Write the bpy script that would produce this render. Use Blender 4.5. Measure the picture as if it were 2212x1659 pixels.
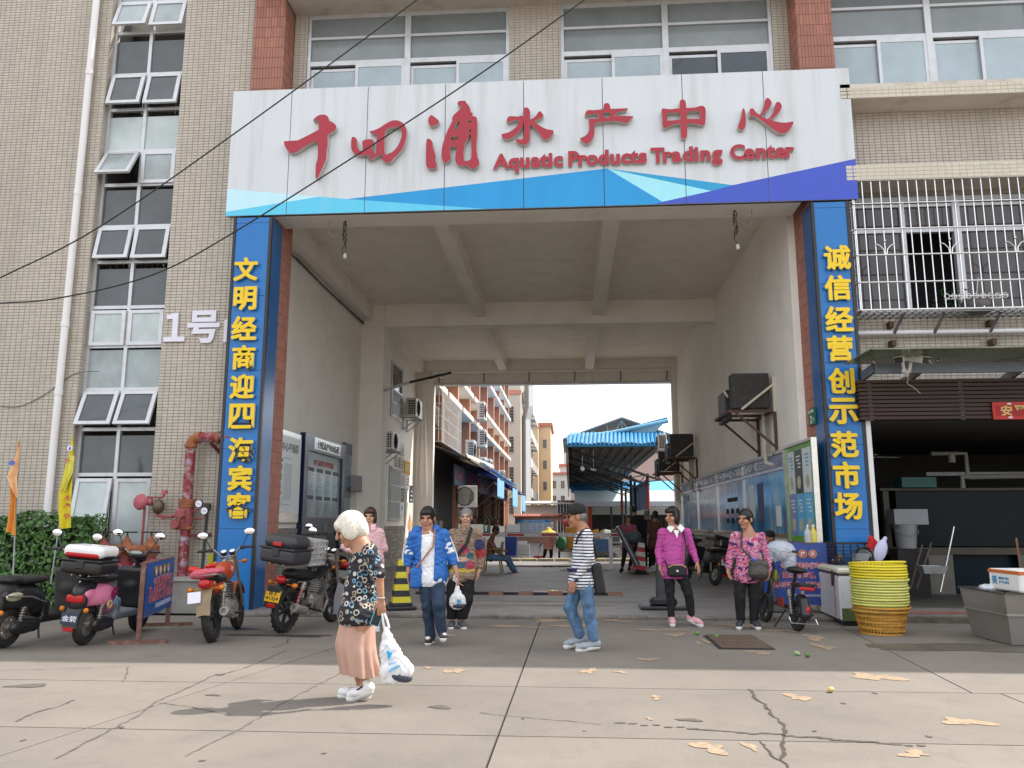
import bpy,bmesh,math,random
import numpy as np
from mathutils import Vector,Matrix,Euler
R = math.radians
PI = math.pi
random.seed(7)
rng = np.random.default_rng(5)
for o in list(bpy.data.objects):
 bpy.data.objects.remove(o)
scene = bpy.context.scene
COL = scene.collection
# ---------------------------------------------------------------- camera, world, sun, exposure
CAM_H,YAW,PITCH,FOC = 1.42,R(4.05),R(9.75),1740.0/2212.0
cd = bpy.data.cameras.new('camera')
cam = bpy.data.objects.new('camera',cd)
COL.objects.link(cam)
cam.location = (0,0,CAM_H)
cam.rotation_euler = (PI/2+PITCH,0,YAW)
cd.sensor_width = 36.0
cd.lens = 36.0*FOC
cd.clip_start = 0.05
cd.clip_end = 3000
scene.camera = cam
SUN_EL,SUN_DIR = R(50.5),Vector((0.893,0.450,0)).normalized()
world = bpy.data.worlds.new("World")
scene.world = world
world.use_nodes = True
wn = world.node_tree.nodes
bg = wn['Background']
sky = wn.new('ShaderNodeTexSky')
sky.sky_type = 'NISHITA'
sky.sun_disc = False
sky.sun_elevation = SUN_EL
sky.sun_rotation = math.atan2(SUN_DIR.x,SUN_DIR.y)
sky.altitude = 10
sky.air_density = 1.0
sky.dust_density = 3.0
sky.ozone_density = 1.0
hz = wn.new('ShaderNodeMix')  # thin bright overcast veil: the sky colour mixed with an even white
hz.data_type = 'RGBA'
hz.inputs[0].default_value = 0.55
hz.inputs[7].default_value = (9.6,9.5,9.3,1)
world.node_tree.links.new(sky.outputs[0],hz.inputs[6])
world.node_tree.links.new(hz.outputs[2],bg.inputs[0])
bg.inputs[1].default_value = 0.15
sl = bpy.data.lights.new('sun','SUN')
sl.energy = 3.7
sl.angle = R(0.5)
sl.color = (1.0,0.94,0.85)
so = bpy.data.objects.new('sun',sl)
COL.objects.link(so)
so.location = (20,20,40)
sv = SUN_DIR*math.cos(SUN_EL)+Vector((0,0,math.sin(SUN_EL)))
so.rotation_euler = sv.to_track_quat('Z','Y').to_euler()
vs = scene.view_settings
vs.view_transform = 'Standard'
vs.look = 'None'
vs.gamma = 1
vs.use_curve_mapping = False
vs.exposure = 0.85
try:
 scene.cycles.max_bounces = 10
 scene.cycles.diffuse_bounces = 7
 scene.cycles.glossy_bounces = 3
 scene.cycles.transparent_max_bounces = 10
 scene.cycles.use_denoising = True
 scene.cycles.caustics_reflective = False
 scene.cycles.caustics_refractive = False
except Exception:
 pass
 # ---------------------------------------------------------------- measuring helpers (view of the survey camera -> metres)
_MW = Euler((PI/2+PITCH,0,YAW)).to_matrix()
def _ray(x,y):
 return _MW@Vector(((x-1106)/1740.0,-(y-829.5)/1740.0,-1.0))
def G(x,y,z=0.0):
 d = _ray(x,y)
 return Vector((0,0,CAM_H))+d*((z-CAM_H)/d.z)
def AY(x,y,Y):
 d = _ray(x,y)
 return Vector((0,0,CAM_H))+d*(Y/d.y)
def AX(x,y,X):
 d = _ray(x,y)
 return Vector((0,0,CAM_H))+d*(X/d.x)
 # ---------------------------------------------------------------- materials
_mats = {}
def mat(name,col,rough=0.6,metal=0.0,var=0.12,scale=6.0,bump=0.0,bscale=40.0,dirt=None,dirt_amt=0.4,
 dirt_scale=2.0,streak=False,spec=0.4,island=0.0,alpha=1.0,trans=0.0,coat=0.0,obj=False,emit=0.0):
 """A procedural principled material: base colour with two scales of noise, optional dirt patches, streaks and fine relief."""
 if name in _mats:
  return _mats[name]
 m = bpy.data.materials.new(name)
 m.use_nodes = True
 nt = m.node_tree
 N,L = nt.nodes,nt.links
 b = N['Principled BSDF']
 b.inputs['Roughness'].default_value = rough
 b.inputs['Metallic'].default_value = metal
 b.inputs['Specular IOR Level'].default_value = spec
 b.inputs['Alpha'].default_value = alpha
 b.inputs['Transmission Weight'].default_value = trans
 b.inputs['Coat Weight'].default_value = coat
 b.inputs['Base Color'].default_value = (*col,1)
 if emit:
  b.inputs['Emission Color'].default_value = (*col,1)
  b.inputs['Emission Strength'].default_value = emit
 tc = N.new('ShaderNodeTexCoord')
 geo = N.new('ShaderNodeNewGeometry')
 vec = tc.outputs['Object'] if obj else geo.outputs['Position']
 last = None
 if var>0:
  nz = N.new('ShaderNodeTexNoise')
  nz.inputs['Scale'].default_value = scale
  nz.inputs['Detail'].default_value = 6
  nz.inputs['Roughness'].default_value = 0.65
  src = vec
  if streak:
   mp = N.new('ShaderNodeMapping')
   mp.inputs['Scale'].default_value = (1,1,0.12)
   L.new(vec,mp.inputs[0])
   src = mp.outputs[0]
  L.new(src,nz.inputs['Vector'])
  rp = N.new('ShaderNodeMapRange')
  rp.inputs[1].default_value = 0.25
  rp.inputs[2].default_value = 0.75
  rp.inputs[3].default_value = 1-var
  rp.inputs[4].default_value = 1+var
  L.new(nz.outputs['Fac'],rp.inputs[0])
  mx = N.new('ShaderNodeVectorMath')
  mx.operation = 'SCALE'
  mx.inputs[0].default_value = col
  L.new(rp.outputs[0],mx.inputs['Scale'])
  last = mx.outputs[0]
 if island>0:
  rr = N.new('ShaderNodeMapRange')
  rr.inputs[3].default_value = 1-island
  rr.inputs[4].default_value = 1+island
  L.new(geo.outputs['Random Per Island'],rr.inputs[0])
  ms = N.new('ShaderNodeVectorMath')
  ms.operation = 'SCALE'
  if last is not None:
   L.new(last,ms.inputs[0])
  else:
   ms.inputs[0].default_value = col
  L.new(rr.outputs[0],ms.inputs['Scale'])
  last = ms.outputs[0]
 if dirt is not None:
  n2 = N.new('ShaderNodeTexNoise')
  n2.inputs['Scale'].default_value = dirt_scale
  n2.inputs['Detail'].default_value = 8
  n2.inputs['Roughness'].default_value = 0.7
  src = vec
  if streak:
   mp = N.new('ShaderNodeMapping')
   mp.inputs['Scale'].default_value = (2.5,2.5,0.15)
   L.new(vec,mp.inputs[0])
   src = mp.outputs[0]
  L.new(src,n2.inputs['Vector'])
  r2 = N.new('ShaderNodeMapRange')
  r2.inputs[1].default_value = 0.5
  r2.inputs[2].default_value = 0.72
  r2.inputs[3].default_value = 0
  r2.inputs[4].default_value = dirt_amt
  L.new(n2.outputs['Fac'],r2.inputs[0])
  mi = N.new('ShaderNodeMix')
  mi.data_type = 'RGBA'
  L.new(r2.outputs[0],mi.inputs[0])
  if last is not None:
   L.new(last,mi.inputs[6])
  else:
   mi.inputs[6].default_value = (*col,1)
  mi.inputs[7].default_value = (*dirt,1)
  last = mi.outputs[2]
 if last is not None:
  L.new(last,b.inputs['Base Color'])
 if bump>0:
  nb = N.new('ShaderNodeTexNoise')
  nb.inputs['Scale'].default_value = bscale
  nb.inputs['Detail'].default_value = 5
  L.new(vec,nb.inputs['Vector'])
  bp = N.new('ShaderNodeBump')
  bp.inputs['Strength'].default_value = bump
  bp.inputs['Distance'].default_value = 0.02
  L.new(nb.outputs['Fac'],bp.inputs['Height'])
  L.new(bp.outputs[0],b.inputs['Normal'])
 _mats[name] = m
 return m
 # ---------------------------------------------------------------- mesh building
class MB:
 """Collects simple shapes (world or local metres) and links them as one mesh object."""
 def __init__(self,M=None):
  self.v,self.f,self.mi = [],[],[]
  self.M = M
  self.cur = 0
 def _add(self,vs,fs):
  n = len(self.v)
  if self.M is not None:
   vs = [tuple(self.M@Vector(p)) for p in vs]
  self.v.extend([tuple(p) for p in vs])
  self.f.extend([tuple(i+n for i in f) for f in fs])
  self.mi.extend([self.cur]*len(fs))
  return self
 def box(self,x0,x1,y0,y1,z0,z1,b=0.0):
  if b>0:
   return self.rbox(((x0+x1)/2,(y0+y1)/2,(z0+z1)/2),(abs(x1-x0),abs(y1-y0),abs(z1-z0)),None,b)
  vs = [(x0,y0,z0),(x1,y0,z0),(x1,y1,z0),(x0,y1,z0),(x0,y0,z1),(x1,y0,z1),(x1,y1,z1),(x0,y1,z1)]
  return self._add(vs,[(0,3,2,1),(4,5,6,7),(0,1,5,4),(1,2,6,5),(2,3,7,6),(3,0,4,7)])
 def rbox(self,c,s,rot=None,b=0.0):
  hx,hy,hz = s[0]/2,s[1]/2,s[2]/2
  b = min(b,hx*.98,hy*.98,hz*.98)
  if b<=0:
   vs = [Vector((sx*hx,sy*hy,sz*hz)) for sz in (-1,1) for sx,sy in ((-1,-1),(1,-1),(1,1),(-1,1))]
   fs = [(0,3,2,1),(4,5,6,7),(0,1,5,4),(1,2,6,5),(2,3,7,6),(3,0,4,7)]
  else:
   vs,idx = [],{}
   for sx in (-1,1):
    for sy in (-1,1):
     for sz in (-1,1):
      for a in range(3):
       p = [sx*(hx-b),sy*(hy-b),sz*(hz-b)]
       p[a] = (sx*hx,sy*hy,sz*hz)[a]
       idx[(sx,sy,sz,a)] = len(vs)
       vs.append(Vector(p))
   fs = []
   for a in range(3):
    u,w = (a+1)%3,(a+2)%3
    for s_ in (-1,1):
     q = []
     for su,sw in ((-1,-1),(1,-1),(1,1),(-1,1)):
      k = [0,0,0]
      k[a],k[u],k[w] = s_,su,sw
      q.append(idx[(*k,a)])
     fs.append(tuple(q if s_>0 else q[::-1]))
   for a in range(3):
    u,w = (a+1)%3,(a+2)%3
    for su in (-1,1):
     for sw in (-1,1):
      k0 = [0,0,0]
      k1 = [0,0,0]
      k0[a],k0[u],k0[w] = -1,su,sw
      k1[a],k1[u],k1[w] = 1,su,sw
      q = [idx[(*k0,u)],idx[(*k1,u)],idx[(*k1,w)],idx[(*k0,w)]]
      fs.append(tuple(q if su*sw<0 else q[::-1]))
   for sx in (-1,1):
    for sy in (-1,1):
     for sz in (-1,1):
      q = [idx[(sx,sy,sz,a)] for a in range(3)]
      fs.append(tuple(q if sx*sy*sz>0 else q[::-1]))
  if rot is not None:
   vs = [rot@p for p in vs]
  c = Vector(c)
  return self._add([p+c for p in vs],fs)
 def beam(self,a,b_,w,h,up=(0,0,1),bev=0.0):
  a,b_ = Vector(a),Vector(b_)
  d = b_-a
  L = d.length
  d.normalize()
  upv = Vector(up)
  if abs(d.dot(upv))>0.98:
   upv = Vector((0,1,0))
  s = d.cross(upv).normalized()
  u = s.cross(d).normalized()
  rot = Matrix((s,d,u)).transposed()
  return self.rbox((a+b_)/2,(w,L,h),rot,bev)
 def quad(self,a,b_,c,d):
  return self._add([a,b_,c,d],[(0,1,2,3)])
 def poly(self,pts):
  return self._add(pts,[tuple(range(len(pts)))])
 def tube(self,pts,r,n=8,caps=True):
  pts = [Vector(p) for p in pts]
  rs = r if isinstance(r,(list,tuple)) else [r]*len(pts)
  vs,fs = [],[]
  prev = None
  for i,p in enumerate(pts):
   if i==0:
    t = pts[1]-pts[0]
   elif i==len(pts)-1:
    t = pts[-1]-pts[-2]
   else:
    t = (pts[i+1]-p).normalized()+(p-pts[i-1]).normalized()
   if t.length<1e-9:
    t = Vector((0,0,1))
   t.normalize()
   if prev is None:
    ref = Vector((0,0,1)) if abs(t.z)<0.9 else Vector((1,0,0))
    s = t.cross(ref).normalized()
   else:
    s = prev-t*prev.dot(t)
    s.normalize()
   prev = s
   u = t.cross(s)
   for k in range(n):
    a = 2*PI*k/n
    vs.append(p+(s*math.cos(a)+u*math.sin(a))*rs[i])
  for i in range(len(pts)-1):
   for k in range(n):
    a,b_ = i*n+k,i*n+(k+1)%n
    fs.append((a,b_,b_+n,a+n))
  if caps:
   fs.append(tuple(range(n-1,-1,-1)))
   fs.append(tuple(range((len(pts)-1)*n,len(pts)*n)))
  return self._add(vs,fs)
 def cyl(self,a,b_,r0,r1=None,n=16,caps=True):
  return self.tube([a,b_],[r0,r0 if r1 is None else r1],n,caps)
 def lathe(self,prof,o=(0,0,0),axis=(0,0,1),n=24,close=False):
  """prof: list of (radius, height along axis)."""
  ax = Vector(axis).normalized()
  ref = Vector((1,0,0)) if abs(ax.x)<0.9 else Vector((0,1,0))
  s = ax.cross(ref).normalized()
  u = ax.cross(s)
  o = Vector(o)
  vs,fs = [],[]
  for r,h in prof:
   for k in range(n):
    a = 2*PI*k/n
    vs.append(o+ax*h+(s*math.cos(a)+u*math.sin(a))*r)
  m = len(prof)
  for i in range(m if close else m-1):
   j = (i+1)%m
   for k in range(n):
    k2 = (k+1)%n
    fs.append((i*n+k,i*n+k2,j*n+k2,j*n+k))
  if not close:
   if prof[0][0]>1e-5:
    fs.append(tuple(range(n-1,-1,-1)))
   if prof[-1][0]>1e-5:
    fs.append(tuple(range((m-1)*n,m*n)))
  return self._add(vs,fs)
 def torus(self,o,axis,Rr,r,n=28,m=10):
  prof = [(Rr+r*math.cos(2*PI*k/m),r*math.sin(2*PI*k/m)) for k in range(m)]
  return self.lathe(prof,o,axis,n,close=True)
 def ell(self,c,s,n=14,m=9,rot=None):
  c = Vector(c)
  vs,fs = [],[]
  for i in range(m+1):
   t = PI*i/m
   for k in range(n):
    a = 2*PI*k/n
    p = Vector((s[0]*math.sin(t)*math.cos(a),s[1]*math.sin(t)*math.sin(a),s[2]*math.cos(t)))
    vs.append(c+(rot@p if rot is not None else p))
  for i in range(m):
   for k in range(n):
    k2 = (k+1)%n
    fs.append((i*n+k,(i+1)*n+k,(i+1)*n+k2,i*n+k2))
  return self._add(vs,fs)
 def prism(self,pts,d):
  """pts: planar polygon (3-D points); d: extrusion vector."""
  n = len(pts)
  d = Vector(d)
  vs = [Vector(p) for p in pts]+[Vector(p)+d for p in pts]
  fs = [tuple(range(n-1,-1,-1)),tuple(range(n,2*n))]
  fs+=[(i,(i+1)%n,(i+1)%n+n,i+n) for i in range(n)]
  return self._add(vs,fs)
 def loft(self,rings,closed=True,caps=True):
  n = len(rings[0])
  vs = [p for r in rings for p in r]
  fs = []
  for i in range(len(rings)-1):
   for k in range(n if closed else n-1):
    k2 = (k+1)%n
    fs.append((i*n+k,i*n+k2,(i+1)*n+k2,(i+1)*n+k))
  if caps and closed:
   fs.append(tuple(range(n-1,-1,-1)))
   fs.append(tuple(range((len(rings)-1)*n,len(rings)*n)))
  return self._add(vs,fs)
 def mesh(self,name,mats,off=(0,0,0),smooth=False,auto=None):
  me = bpy.data.meshes.new(name)
  ox,oy,oz = off
  me.from_pydata([(x-ox,y-oy,z-oz) for x,y,z in self.v],[],self.f)
  for m in (mats if isinstance(mats,(list,tuple)) else [mats]):
   me.materials.append(m)
  if isinstance(mats,(list,tuple)) and len(mats)>1:
   me.polygons.foreach_set('material_index',self.mi)
  fix_normals(me)
  if smooth:
   me.polygons.foreach_set('use_smooth',[True]*len(me.polygons))
   if auto:
    me.set_sharp_from_angle(angle=R(auto))
  me.update()
  return me
 def build(self,name,mats,parent=None,smooth=False,auto=35,world=True):
  """world=True: coordinates are world metres (parents hold no rotation); False: local to the parent."""
  off = (0,0,0)
  loc = (0,0,0)
  if parent is not None:
   if world:
    off = org(parent)
  elif self.v and world:
   xs = [p[0] for p in self.v]
   ys = [p[1] for p in self.v]
   loc = off = ((min(xs)+max(xs))/2,(min(ys)+max(ys))/2,min(p[2] for p in self.v))
  me = self.mesh(name,mats,off,smooth,auto if smooth else None)
  return link(name,me,parent,loc)
def fix_normals(me):
 bm = bmesh.new()
 bm.from_mesh(me)
 bmesh.ops.recalc_face_normals(bm,faces=bm.faces)
 bm.to_mesh(me)
 bm.free()
def org(o):
 v = Vector((0,0,0))
 while o is not None:
  v+=o.location
  o = o.parent
 return v
def link(name,data,parent=None,loc=(0,0,0),rot=None):
 o = bpy.data.objects.new(name,data)
 COL.objects.link(o)
 o.location = loc
 if rot is not None:
  o.rotation_euler = rot
 if parent is not None:
  o.parent = parent
 return o
def tag(o,label=None,cat=None,group=None,kind=None):
 if label:
  o['label'] = label
 if cat:
  o['category'] = cat
 if group:
  o['group'] = group
 if kind:
  o['kind'] = kind
 return o
def thing(name,label,cat,loc=(0,0,0),rz=0.0,group=None):
 o = link(name,None,None,loc,(0,0,rz))
 o.empty_display_size = 0.1
 return tag(o,label,cat,group)
def copy_tree(o,parent=None):
 c = o.copy()
 COL.objects.link(c)
 c.parent = parent
 for ch in [x for x in o.children]:
  copy_tree(ch,c)
 return c
 # ---------------------------------------------------------------- lettering (Blender's own built-in font)
_txt = {}
def text_data(body,size=1.0,extrude=0.0,offset=0.0,spacing=1.0,align='CENTER',res=3):
 key = (body,size,extrude,offset,spacing,align,res)
 if key not in _txt:
  c = bpy.data.curves.new('lettering','FONT')
  c.body = body
  c.size = size
  c.extrude = extrude
  c.offset = offset
  c.space_character = spacing
  c.align_x = align
  c.resolution_u = res
  o = bpy.data.objects.new('lettering',c)
  COL.objects.link(o)
  dg = bpy.context.evaluated_depsgraph_get()
  me = bpy.data.meshes.new_from_object(o.evaluated_get(dg))
  bpy.data.objects.remove(o)
  bpy.data.curves.remove(c)
  n = len(me.vertices)
  co = np.empty(n*3,np.float32)
  me.vertices.foreach_get('co',co)
  co = co.reshape(-1,3)
  fs = [tuple(p.vertices) for p in me.polygons]
  _txt[key] = (co,fs)
  bpy.data.meshes.remove(me)
 return _txt[key]
def text_to(mb,body,centre,w=None,h=None,right=(1,0,0),up=(0,0,1),extrude=0.002,bold=0.0,spacing=1.0,res=2):
 """Adds lettering to mb, fitted to width w and/or height h about its centre, on the plane (right, up)."""
 co,fs = text_data(body,1.0,extrude,bold,spacing,'CENTER',res)
 lo,hi = co.min(0),co.max(0)
 sx = w/(hi[0]-lo[0]) if w else None
 sy = h/(hi[1]-lo[1]) if h else None
 sx = sx or sy
 sy = sy or sx
 r,u = Vector(right).normalized(),Vector(up).normalized()
 nn = r.cross(u)
 c = Vector(centre)
 mx,my = (lo[0]+hi[0])/2,(lo[1]+hi[1])/2
 mb._add([c+r*((p[0]-mx)*sx)+u*((p[1]-my)*sy)+nn*float(p[2]) for p in co],fs)
 return mb
 # ---------------------------------------------------------------- smooth solids from distance fields
def cap(a,b,ra,rb=None,k=0.02):
 return ('c',np.array(a,float),np.array(b,float),ra,ra if rb is None else rb,k)
def elp(c,s,rot=None,k=0.02):
 return ('e',np.array(c,float),np.array(s,float),None if rot is None else np.array(rot.to_3x3()),k)
def bxp(c,s,r=0.01,rot=None,k=0.01):
 return ('b',np.array(c,float),np.array(s,float),r,None if rot is None else np.array(rot.to_3x3()),k)
def _eval(p,X,Y,Z):
 if p[0]=='c':
  _,a,b,ra,rb,k = p
  ba = b-a
  l2 = max(float(ba@ba),1e-9)
  h = np.clip(((X-a[0])*ba[0]+(Y-a[1])*ba[1]+(Z-a[2])*ba[2])/l2,0,1)
  return np.sqrt((X-a[0]-h*ba[0])**2+(Y-a[1]-h*ba[1])**2+(Z-a[2]-h*ba[2])**2)-(ra+(rb-ra)*h)
 if p[0]=='e':
  _,c,s,rot,k = p
  x,y,z = X-c[0],Y-c[1],Z-c[2]
  if rot is not None:
   m = rot.T
   x,y,z = m[0,0]*x+m[0,1]*y+m[0,2]*z,m[1,0]*x+m[1,1]*y+m[1,2]*z,m[2,0]*x+m[2,1]*y+m[2,2]*z
  k0 = np.sqrt((x/s[0])**2+(y/s[1])**2+(z/s[2])**2)
  k1 = np.sqrt((x/s[0]**2)**2+(y/s[1]**2)**2+(z/s[2]**2)**2)
  return k0*(k0-1)/np.maximum(k1,1e-6)
 _,c,s,r,rot,k = p
 x,y,z = X-c[0],Y-c[1],Z-c[2]
 if rot is not None:
  m = rot.T
  x,y,z = m[0,0]*x+m[0,1]*y+m[0,2]*z,m[1,0]*x+m[1,1]*y+m[1,2]*z,m[2,0]*x+m[2,1]*y+m[2,2]*z
 qx,qy,qz = np.abs(x)-s[0]+r,np.abs(y)-s[1]+r,np.abs(z)-s[2]+r
 return np.sqrt(np.maximum(qx,0)**2+np.maximum(qy,0)**2+np.maximum(qz,0)**2)+np.minimum(np.maximum(qx,np.maximum(qy,qz)),0)-r
def _bounds(p):
 if p[0]=='c':
  lo = np.minimum(p[1]-p[3],p[2]-p[4])
  hi = np.maximum(p[1]+p[3],p[2]+p[4])
 else:
  s = p[2]
  rr = s if (p[3] if p[0]=='e' else p[4]) is None else np.full(3,float(np.linalg.norm(s)))
  lo,hi = p[1]-rr,p[1]+rr
 return lo,hi
def field(add,h,sub=(),noise=0.0,nscale=10.0,nz=(1,1,1),grow=0.0,pad=0.03):
 los,his = zip(*[_bounds(p) for p in add])
 lo = np.min(los,0)-grow-pad
 hi = np.max(his,0)+grow+pad
 n = np.ceil((hi-lo)/h).astype(int)+1
 F = np.full(n,1.0,np.float32)
 ax = [lo[i]+h*np.arange(n[i]) for i in range(3)]
 def window(p,m):
  a,b = _bounds(p)
  i0 = np.maximum(np.floor((a-m-lo)/h).astype(int),0)
  i1 = np.minimum(np.ceil((b+m-lo)/h).astype(int)+1,n)
  return i0,i1
 for p in add:
  k = p[-1]
  i0,i1 = window(p,grow+k+3*h+0.01)
  if (i1<=i0).any():
   continue
  sl = tuple(slice(i0[i],i1[i]) for i in range(3))
  X,Y,Z = np.meshgrid(*[ax[i][sl[i]] for i in range(3)],indexing='ij',sparse=True)
  d = _eval(p,X,Y,Z).astype(np.float32)
  f = F[sl]
  hh = np.maximum(k-np.abs(d-f),0)/max(k,1e-6)
  F[sl] = np.minimum(d,f)-hh*hh*k*0.25
 F-=grow
 if noise>0:
  X,Y,Z = [a*s for a,s in zip(np.meshgrid(*ax,indexing='ij',sparse=True),nz)]
  w = 2*PI*nscale/10.0
  g = np.sin(w*(X*7.1+1.7*np.sin(w*Z*3.1)+0.6))*np.sin(w*(Z*6.3+1.1*np.sin(w*(X+Y)*2.7)))+0.6*np.sin(w*(Y*9.7+X*4.1+2.0*np.sin(w*Z*2.1)+1.3))*np.cos(w*(Z*10.9-X*3.3))
  F+=(noise*g).astype(np.float32)
 for p in sub:
  i0,i1 = window(p,3*h+0.02)
  if (i1<=i0).any():
   continue
  sl = tuple(slice(i0[i],i1[i]) for i in range(3))
  X,Y,Z = np.meshgrid(*[ax[i][sl[i]] for i in range(3)],indexing='ij',sparse=True)
  F[sl] = np.maximum(F[sl],-_eval(p,X,Y,Z).astype(np.float32))
 F[0],F[-1],F[:,0],F[:,-1],F[:,:,0],F[:,:,-1] = (0.5,)*6
 return F,lo,h
def surface_net(F,lo,h):
 s = F<0
 nx,ny,nz = F.shape
 c = np.zeros((nx-1,ny-1,nz-1),np.int8)
 for i in (0,1):
  for j in (0,1):
   for k in (0,1):
    c+=s[i:nx-1+i,j:ny-1+j,k:nz-1+k]
 act = (c>0)&(c<8)
 I = np.argwhere(act)
 if len(I)==0:
  return np.zeros((0,3)),np.zeros((0,4),int)
 idx = np.full(act.shape,-1,np.int64)
 idx[act] = np.arange(len(I))
 corners = [(i,j,k) for i in (0,1) for j in (0,1) for k in (0,1)]
 vals = np.stack([F[I[:,0]+a,I[:,1]+b,I[:,2]+d] for a,b,d in corners],1)
 acc = np.zeros((len(I),3))
 cnt = np.zeros(len(I))
 for a in range(8):
  for b in range(a+1,8):
   ca,cb = np.array(corners[a]),np.array(corners[b])
   if np.abs(ca-cb).sum()!=1:
    continue
   va,vb = vals[:,a],vals[:,b]
   m = (va<0)!=(vb<0)
   t = np.where(m,va/np.where(m,va-vb,1),0)
   acc+=np.where(m[:,None],ca+(cb-ca)*t[:,None],0)
   cnt+=m
 V = lo+h*(I+acc/cnt[:,None])
 quads = []
 for axis in range(3):
  u,w = (axis+1)%3,(axis+2)%3
  sl0 = [slice(None)]*3
  sl1 = [slice(None)]*3
  sl0[axis] = slice(0,-1)
  sl1[axis] = slice(1,None)
  ch = s[tuple(sl0)]!=s[tuple(sl1)]
  E = np.argwhere(ch)
  ok = (E[:,u]>0)&(E[:,w]>0)&(E[:,u]<F.shape[u]-1)&(E[:,w]<F.shape[w]-1)
  E = E[ok]
  ins = s[tuple(E.T)]
  def at(du,dw):
   q = E.copy()
   q[:,u]-=du
   q[:,w]-=dw
   return idx[tuple(q.T)]
  q = np.stack([at(1,1),at(0,1),at(0,0),at(1,0)],1)
  q[~ins] = q[~ins][:,::-1]
  quads.append(q)
 return V,np.concatenate(quads)
def blob_mesh(name,m,add,h,sub=(),**kw):
 F,lo,hh = field(add,h,sub,**kw)
 V,Q = surface_net(F,lo,hh)
 me = bpy.data.meshes.new(name)
 me.vertices.add(len(V))
 me.vertices.foreach_set('co',V.astype(np.float32).ravel())
 me.loops.add(len(Q)*4)
 me.loops.foreach_set('vertex_index',Q.astype(np.int32).ravel())
 me.polygons.add(len(Q))
 me.polygons.foreach_set('loop_start',np.arange(0,len(Q)*4,4,dtype=np.int32))
 me.polygons.foreach_set('use_smooth',np.ones(len(Q),bool))
 me.update(calc_edges=True)
 me.validate()
 if m is not None:
  me.materials.append(m)
 return me
def blob(name,m,add,h,parent=None,sub=(),loc=(0,0,0),**kw):
 return link(name,blob_mesh(name,m,add,h,sub,**kw),parent,loc)
S_ = 2212.0/4096.0
def GS(x,y,z=0.0):
 return G(x*S_,y*S_,z)
def AYS(x,y,Y):
 return AY(x*S_,y*S_,Y)
def AXS(x,y,X):
 return AX(x*S_,y*S_,X)
 # ---------------------------------------------------------------- palette
def concrete_ground():
 m = bpy.data.materials.new('yard_concrete')
 m.use_nodes = True
 N,L = m.node_tree.nodes,m.node_tree.links
 b = N['Principled BSDF']
 geo = N.new('ShaderNodeNewGeometry')
 def noise(scale,detail=6,rough=.6,dist=0.0):
  n = N.new('ShaderNodeTexNoise')
  n.inputs['Scale'].default_value = scale
  n.inputs['Detail'].default_value = detail
  n.inputs['Roughness'].default_value = rough
  n.inputs['Distortion'].default_value = dist
  L.new(geo.outputs['Position'],n.inputs['Vector'])
  return n.outputs['Fac']
 def ramp(f,a,b_,lo=0.0,hi=1.0):
  r = N.new('ShaderNodeMapRange')
  r.inputs[1].default_value,r.inputs[2].default_value,r.inputs[3].default_value,r.inputs[4].default_value = a,b_,lo,hi
  L.new(f,r.inputs[0])
  return r.outputs[0]
 def mix(f,a,c):
  x = N.new('ShaderNodeMix')
  x.data_type = 'RGBA'
  L.new(f,x.inputs[0])
  if isinstance(a,tuple):
   x.inputs[6].default_value = (*a,1)
  else:
   L.new(a,x.inputs[6])
  x.inputs[7].default_value = (*c,1)
  return x.outputs[2]
 c = mix(ramp(noise(0.45,8,.65),.35,.65),(.148,.131,.112),(.196,.174,.149))
 c = mix(ramp(noise(2.3,8,.7,.6),.52,.75,0,.55),c,(.118,.103,.087))
 c = mix(ramp(noise(9.0,5,.7),.62,.78,0,.5),c,(.215,.193,.165))
 c = mix(ramp(noise(60.0,3,.6),.62,.72,0,.55),c,(.088,.078,.067))
 c = mix(ramp(noise(38.0,2,.5),.66,.74,0,.6),c,(.27,.245,.21))
 c = mix(ramp(noise(1.1,6,.75,1.2),.62,.74,0,.45),c,(.092,.081,.07))
 oi = N.new('ShaderNodeObjectInfo')
 sc = N.new('ShaderNodeVectorMath')
 sc.operation = 'SCALE'
 L.new(c,sc.inputs[0])
 L.new(ramp(oi.outputs['Random'],0,1,.93,1.07),sc.inputs['Scale'])
 L.new(sc.outputs[0],b.inputs['Base Color'])
 b.inputs['Roughness'].default_value = .85
 bp = N.new('ShaderNodeBump')
 bp.inputs['Strength'].default_value = .35
 bp.inputs['Distance'].default_value = .012
 L.new(noise(45.0,5,.7),bp.inputs['Height'])
 L.new(bp.outputs[0],b.inputs['Normal'])
 return m
M_GROUND = concrete_ground()
M_JOINT = mat('joint_dirt',(.07,.06,.05),.95,var=.3)
M_FLOOR = mat('passage_concrete',(.22,.205,.19),.55,var=.25,scale=1.2,bump=.15,bscale=30,dirt=(.10,.095,.09),dirt_amt=.7,dirt_scale=.9)
M_WET = mat('wet_concrete',(.16,.15,.14),.18,var=.35,scale=1.5,dirt=(.30,.28,.26),dirt_amt=.6,dirt_scale=2.0)
M_WHITEWALL = mat('passage_plaster',(.84,.80,.745),.85,var=.05,scale=.8,bump=.06,bscale=50,dirt=(.50,.46,.42),dirt_amt=.28,dirt_scale=1.0)
M_CEIL = mat('ceiling_plaster',(.82,.775,.715),.9,var=.06,scale=.7,dirt=(.42,.38,.34),dirt_amt=.3,dirt_scale=1.8)
M_TILE = mat('beige_wall_tile',(.475,.425,.36),.38,var=.10,scale=.7,island=.07,spec=.5,streak=True,dirt=(.32,.275,.22),dirt_amt=.40,dirt_scale=.9)
M_TILE2 = mat('cream_sill_tile',(.56,.515,.41),.35,var=.08,scale=1.0,island=.06,spec=.5)
M_GROUT = mat('tile_grout',(.285,.252,.215),.9,var=.2,scale=3)
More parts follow.
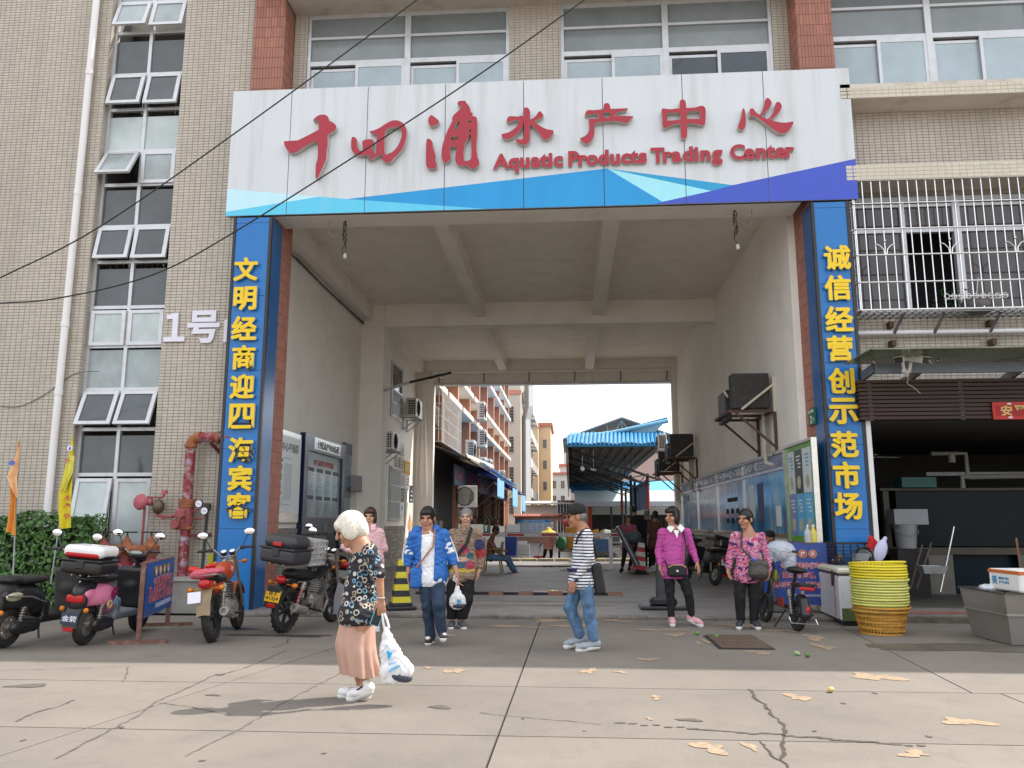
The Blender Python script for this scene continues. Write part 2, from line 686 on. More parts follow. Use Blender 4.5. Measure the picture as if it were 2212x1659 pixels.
M_BRICK = mat('terracotta_tile',(.345,.145,.105),.6,var=.10,scale=2,island=.16)
M_BGROUT = mat('terracotta_grout',(.33,.205,.165),.9,var=.2)
M_STONE = mat('wainscot_stone',(.27,.25,.22),.8,var=.25,scale=8,island=.22,bump=.3,bscale=25)
M_ALU = mat('aluminium_frame',(.56,.57,.59),.35,metal=.35,var=.06,dirt=(.36,.33,.30),dirt_amt=.4,dirt_scale=4)
M_SLAB = mat('soffit_plaster',(.60,.55,.49),.9,var=.10,scale=1.2,dirt=(.22,.18,.15),dirt_amt=.5,dirt_scale=2.2)
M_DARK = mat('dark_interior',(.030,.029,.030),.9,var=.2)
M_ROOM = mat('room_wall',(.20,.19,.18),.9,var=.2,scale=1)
M_BLUE = mat('sign_blue',(.006,.155,.46),.32,var=.06,scale=2,spec=.5)
M_BLACKTRIM = mat('black_trim',(.022,.022,.026),.3,var=.1)
M_WHITESIGN = mat('white_sign_panel',(.60,.63,.66),.35,var=.03,scale=3,streak=True,dirt=(.40,.38,.35),dirt_amt=.5,dirt_scale=1.6)
M_RED = mat('sign_red',(.36,.022,.040),.35,var=.06,scale=3)
M_LETTERSIDE = mat('letter_return',(.50,.47,.43),.6,var=.15)
M_YELLOW = mat('letter_yellow',(.83,.56,.012),.4,var=.05)
def glass(name,col,rough=.06,spec=.6,var=.2,scale=1.6):
 return mat(name,col,rough,var=var,scale=scale,spec=spec,bump=.02,bscale=2.5)
 # ---------------------------------------------------------------- ground
def slab_poly(pts,z1=0.0,z0=-0.06):
 mb = MB()
 mb.prism([(p[0],p[1],z0) for p in pts],(0,0,z1-z0))
 return mb
gb = MB()
gb.box(-90,90,-60,220,-0.6,-0.03)
ground = gb.build('ground',M_JOINT)
tag(ground,kind='structure')
y1,y2 = G(1100,1483).y,G(1100,1590).y  # two cross joints
y0,ya = 1.2,12.5
jx = lambda y:(G(1170,1335).x+(G(1050,1659).x-G(1170,1335).x)*(y-G(1170,1335).y)/(G(1050,1659).y-G(1170,1335).y))
pa,pb = G(1790,1340),G(2100,1497)
dx = lambda y:pa.x+(pb.x-pa.x)*(y-pa.y)/(pb.y-pa.y)
g_ = .008
def strip(xa0,xa1,xb0,xb1,yy0,yy1):
 return [(xa0+g_,yy0+g_),(xb0-g_,yy0+g_),(xb1-g_,yy1-g_),(xa1+g_,yy1-g_)]
lj = lambda y:-3.35-(y-6.0)*-.18
slabs = [
 strip(lj(y1),lj(ya),jx(y1),jx(ya),y1,ya),strip(jx(y1),jx(ya),dx(y1),dx(ya),y1,ya),strip(dx(y1),dx(ya),12,12,y1,ya),
 strip(lj(y2),lj(y1),jx(y2),jx(y1),y2,y1),strip(jx(y2),jx(y1),3.6,3.6,y2,y1),strip(3.6,3.6,12,12,y2,y1),
 strip(lj(y0),lj(y2),jx(y0),jx(y2),y0,y2),strip(jx(y0),jx(y2),3.6,3.6,y0,y2),strip(3.6,3.6,12,12,y0,y2),
 strip(-12,-12,lj(y1),lj(ya),y1,ya),strip(-12,-12,lj(y2),lj(y1),y2,y1),strip(-12,-12,lj(y0),lj(y2),y0,y2),
 strip(-60,-60,-12,-12,-50,13.4),strip(12,12,60,60,-50,13.4),strip(-12,-12,12,12,-50,y0),
 ]
for s in slabs:
 slab_poly(s).build('concrete_slab',M_GROUND,ground)
 # raised passage floor and market street beyond it
fl = MB()
fl.box(-5.6,3.9,12.52,29.3,-.03,.05)
pf = fl.build('passage_floor',M_FLOOR)
tag(pf,kind='structure')
st = MB()
st.box(-40,40,29.31,215,-.03,.035)
tag(st.build('market_street',M_WET),kind='structure')
# low worn kerb edge across the passage mouth (uneven mortar)
kb = MB()
x = -5.4
while x<4.4:
 w = random.uniform(.25,.7)
 kb.rbox((x+w/2,12.50+random.uniform(-.02,.02),.024),(w,.09,.055+random.uniform(-.006,.006)),Euler((R(random.uniform(-3,3)),0,R(random.uniform(-2,2)))).to_matrix(),.012)
 x+=w
kerb = kb.build('kerb_edge',mat('kerb_mortar',(.20,.185,.165),.95,var=.3,scale=6,dirt=(.06,.055,.05),dirt_amt=.8,dirt_scale=4))
tag(kerb,kind='structure')
# cracks, stains and worn paint on the yard, each a thin sheet above the slab
M_CRACK = mat('crack_fill',(.062,.052,.042),.95,var=.5,scale=20)
M_STAIN = mat('dry_stain',(.098,.084,.070),.9,var=.3,scale=12)
M_PAINT = mat('worn_paint',(.31,.225,.150),.85,var=.35,scale=22,dirt=(.19,.165,.14),dirt_amt=.9,dirt_scale=9)
def ribbon(pts,w,name='crack',m=None,z=.004,jit=.012):
 mb = MB()
 P = []
 for a,b_ in zip(pts[:-1],pts[1:]):
  a,b_ = Vector(a),Vector(b_)
  n = max(2,int((b_-a).length/.05))
  for i in range(n):
   P.append(a.lerp(b_,i/n)+Vector((random.uniform(-jit,jit),random.uniform(-jit,jit),0)))
 P.append(Vector(pts[-1]))
 ring = []
 for i,p in enumerate(P):
  t = (P[min(i+1,len(P)-1)]-P[max(i-1,0)])
  t.z = 0
  t.normalize()
  s = Vector((-t.y,t.x,0))*w*random.uniform(.25,1.0)
  ring.append([p+s+Vector((0,0,z)),p-s+Vector((0,0,z))])
 for a,b_ in zip(ring[:-1],ring[1:]):
  mb.quad(a[0],a[1],b_[1],b_[0])
 return mb.build(name,m or M_CRACK,ground)
def sheet(pts,name,m,z=.004):
 mb = MB()
 mb.poly([(p[0],p[1],z) for p in pts])
 return mb.build(name,m,ground)
def blotch(cx,cy,rx,ry,name,m,n=22,z=.004,rough=.3,ang=0.0):
 pts = []
 ph = [random.uniform(0,6.28) for _ in range(4)]
 for k in range(n):
  a = 2*PI*k/n
  r = 1+rough*(.5*math.sin(2*a+ph[0])+.35*math.sin(3*a+ph[1])+.3*math.sin(5*a+ph[2]))+random.uniform(-.06,.06)
  x_,y_ = rx*r*math.cos(a),ry*r*math.sin(a)
  pts.append((cx+x_*math.cos(ang)-y_*math.sin(ang),cy+x_*math.sin(ang)+y_*math.cos(ang)))
 return sheet(pts,name,m,z)
def VG(l,z=0.0):
 return [G(x_,y_,z) for x_,y_ in l]
ribbon(VG([(1620,1490),(1632,1508),(1652,1522),(1668,1545),(1690,1562),(1695,1580),(1690,1600),(1694,1625),(1688,1640),(1702,1659)]),.016)
ribbon(VG([(1640,1600),(1665,1632),(1690,1645)]),.012)
ribbon(VG([(1036,1540),(1085,1546),(1130,1550),(1190,1556),(1240,1559),(1300,1566)]),.006,m=M_STAIN)
ribbon(VG([(620,1404),(575,1425),(520,1447),(455,1462),(400,1490),(340,1515),(310,1540),(215,1590),(120,1640)]),.009,m=M_STAIN)
ribbon(VG([(345,1518),(420,1530),(500,1545)]),.008,m=M_STAIN)
ribbon(VG([(0,1448),(130,1445),(275,1440),(276,1455),(262,1475)]),.006,m=M_STAIN)
ribbon(VG([(30,1560),(70,1542),(130,1525),(160,1513)]),.014,m=M_STAIN)
ribbon(VG([(760,1443),(690,1478),(610,1520),(520,1575),(400,1635)]),.006,m=M_STAIN)
ribbon(VG([(590,1399),(660,1404),(725,1405)]),.005)
ribbon(VG([(590,1399),(618,1390),(625,1380)]),.010)
for x_,y_ in [(1050,1548),(1075,1546),(1110,1551),(1160,1556),(1205,1559),(1290,1568)]:
 pass
for k in range(26):  # dripped water marks along the joint
 t = k/25
 p = G(1340+650*t,1562+50*t+random.uniform(-2,2))
 blotch(p.x,p.y,random.uniform(.03,.06),random.uniform(.010,.02),'water_mark',M_STAIN,10)
for (x_,y_,w_,h_) in [(60,1482,58,4),(475,1458,12,2),(460,1502,20,2),(950,1528,30,4),(1490,1556,38,3),(262,1572,8,2),(436,1644,8,2),(700,1628,6,2),
 (880,1438,7,2),(1130,1553,4,2),(50,1600,6,2),(1262,1580,4,1),(2006,1592,8,2),(1822,1520,6,2),(1890,1498,5,2),(1760,1580,6,2)]:
 p = G(x_,y_)
 q = G(x_+w_,y_)
 r_ = G(x_,y_-h_)
 blotch(p.x,p.y,abs(q.x-p.x)*.8,abs(r_.y-p.y)*.9,'dark_stain',M_STAIN,16,rough=.5)
for (x_,y_,w_,h_) in [(982,1450,22,6),(925,1443,10,3),(1272,1450,20,6),(1340,1452,14,3),(1418,1507,14,5),(1404,1554,8,3),(1535,1616,36,14),(1620,1613,14,10),(1722,1507,24,9),(1890,1463,48,10),
 (2085,1560,46,11),(1975,1629,34,9),(1460,1372,20,5),(1530,1387,15,5),(1555,1393,16,4),(1400,1425,22,4),(1510,1389,9,3),(1760,1378,30,6),(1700,1363,42,4),
 (1600,1352,60,4),(1240,1352,50,4),(1190,1340,60,3),(1330,1341,40,3),(1110,1354,80,2.5),(960,1372,22,4),(1640,1410,34,4),(1780,1398,24,6),(940,1350,40,3),(1420,1361,50,3)]:
 p = G(x_,y_)
 q = G(x_+w_,y_)
 r_ = G(x_,y_-h_)
 blotch(p.x,p.y,abs(q.x-p.x)*.8,abs(r_.y-p.y)*.8,'worn_paint_patch',M_PAINT,26,rough=.75)
p = G(2100,1400)
blotch(p.x,p.y,1.1,.35,'damp_stain',mat('damp_green',(.105,.094,.074),.6,var=.35,scale=5),40,rough=.4)
blotch(-3.6,10.4,.45,.12,'oil_stain',mat('oil_stain',(.05,.046,.042),.5,var=.5,scale=8),40,rough=.7)
blotch(-4.6,11.0,.5,.10,'oil_stain',_mats['oil_stain'],40,rough=.7)
# ---------------------------------------------------------------- tile cladding
def tile_pts(o,r,u,n,w,h,d,b):
 base = [o,o+r*w,o+r*w+u*h,o+u*h]
 top = [o+r*b+u*b+n*d,o+r*(w-b)+u*b+n*d,o+r*(w-b)+u*(h-b)+n*d,o+r*b+u*(h-b)+n*d]
 return base+top
TF = [(4,5,6,7),(0,1,5,4),(1,2,6,5),(2,3,7,6),(3,0,4,7)]
def tiles(parent,o,right,up,W,H,tw,th,gap,d,m,name='tile',holes=(),single=0,brick=False,jit=0.0):
 """Clads a W x H rectangle (origin o, directions right and up, facing right x up) in separate raised tiles; `single` of them, the nearest to
    the viewer, are objects of their own, the rest one mesh."""
 o,r,u = Vector(o),Vector(right),Vector(up)
 n = r.cross(u)
 cells = []
 ny = int((H+gap)/(th+gap))
 nx = int((W+gap)/(tw+gap))
 for j in range(ny):
  off = (tw+gap)/2 if brick and j%2 else 0.0
  for i in range(-1 if off else 0,nx+1):
   a0,a1 = i*(tw+gap)+off,i*(tw+gap)+off+tw
   a0,a1 = max(a0,0),min(a1,W)
   b0 = j*(th+gap)
   b1 = min(b0+th,H)
   if a1-a0<tw*.2:
    continue
   cx,cy = (a0+a1)/2,(b0+b1)/2
   if any(h[0]<cx<h[1] and h[2]<cy<h[3] for h in holes):
    continue
   cells.append((a0,a1,b0,b1))
 if single:
  full = [c for c in cells if c[1]-c[0]>tw*.98]
  eye = Vector((0,0,CAM_H))
  full.sort(key=lambda c:(o+r*c[0]+u*c[2]-eye).length)
  pick = set(full[:single])
  cells = [c for c in cells if c not in pick]
  me = bpy.data.meshes.new(name)
  me.from_pydata([tuple(p) for p in tile_pts(Vector((0,0,0)),r,u,n,tw,th,d,d*.45)],[],TF)
  me.materials.append(m)
  po = org(parent)
  for c in full[:single]:
   link(name,me,parent,o+r*c[0]+u*c[2]+n*random.uniform(0,jit)-po)
 vs,fs = [],[]
 for c in cells:
  k = len(vs)
  vs.extend(tile_pts(o+r*c[0]+u*c[2]+n*random.uniform(0,jit),r,u,n,c[1]-c[0],c[3]-c[2],d,d*.45))
  fs.extend([tuple(q+k for q in f) for f in TF])
 if not vs:
  return
 po = org(parent)
 me = bpy.data.meshes.new(name)
 me.from_pydata([tuple(p-po) for p in vs],[],fs)
 me.materials.append(m)
 t = link(name,me,parent)
 t['kind'] = 'stuff'
 return t
XR,YB,ZU = Vector((1,0,0)),Vector((0,1,0)),Vector((0,0,1))
ZTOP = 11.55
TW,TH,TG = .092,.045,.009
# ================================================================ the gate building: passage, piers, windows over the sign
gate = thing('gate_building','tiled market building bridging the drive-through passage, terracotta piers and wide windows over its sign','building',(-.8,13.0,0))
XL,XRt,YM,YE = -5.6,3.9,21.1,29.0
mb = MB()
mb.box(XL-.3,XL,13.9,YE,0,7.5)
mb.build('passage_wall',M_WHITEWALL,gate)
mb = MB()
mb.box(XRt,XRt+.3,13.9,YE,0,7.5)
mb.build('passage_wall',M_WHITEWALL,gate)
mb = MB()
mb.box(XL,XRt,13.55,YE,7.3,7.5)
mb.build('passage_ceiling',M_CEIL,gate)
for nm,bx in (('front_beam',(XL,XRt,13.02,13.58,6.66,7.5)),('cross_beam',(XL+.63,XRt,YM,YM+.35,6.68,7.3)),
 ('rear_beam',(XL,XRt,YE-.05,YE+.3,6.95,7.5)),('edge_beam',(XL,XL+.3,13.6,YM,6.85,7.3)),('edge_beam',(XL,XL+.3,YM+.35,YE-.05,6.85,7.3)),
 ('ceiling_beam',(-2.50,-2.22,13.58,YM,6.91,7.3)),('ceiling_beam',(.68,.98,13.58,YM,6.89,7.3)),
 ('ceiling_beam',(-2.52,-2.24,YM+.35,YE-.05,6.91,7.3)),('ceiling_beam',(.62,.92,YM+.35,YE-.05,6.89,7.3))):
 mb = MB()
 mb.box(*bx)
 mb.build(nm,M_WHITEWALL if 'cross' in nm or 'rear' in nm or 'front' in nm else M_CEIL,gate)
mb = MB()
mb.box(XL,XL+.62,YM,YM+.6,0,7.3)
mb.build('column',M_WHITEWALL,gate)
# rear opening: side piers and the roller-shutter style lintel with its hangers
mb = MB()
mb.box(XL,-4.93,YE,YE+.3,0,6.95)
mb.build('rear_pier',M_WHITEWALL,gate)
mb = MB()
mb.box(3.72,XRt,YE,YE+.3,0,6.95)
mb.build('rear_pier',M_WHITEWALL,gate)
mb = MB()
mb.box(-4.93,3.72,YE+.05,YE+.25,6.48,6.95)
mb.build('lintel_panel',M_CEIL,gate)
mb = MB()
mb.box(-4.95,3.74,YE-.04,YE+.28,6.40,6.475)
mb.build('shutter_rail',mat('pale_rail',(.62,.60,.60),.5,var=.1,dirt=(.3,.26,.22),dirt_amt=.4,dirt_scale=5),gate)
mb = MB()
mb.cyl((-4.95,YE-.10,6.86),(3.74,YE-.10,6.86),.035,n=10)
mb.build('conduit',M_WHITEWALL,gate,smooth=True)
for i in range(6):
 x = -4.75+i*1.66
 mb = MB()
 mb.tube([(x,YE-.10,6.84),(x+.02,YE-.06,6.72),(x,YE-.03,6.48)],.02,6)
 mb.build('hanger',mat('rusty_steel',(.10,.055,.035),.8,var=.35,scale=14,dirt=(.03,.025,.022),dirt_amt=.6,dirt_scale=9),gate,smooth=True)
M_RUST = _mats['rusty_steel']
# stone wainscot, block by block
for (o,r,u,W,H,n1) in (((XL+.003,13.95,.05),YB,ZU,YM-13.95,1.32,200),((XRt-.003,YE,.05),-YB,ZU,YE-13.95,1.10,100)):
 tiles(gate,o,r,u,W,H,.30,.115,.012,.022,M_STONE,'stone_block',single=n1,brick=True,jit=.012)
tiles(gate,(XL+.003,YM+.62,.05),YB,ZU,27.3-YM-.62,1.38,.30,.115,.012,.022,M_STONE,'stone_block',brick=True,jit=.012)
# piers with vertical terracotta tiles
for (px0,px1) in ((-5.64,-5.07),(4.03,4.62)):
 mb = MB()
 mb.box(px0,px1,13.03,13.92,0,ZTOP-.4)
 mb.build('pier',M_BGROUT,gate)
 inner = px1 if px0<0 else px0
 rr = YB if px0<0 else -YB
 oo = (inner+.001,13.03,0.0) if px0<0 else (inner-.001,13.92,0.0)
 tiles(gate,oo,rr,ZU,.89,10.9,.047,.195,.007,.008,M_BRICK,'pier_tile',single=60)
 tiles(gate,(px0-.0,13.029,8.7),XR,ZU,px1-px0,2.3,.047,.195,.007,.008,M_BRICK,'pier_tile',single=60)
 if px0>0:
  tiles(gate,(px1+.001,13.03,8.7),YB,ZU,.89,2.3,.047,.195,.007,.008,M_BRICK,'pier_tile')
  # first floor: tiled wall, slab over the windows, parapet
WY = 13.50
mb = MB()
mb.box(-5.05,4.02,WY,WY+.25,7.5,8.9)
mb.box(-5.05,AY(664,100,WY).x,WY,WY+.25,8.9,10.95)
mb.box(AY(1668,60,WY).x,4.02,WY,WY+.25,8.9,10.95)
mb.box(AY(1100,80,WY).x,AY(1211,80,WY).x,WY,WY+.25,8.9,10.95)
mb.build('upper_wall',M_GROUT,gate)
for (a,b_) in ((-5.05,AY(664,100,WY).x),(AY(1100,80,WY).x,AY(1211,80,WY).x),(AY(1668,60,WY).x,4.02)):
 tiles(gate,(a,WY-.001,8.9),XR,ZU,b_-a,2.05,TW,TH,TG,.005,M_TILE,single=70)
SOF = 10.86
mb = MB()
mb.box(-5.05,4.02,12.60,WY+.6,SOF,ZTOP)
mb.build('eaves_slab',M_SLAB,gate)
mb = MB()
mb.box(-16.0,18.0,13.9,29.3,10.95,ZTOP)
mb.box(-5.64,-5.07,12.62,13.9,ZTOP-.4,ZTOP)
mb.box(4.03,18,12.62,13.9,ZTOP-.4,ZTOP)
mb.build('roof',M_SLAB,gate)
# upper-floor bulk behind the windows
mb = MB()
mb.box(XL-.3,XRt+.3,14.6,29.0,7.5,10.94)
mb.build('upper_room',M_ROOM,gate)
M_PANE_UP = glass('window_pane_grey',(.20,.225,.235),.12,var=.25,scale=.9)  # upper panes darker: the soffit's reflection is put into the colour
M_PANE_LOW = glass('window_pane_sky_tint',(.36,.44,.48),.10,var=.18,scale=1.1)  # lower panes paler: the sky's reflection is put into the colour
M_PANE_DK = glass('window_pane_dark',(.045,.06,.075),.06)
def bar(mb,a,b_,w,d,Y):
 """A flat frame bar between two points of the plane y = Y (w wide, d deep)."""
 mb.beam((a[0],Y,a[1]),(b_[0],Y,b_[1]),d,w,up=(0,0,1) if abs(a[1]-b_[1])<abs(a[0]-b_[0]) else (1,0,0))
def big_window(parent,x0,x1,z0,z1,Y,zr,dark=()):
 """Strip window: two bays, two fixed lights over two sliding sashes in each."""
 fr = MB()
 xm = (x0+x1)/2
 zt = (zr+z1)/2+.02
 for x,w in ((x0+.03,.06),(x1-.03,.06),(xm,.11)):
  fr.box(x-w/2,x+w/2,Y-.05,Y+.05,z0,z1)
 for z,w in ((z1-.04,.08),(zt,.05),(zr,.09),(z0+.03,.06)):
  for a,b_ in ((x0+.06,xm-.055),(xm+.055,x1-.06)):
   fr.box(a,b_,Y-.04,Y+.04,z-w/2,z+w/2)
 win = fr.build('window',M_ALU,parent)
 for s,(a,b_) in enumerate(((x0+.06,xm-.055),(xm+.055,x1-.06))):
  for z_a,z_b in ((zr+.045,zt-.025),(zt+.025,z1-.08)):
   p = MB()
   p.box(a,b_,Y+.0,Y+.012,z_a,z_b)
   p.build('pane',M_PANE_UP,win)
  mid = (a+b_)/2
  for k,(c,d) in enumerate(((a,mid+.03),(mid-.03,b_))):
   yy = Y+(.028 if k==0 else -.028)
   f = MB()
   ht = zr-.045 if k else zr-.085
   for x in (c+.028,d-.028):
    f.box(x-.028,x+.028,yy-.016,yy+.016,z0+.06,ht)
   f.box(c+.056,d-.056,yy-.014,yy+.014,ht-.055,ht)
   f.box(c+.056,d-.056,yy-.014,yy+.014,z0+.06,z0+.12)
   sash = f.build('sash',M_ALU,win)
   p = MB()
   p.box(c+.056,d-.056,yy-.004,yy+.004,z0+.12,ht-.055)
   p.build('pane',M_PANE_DK if (s*2+k) in dark else M_PANE_LOW,sash if False else win)
 return win
for (a,b_,dk) in ((664,1100,()),(1211,1668,(2,3))):
 xa,xb = AY(a,100,WY).x,AY(b_,60,WY).x
 big_window(gate,xa,xb,8.75,SOF,WY+.08,AY(900,127,WY).z,dk)
mb = MB()
mb.box(-5.0,4.0,WY+.4,WY+.42,8.75,SOF)
mb.build('curtain',mat('grey_curtain',(.40,.42,.44),.9,var=.25,scale=3,streak=True),gate)
# ================================================================ left: tiled stair block with a tall strip of awning windows
stair = thing('stairwell_building','beige tiled stairwell block left of the passage with a tall strip of awning windows','building',(-9.5,13.25,0))
LY = 13.2
sx0,sx1 = -8.47,-7.03
mb = MB()
mb.box(-16,sx0,LY,LY+.3,0,ZTOP)
mb.box(sx1,-5.64,LY,LY+.3,0,ZTOP)
mb.box(sx0,sx1,LY,LY+.3,0,.3)
mb.build('wall',M_GROUT,stair)
tiles(stair,(-11.4,LY-.001,.5),XR,ZU,sx0+11.4,ZTOP-.5,TW,TH,TG,.005,M_TILE,single=150)
tiles(stair,(sx1,LY-.001,.5),XR,ZU,-5.64-sx1,ZTOP-.5,TW,TH,TG,.005,M_TILE,single=150)
tiles(stair,(sx0+.001,LY,.5),YB,ZU,.2,ZTOP-.5,TW,TH,TG,.004,M_TILE)
mb = MB()
mb.box(-16,-5.65,14.4,14.6,0,ZTOP)
mb.box(-8.9,-8.5,13.5,14.4,0,ZTOP)
mb.box(-7.0,-6.6,13.5,14.4,0,ZTOP)
mb.build('stair_room',M_ROOM,stair)
M_PANE_F = glass('frosted_pane',(.30,.34,.345),.16,var=.35,scale=1.3)
M_PANE_D = glass('stair_pane_dark',(.075,.085,.09),.08,var=.3,scale=1.2)
M_PANE_P = glass('stair_pane_pale',(.46,.52,.52),.2,var=.3,scale=.9)
PY = LY+.16
# (row bottom z, row top z, kind, opening angles of the two sashes, pane tone)
zr = lambda y:AY(300,y,PY).z
rows = [(zr(1318),zr(1178),'fixed',(0,0),'d'),(zr(1178),zr(1030),'sash',(9,0),'p'),(zr(1025),zr(937),'fixed',(0,0),'d'),
 (zr(927),zr(843),'sash',(21,21),'d'),(zr(841),zr(752),'fixed',(0,0),'f'),(zr(748),zr(668),'sash',(0,0),'p'),
 (zr(664),zr(577),'fixed',(0,0),'d'),(zr(566),zr(490),'sash',(12,10),'d'),(zr(490),zr(407),'fixed',(0,0),'d'),
 (zr(400),zr(328),'sash',(30,0),'f'),(zr(328),zr(250),'fixed',(0,0),'p'),(zr(238),zr(163),'sash',(14,12),'d'),
 (zr(163),zr(87),'fixed',(0,0),'d'),(zr(73),zr(8),'sash',(18,14),'f'),(zr(8),zr(8)+.75,'fixed',(0,0),'f')]
PT = {'d':M_PANE_D,'f':M_PANE_F,'p':M_PANE_P}
fr = MB()
zb,ze = rows[0][0],rows[-1][1]
xm = (sx0+sx1)/2
for x in (sx0+.03,xm,sx1-.03):
 fr.box(x-.03,x+.03,PY-.035,PY+.035,zb,ze)
sw = fr.build('strip_window',M_ALU,stair)
for (za,zc,kind,ang,tone) in rows:
 for z in (za,):
  f = MB()
  f.box(sx0+.06,xm-.03,PY-.032,PY+.032,z-.03,z+.03)
  f.box(xm+.03,sx1-.06,PY-.032,PY+.032,z-.03,z+.03)
  f.build('transom',M_ALU,sw)
 for k,(a,b_) in enumerate(((sx0+.06,xm-.03),(xm+.03,sx1-.06))):
  if kind=='fixed':
   p = MB()
   p.box(a,b_,PY-.004,PY+.004,za+.03,zc-.03)
   p.build('pane',PT[tone],sw)
  else:
   T = Matrix.Translation((0,PY-.05,zc-.03))@Matrix.Rotation(R(-ang[k]),4,'X')
   L_ = zc-za-.04
   f = MB(T)
   for x in (a+.03,b_-.03):
    f.box(x-.035,x+.035,-.025,.02,-L_,0)
   f.box(a+.065,b_-.065,-.023,.02,-.06,0)
   f.box(a+.065,b_-.065,-.023,.02,-L_,-L_+.06)
   f.build('sash',M_ALU,sw)
   p = MB(T)
   p.box(a+.065,b_-.065,-.004,.004,-L_+.06,-.06)
   p.build('pane',PT[tone],sw)
   # stair railings seen through the panes: handrail and balusters
M_CHROME = mat('bright_steel',(.62,.63,.64),.22,metal=.9,var=.05)
for zz in (zr(1178)+.2,zr(755),zr(565)-.6,zr(240)+.05):
 r_ = MB()
 r_.cyl((sx0,PY+.22,zz+.85),(sx1,PY+.22,zz+.85),.025,n=8)
 for i in range(13):
  x = sx0+.08+i*.108
  r_.cyl((x,PY+.22,zz),(x,PY+.22,zz+.85),.009,n=6)
 for i in range(5):
  r_.torus((sx0+.2+i*.27,PY+.22,zz+.6),(0,1,0),.06,.006,14,5)
 r_.build('stair_railing',M_CHROME,stair,smooth=True)
 # ================================================================ right: shop block
shop = thing('shop_building','beige tiled shop block right of the passage with a dark open shop below','building',(8.0,13.3,0))
RY = 13.42
mb = MB()
mb.box(4.62,16,RY,RY+.25,6.9,8.75)
mb.box(4.62,16,RY,RY+.25,3.2,4.85)
mb.box(4.62,4.75,RY,RY+.25,4.85,6.9)
mb.build('wall',M_GROUT,shop)
tiles(shop,(4.63,RY-.001,7.25),XR,ZU,4.6,1.18,TW,TH,TG,.005,M_TILE,single=60)
tiles(shop,(4.63,RY-.001,3.3),XR,ZU,4.6,1.5,TW,TH,TG,.005,M_TILE,single=120)
for (z0,z1) in ((8.44,8.70),(6.98,7.25)):
 mb = MB()
 mb.box(4.63,16,12.90,RY,z0,z1)
 mb.build('ledge',M_SLAB,shop)
 tiles(shop,(4.63,12.899,z0+.005),XR,ZU,4.6,z1-z0-.005,.105,.058,.008,.005,M_TILE2,single=60)
mb = MB()
mb.box(4.63,16,RY+1.2,29.0,3.2,10.94)
mb.build('upper_room',M_ROOM,shop)
wx0 = AY(1786,60,WY).x
big_window(shop,wx0,AY(2230,60,WY).x,8.70,SOF+.2,WY+.05,AY(2000,76,WY).z)
big_window(shop,AY(2230,60,WY).x+.02,10.4,8.70,SOF+.2,WY+.05,AY(2000,76,WY).z)
mb = MB()
mb.box(4.63,16,WY+.5,WY+.52,8.70,SOF+.2)
mb.build('blind',mat('pale_blind',(.50,.54,.56),.9,var=.15,scale=2),shop)
# cage window: frame, dark panes, one open gap
Y = RY+.05
fr = MB()
cx = [4.76,AY(1954,560,Y).x,AY(2072,560,Y).x,7.9,8.6]
zc = AY(2000,498,Y).z
for x,w in zip(cx,(.06,.08,.12,.08,.08)):
 fr.box(x-w/2,x+w/2,Y-.05,Y+.05,4.85,6.9)
for z,w in ((6.85,.08),(AY(2000,445,Y).z,.05),(zc,.08),(4.89,.08)):
 for a,b_,wa,wb in zip(cx[:-1],cx[1:],(.06,.08,.12,.08),(.08,.12,.08,.08)):
  fr.box(a+wa/2,b_-wb/2,Y-.04,Y+.04,z-w/2,z+w/2)
cw = fr.build('window',M_ALU,shop)
M_CAGEPANE = glass('cage_pane',(.055,.045,.042),.05,var=.5,scale=2.0)
for i,(a,b_) in enumerate(zip(cx[:-1],cx[1:])):
 for z0,z1 in ((4.93,zc-.04),(zc+.04,6.81)):
  if i==1 and z0<5:
   continue
  p = MB()
  p.box(a+.05,b_-.05,Y,Y+.01,z0,z1)
  p.build('pane',M_CAGEPANE,cw)
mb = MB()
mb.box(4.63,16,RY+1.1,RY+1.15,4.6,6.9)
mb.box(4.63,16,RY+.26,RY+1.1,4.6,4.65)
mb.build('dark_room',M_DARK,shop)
# shop interior below
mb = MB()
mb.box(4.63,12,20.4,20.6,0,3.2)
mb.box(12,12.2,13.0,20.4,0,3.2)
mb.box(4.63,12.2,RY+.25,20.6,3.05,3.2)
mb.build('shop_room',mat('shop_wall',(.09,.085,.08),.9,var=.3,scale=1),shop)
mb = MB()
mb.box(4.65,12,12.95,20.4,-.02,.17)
mb.build('shop_floor',mat('shop_floor_slab',(.09,.085,.075),.7,var=.3,scale=4,dirt=(.06,.06,.05),dirt_amt=.7),shop)  # floor colour lowered so that it carries the shop's dimness
mb = MB()
mb.box(4.62,4.645,13.0,20.4,0,3.2)
mb.build('party_wall',M_ROOM,shop)
mb = MB()
mb.box(4.63,4.70,12.86,12.93,0,2.99)
mb.build('door_jamb',mat('white_jamb',(.72,.72,.72),.5,var=.08),shop)
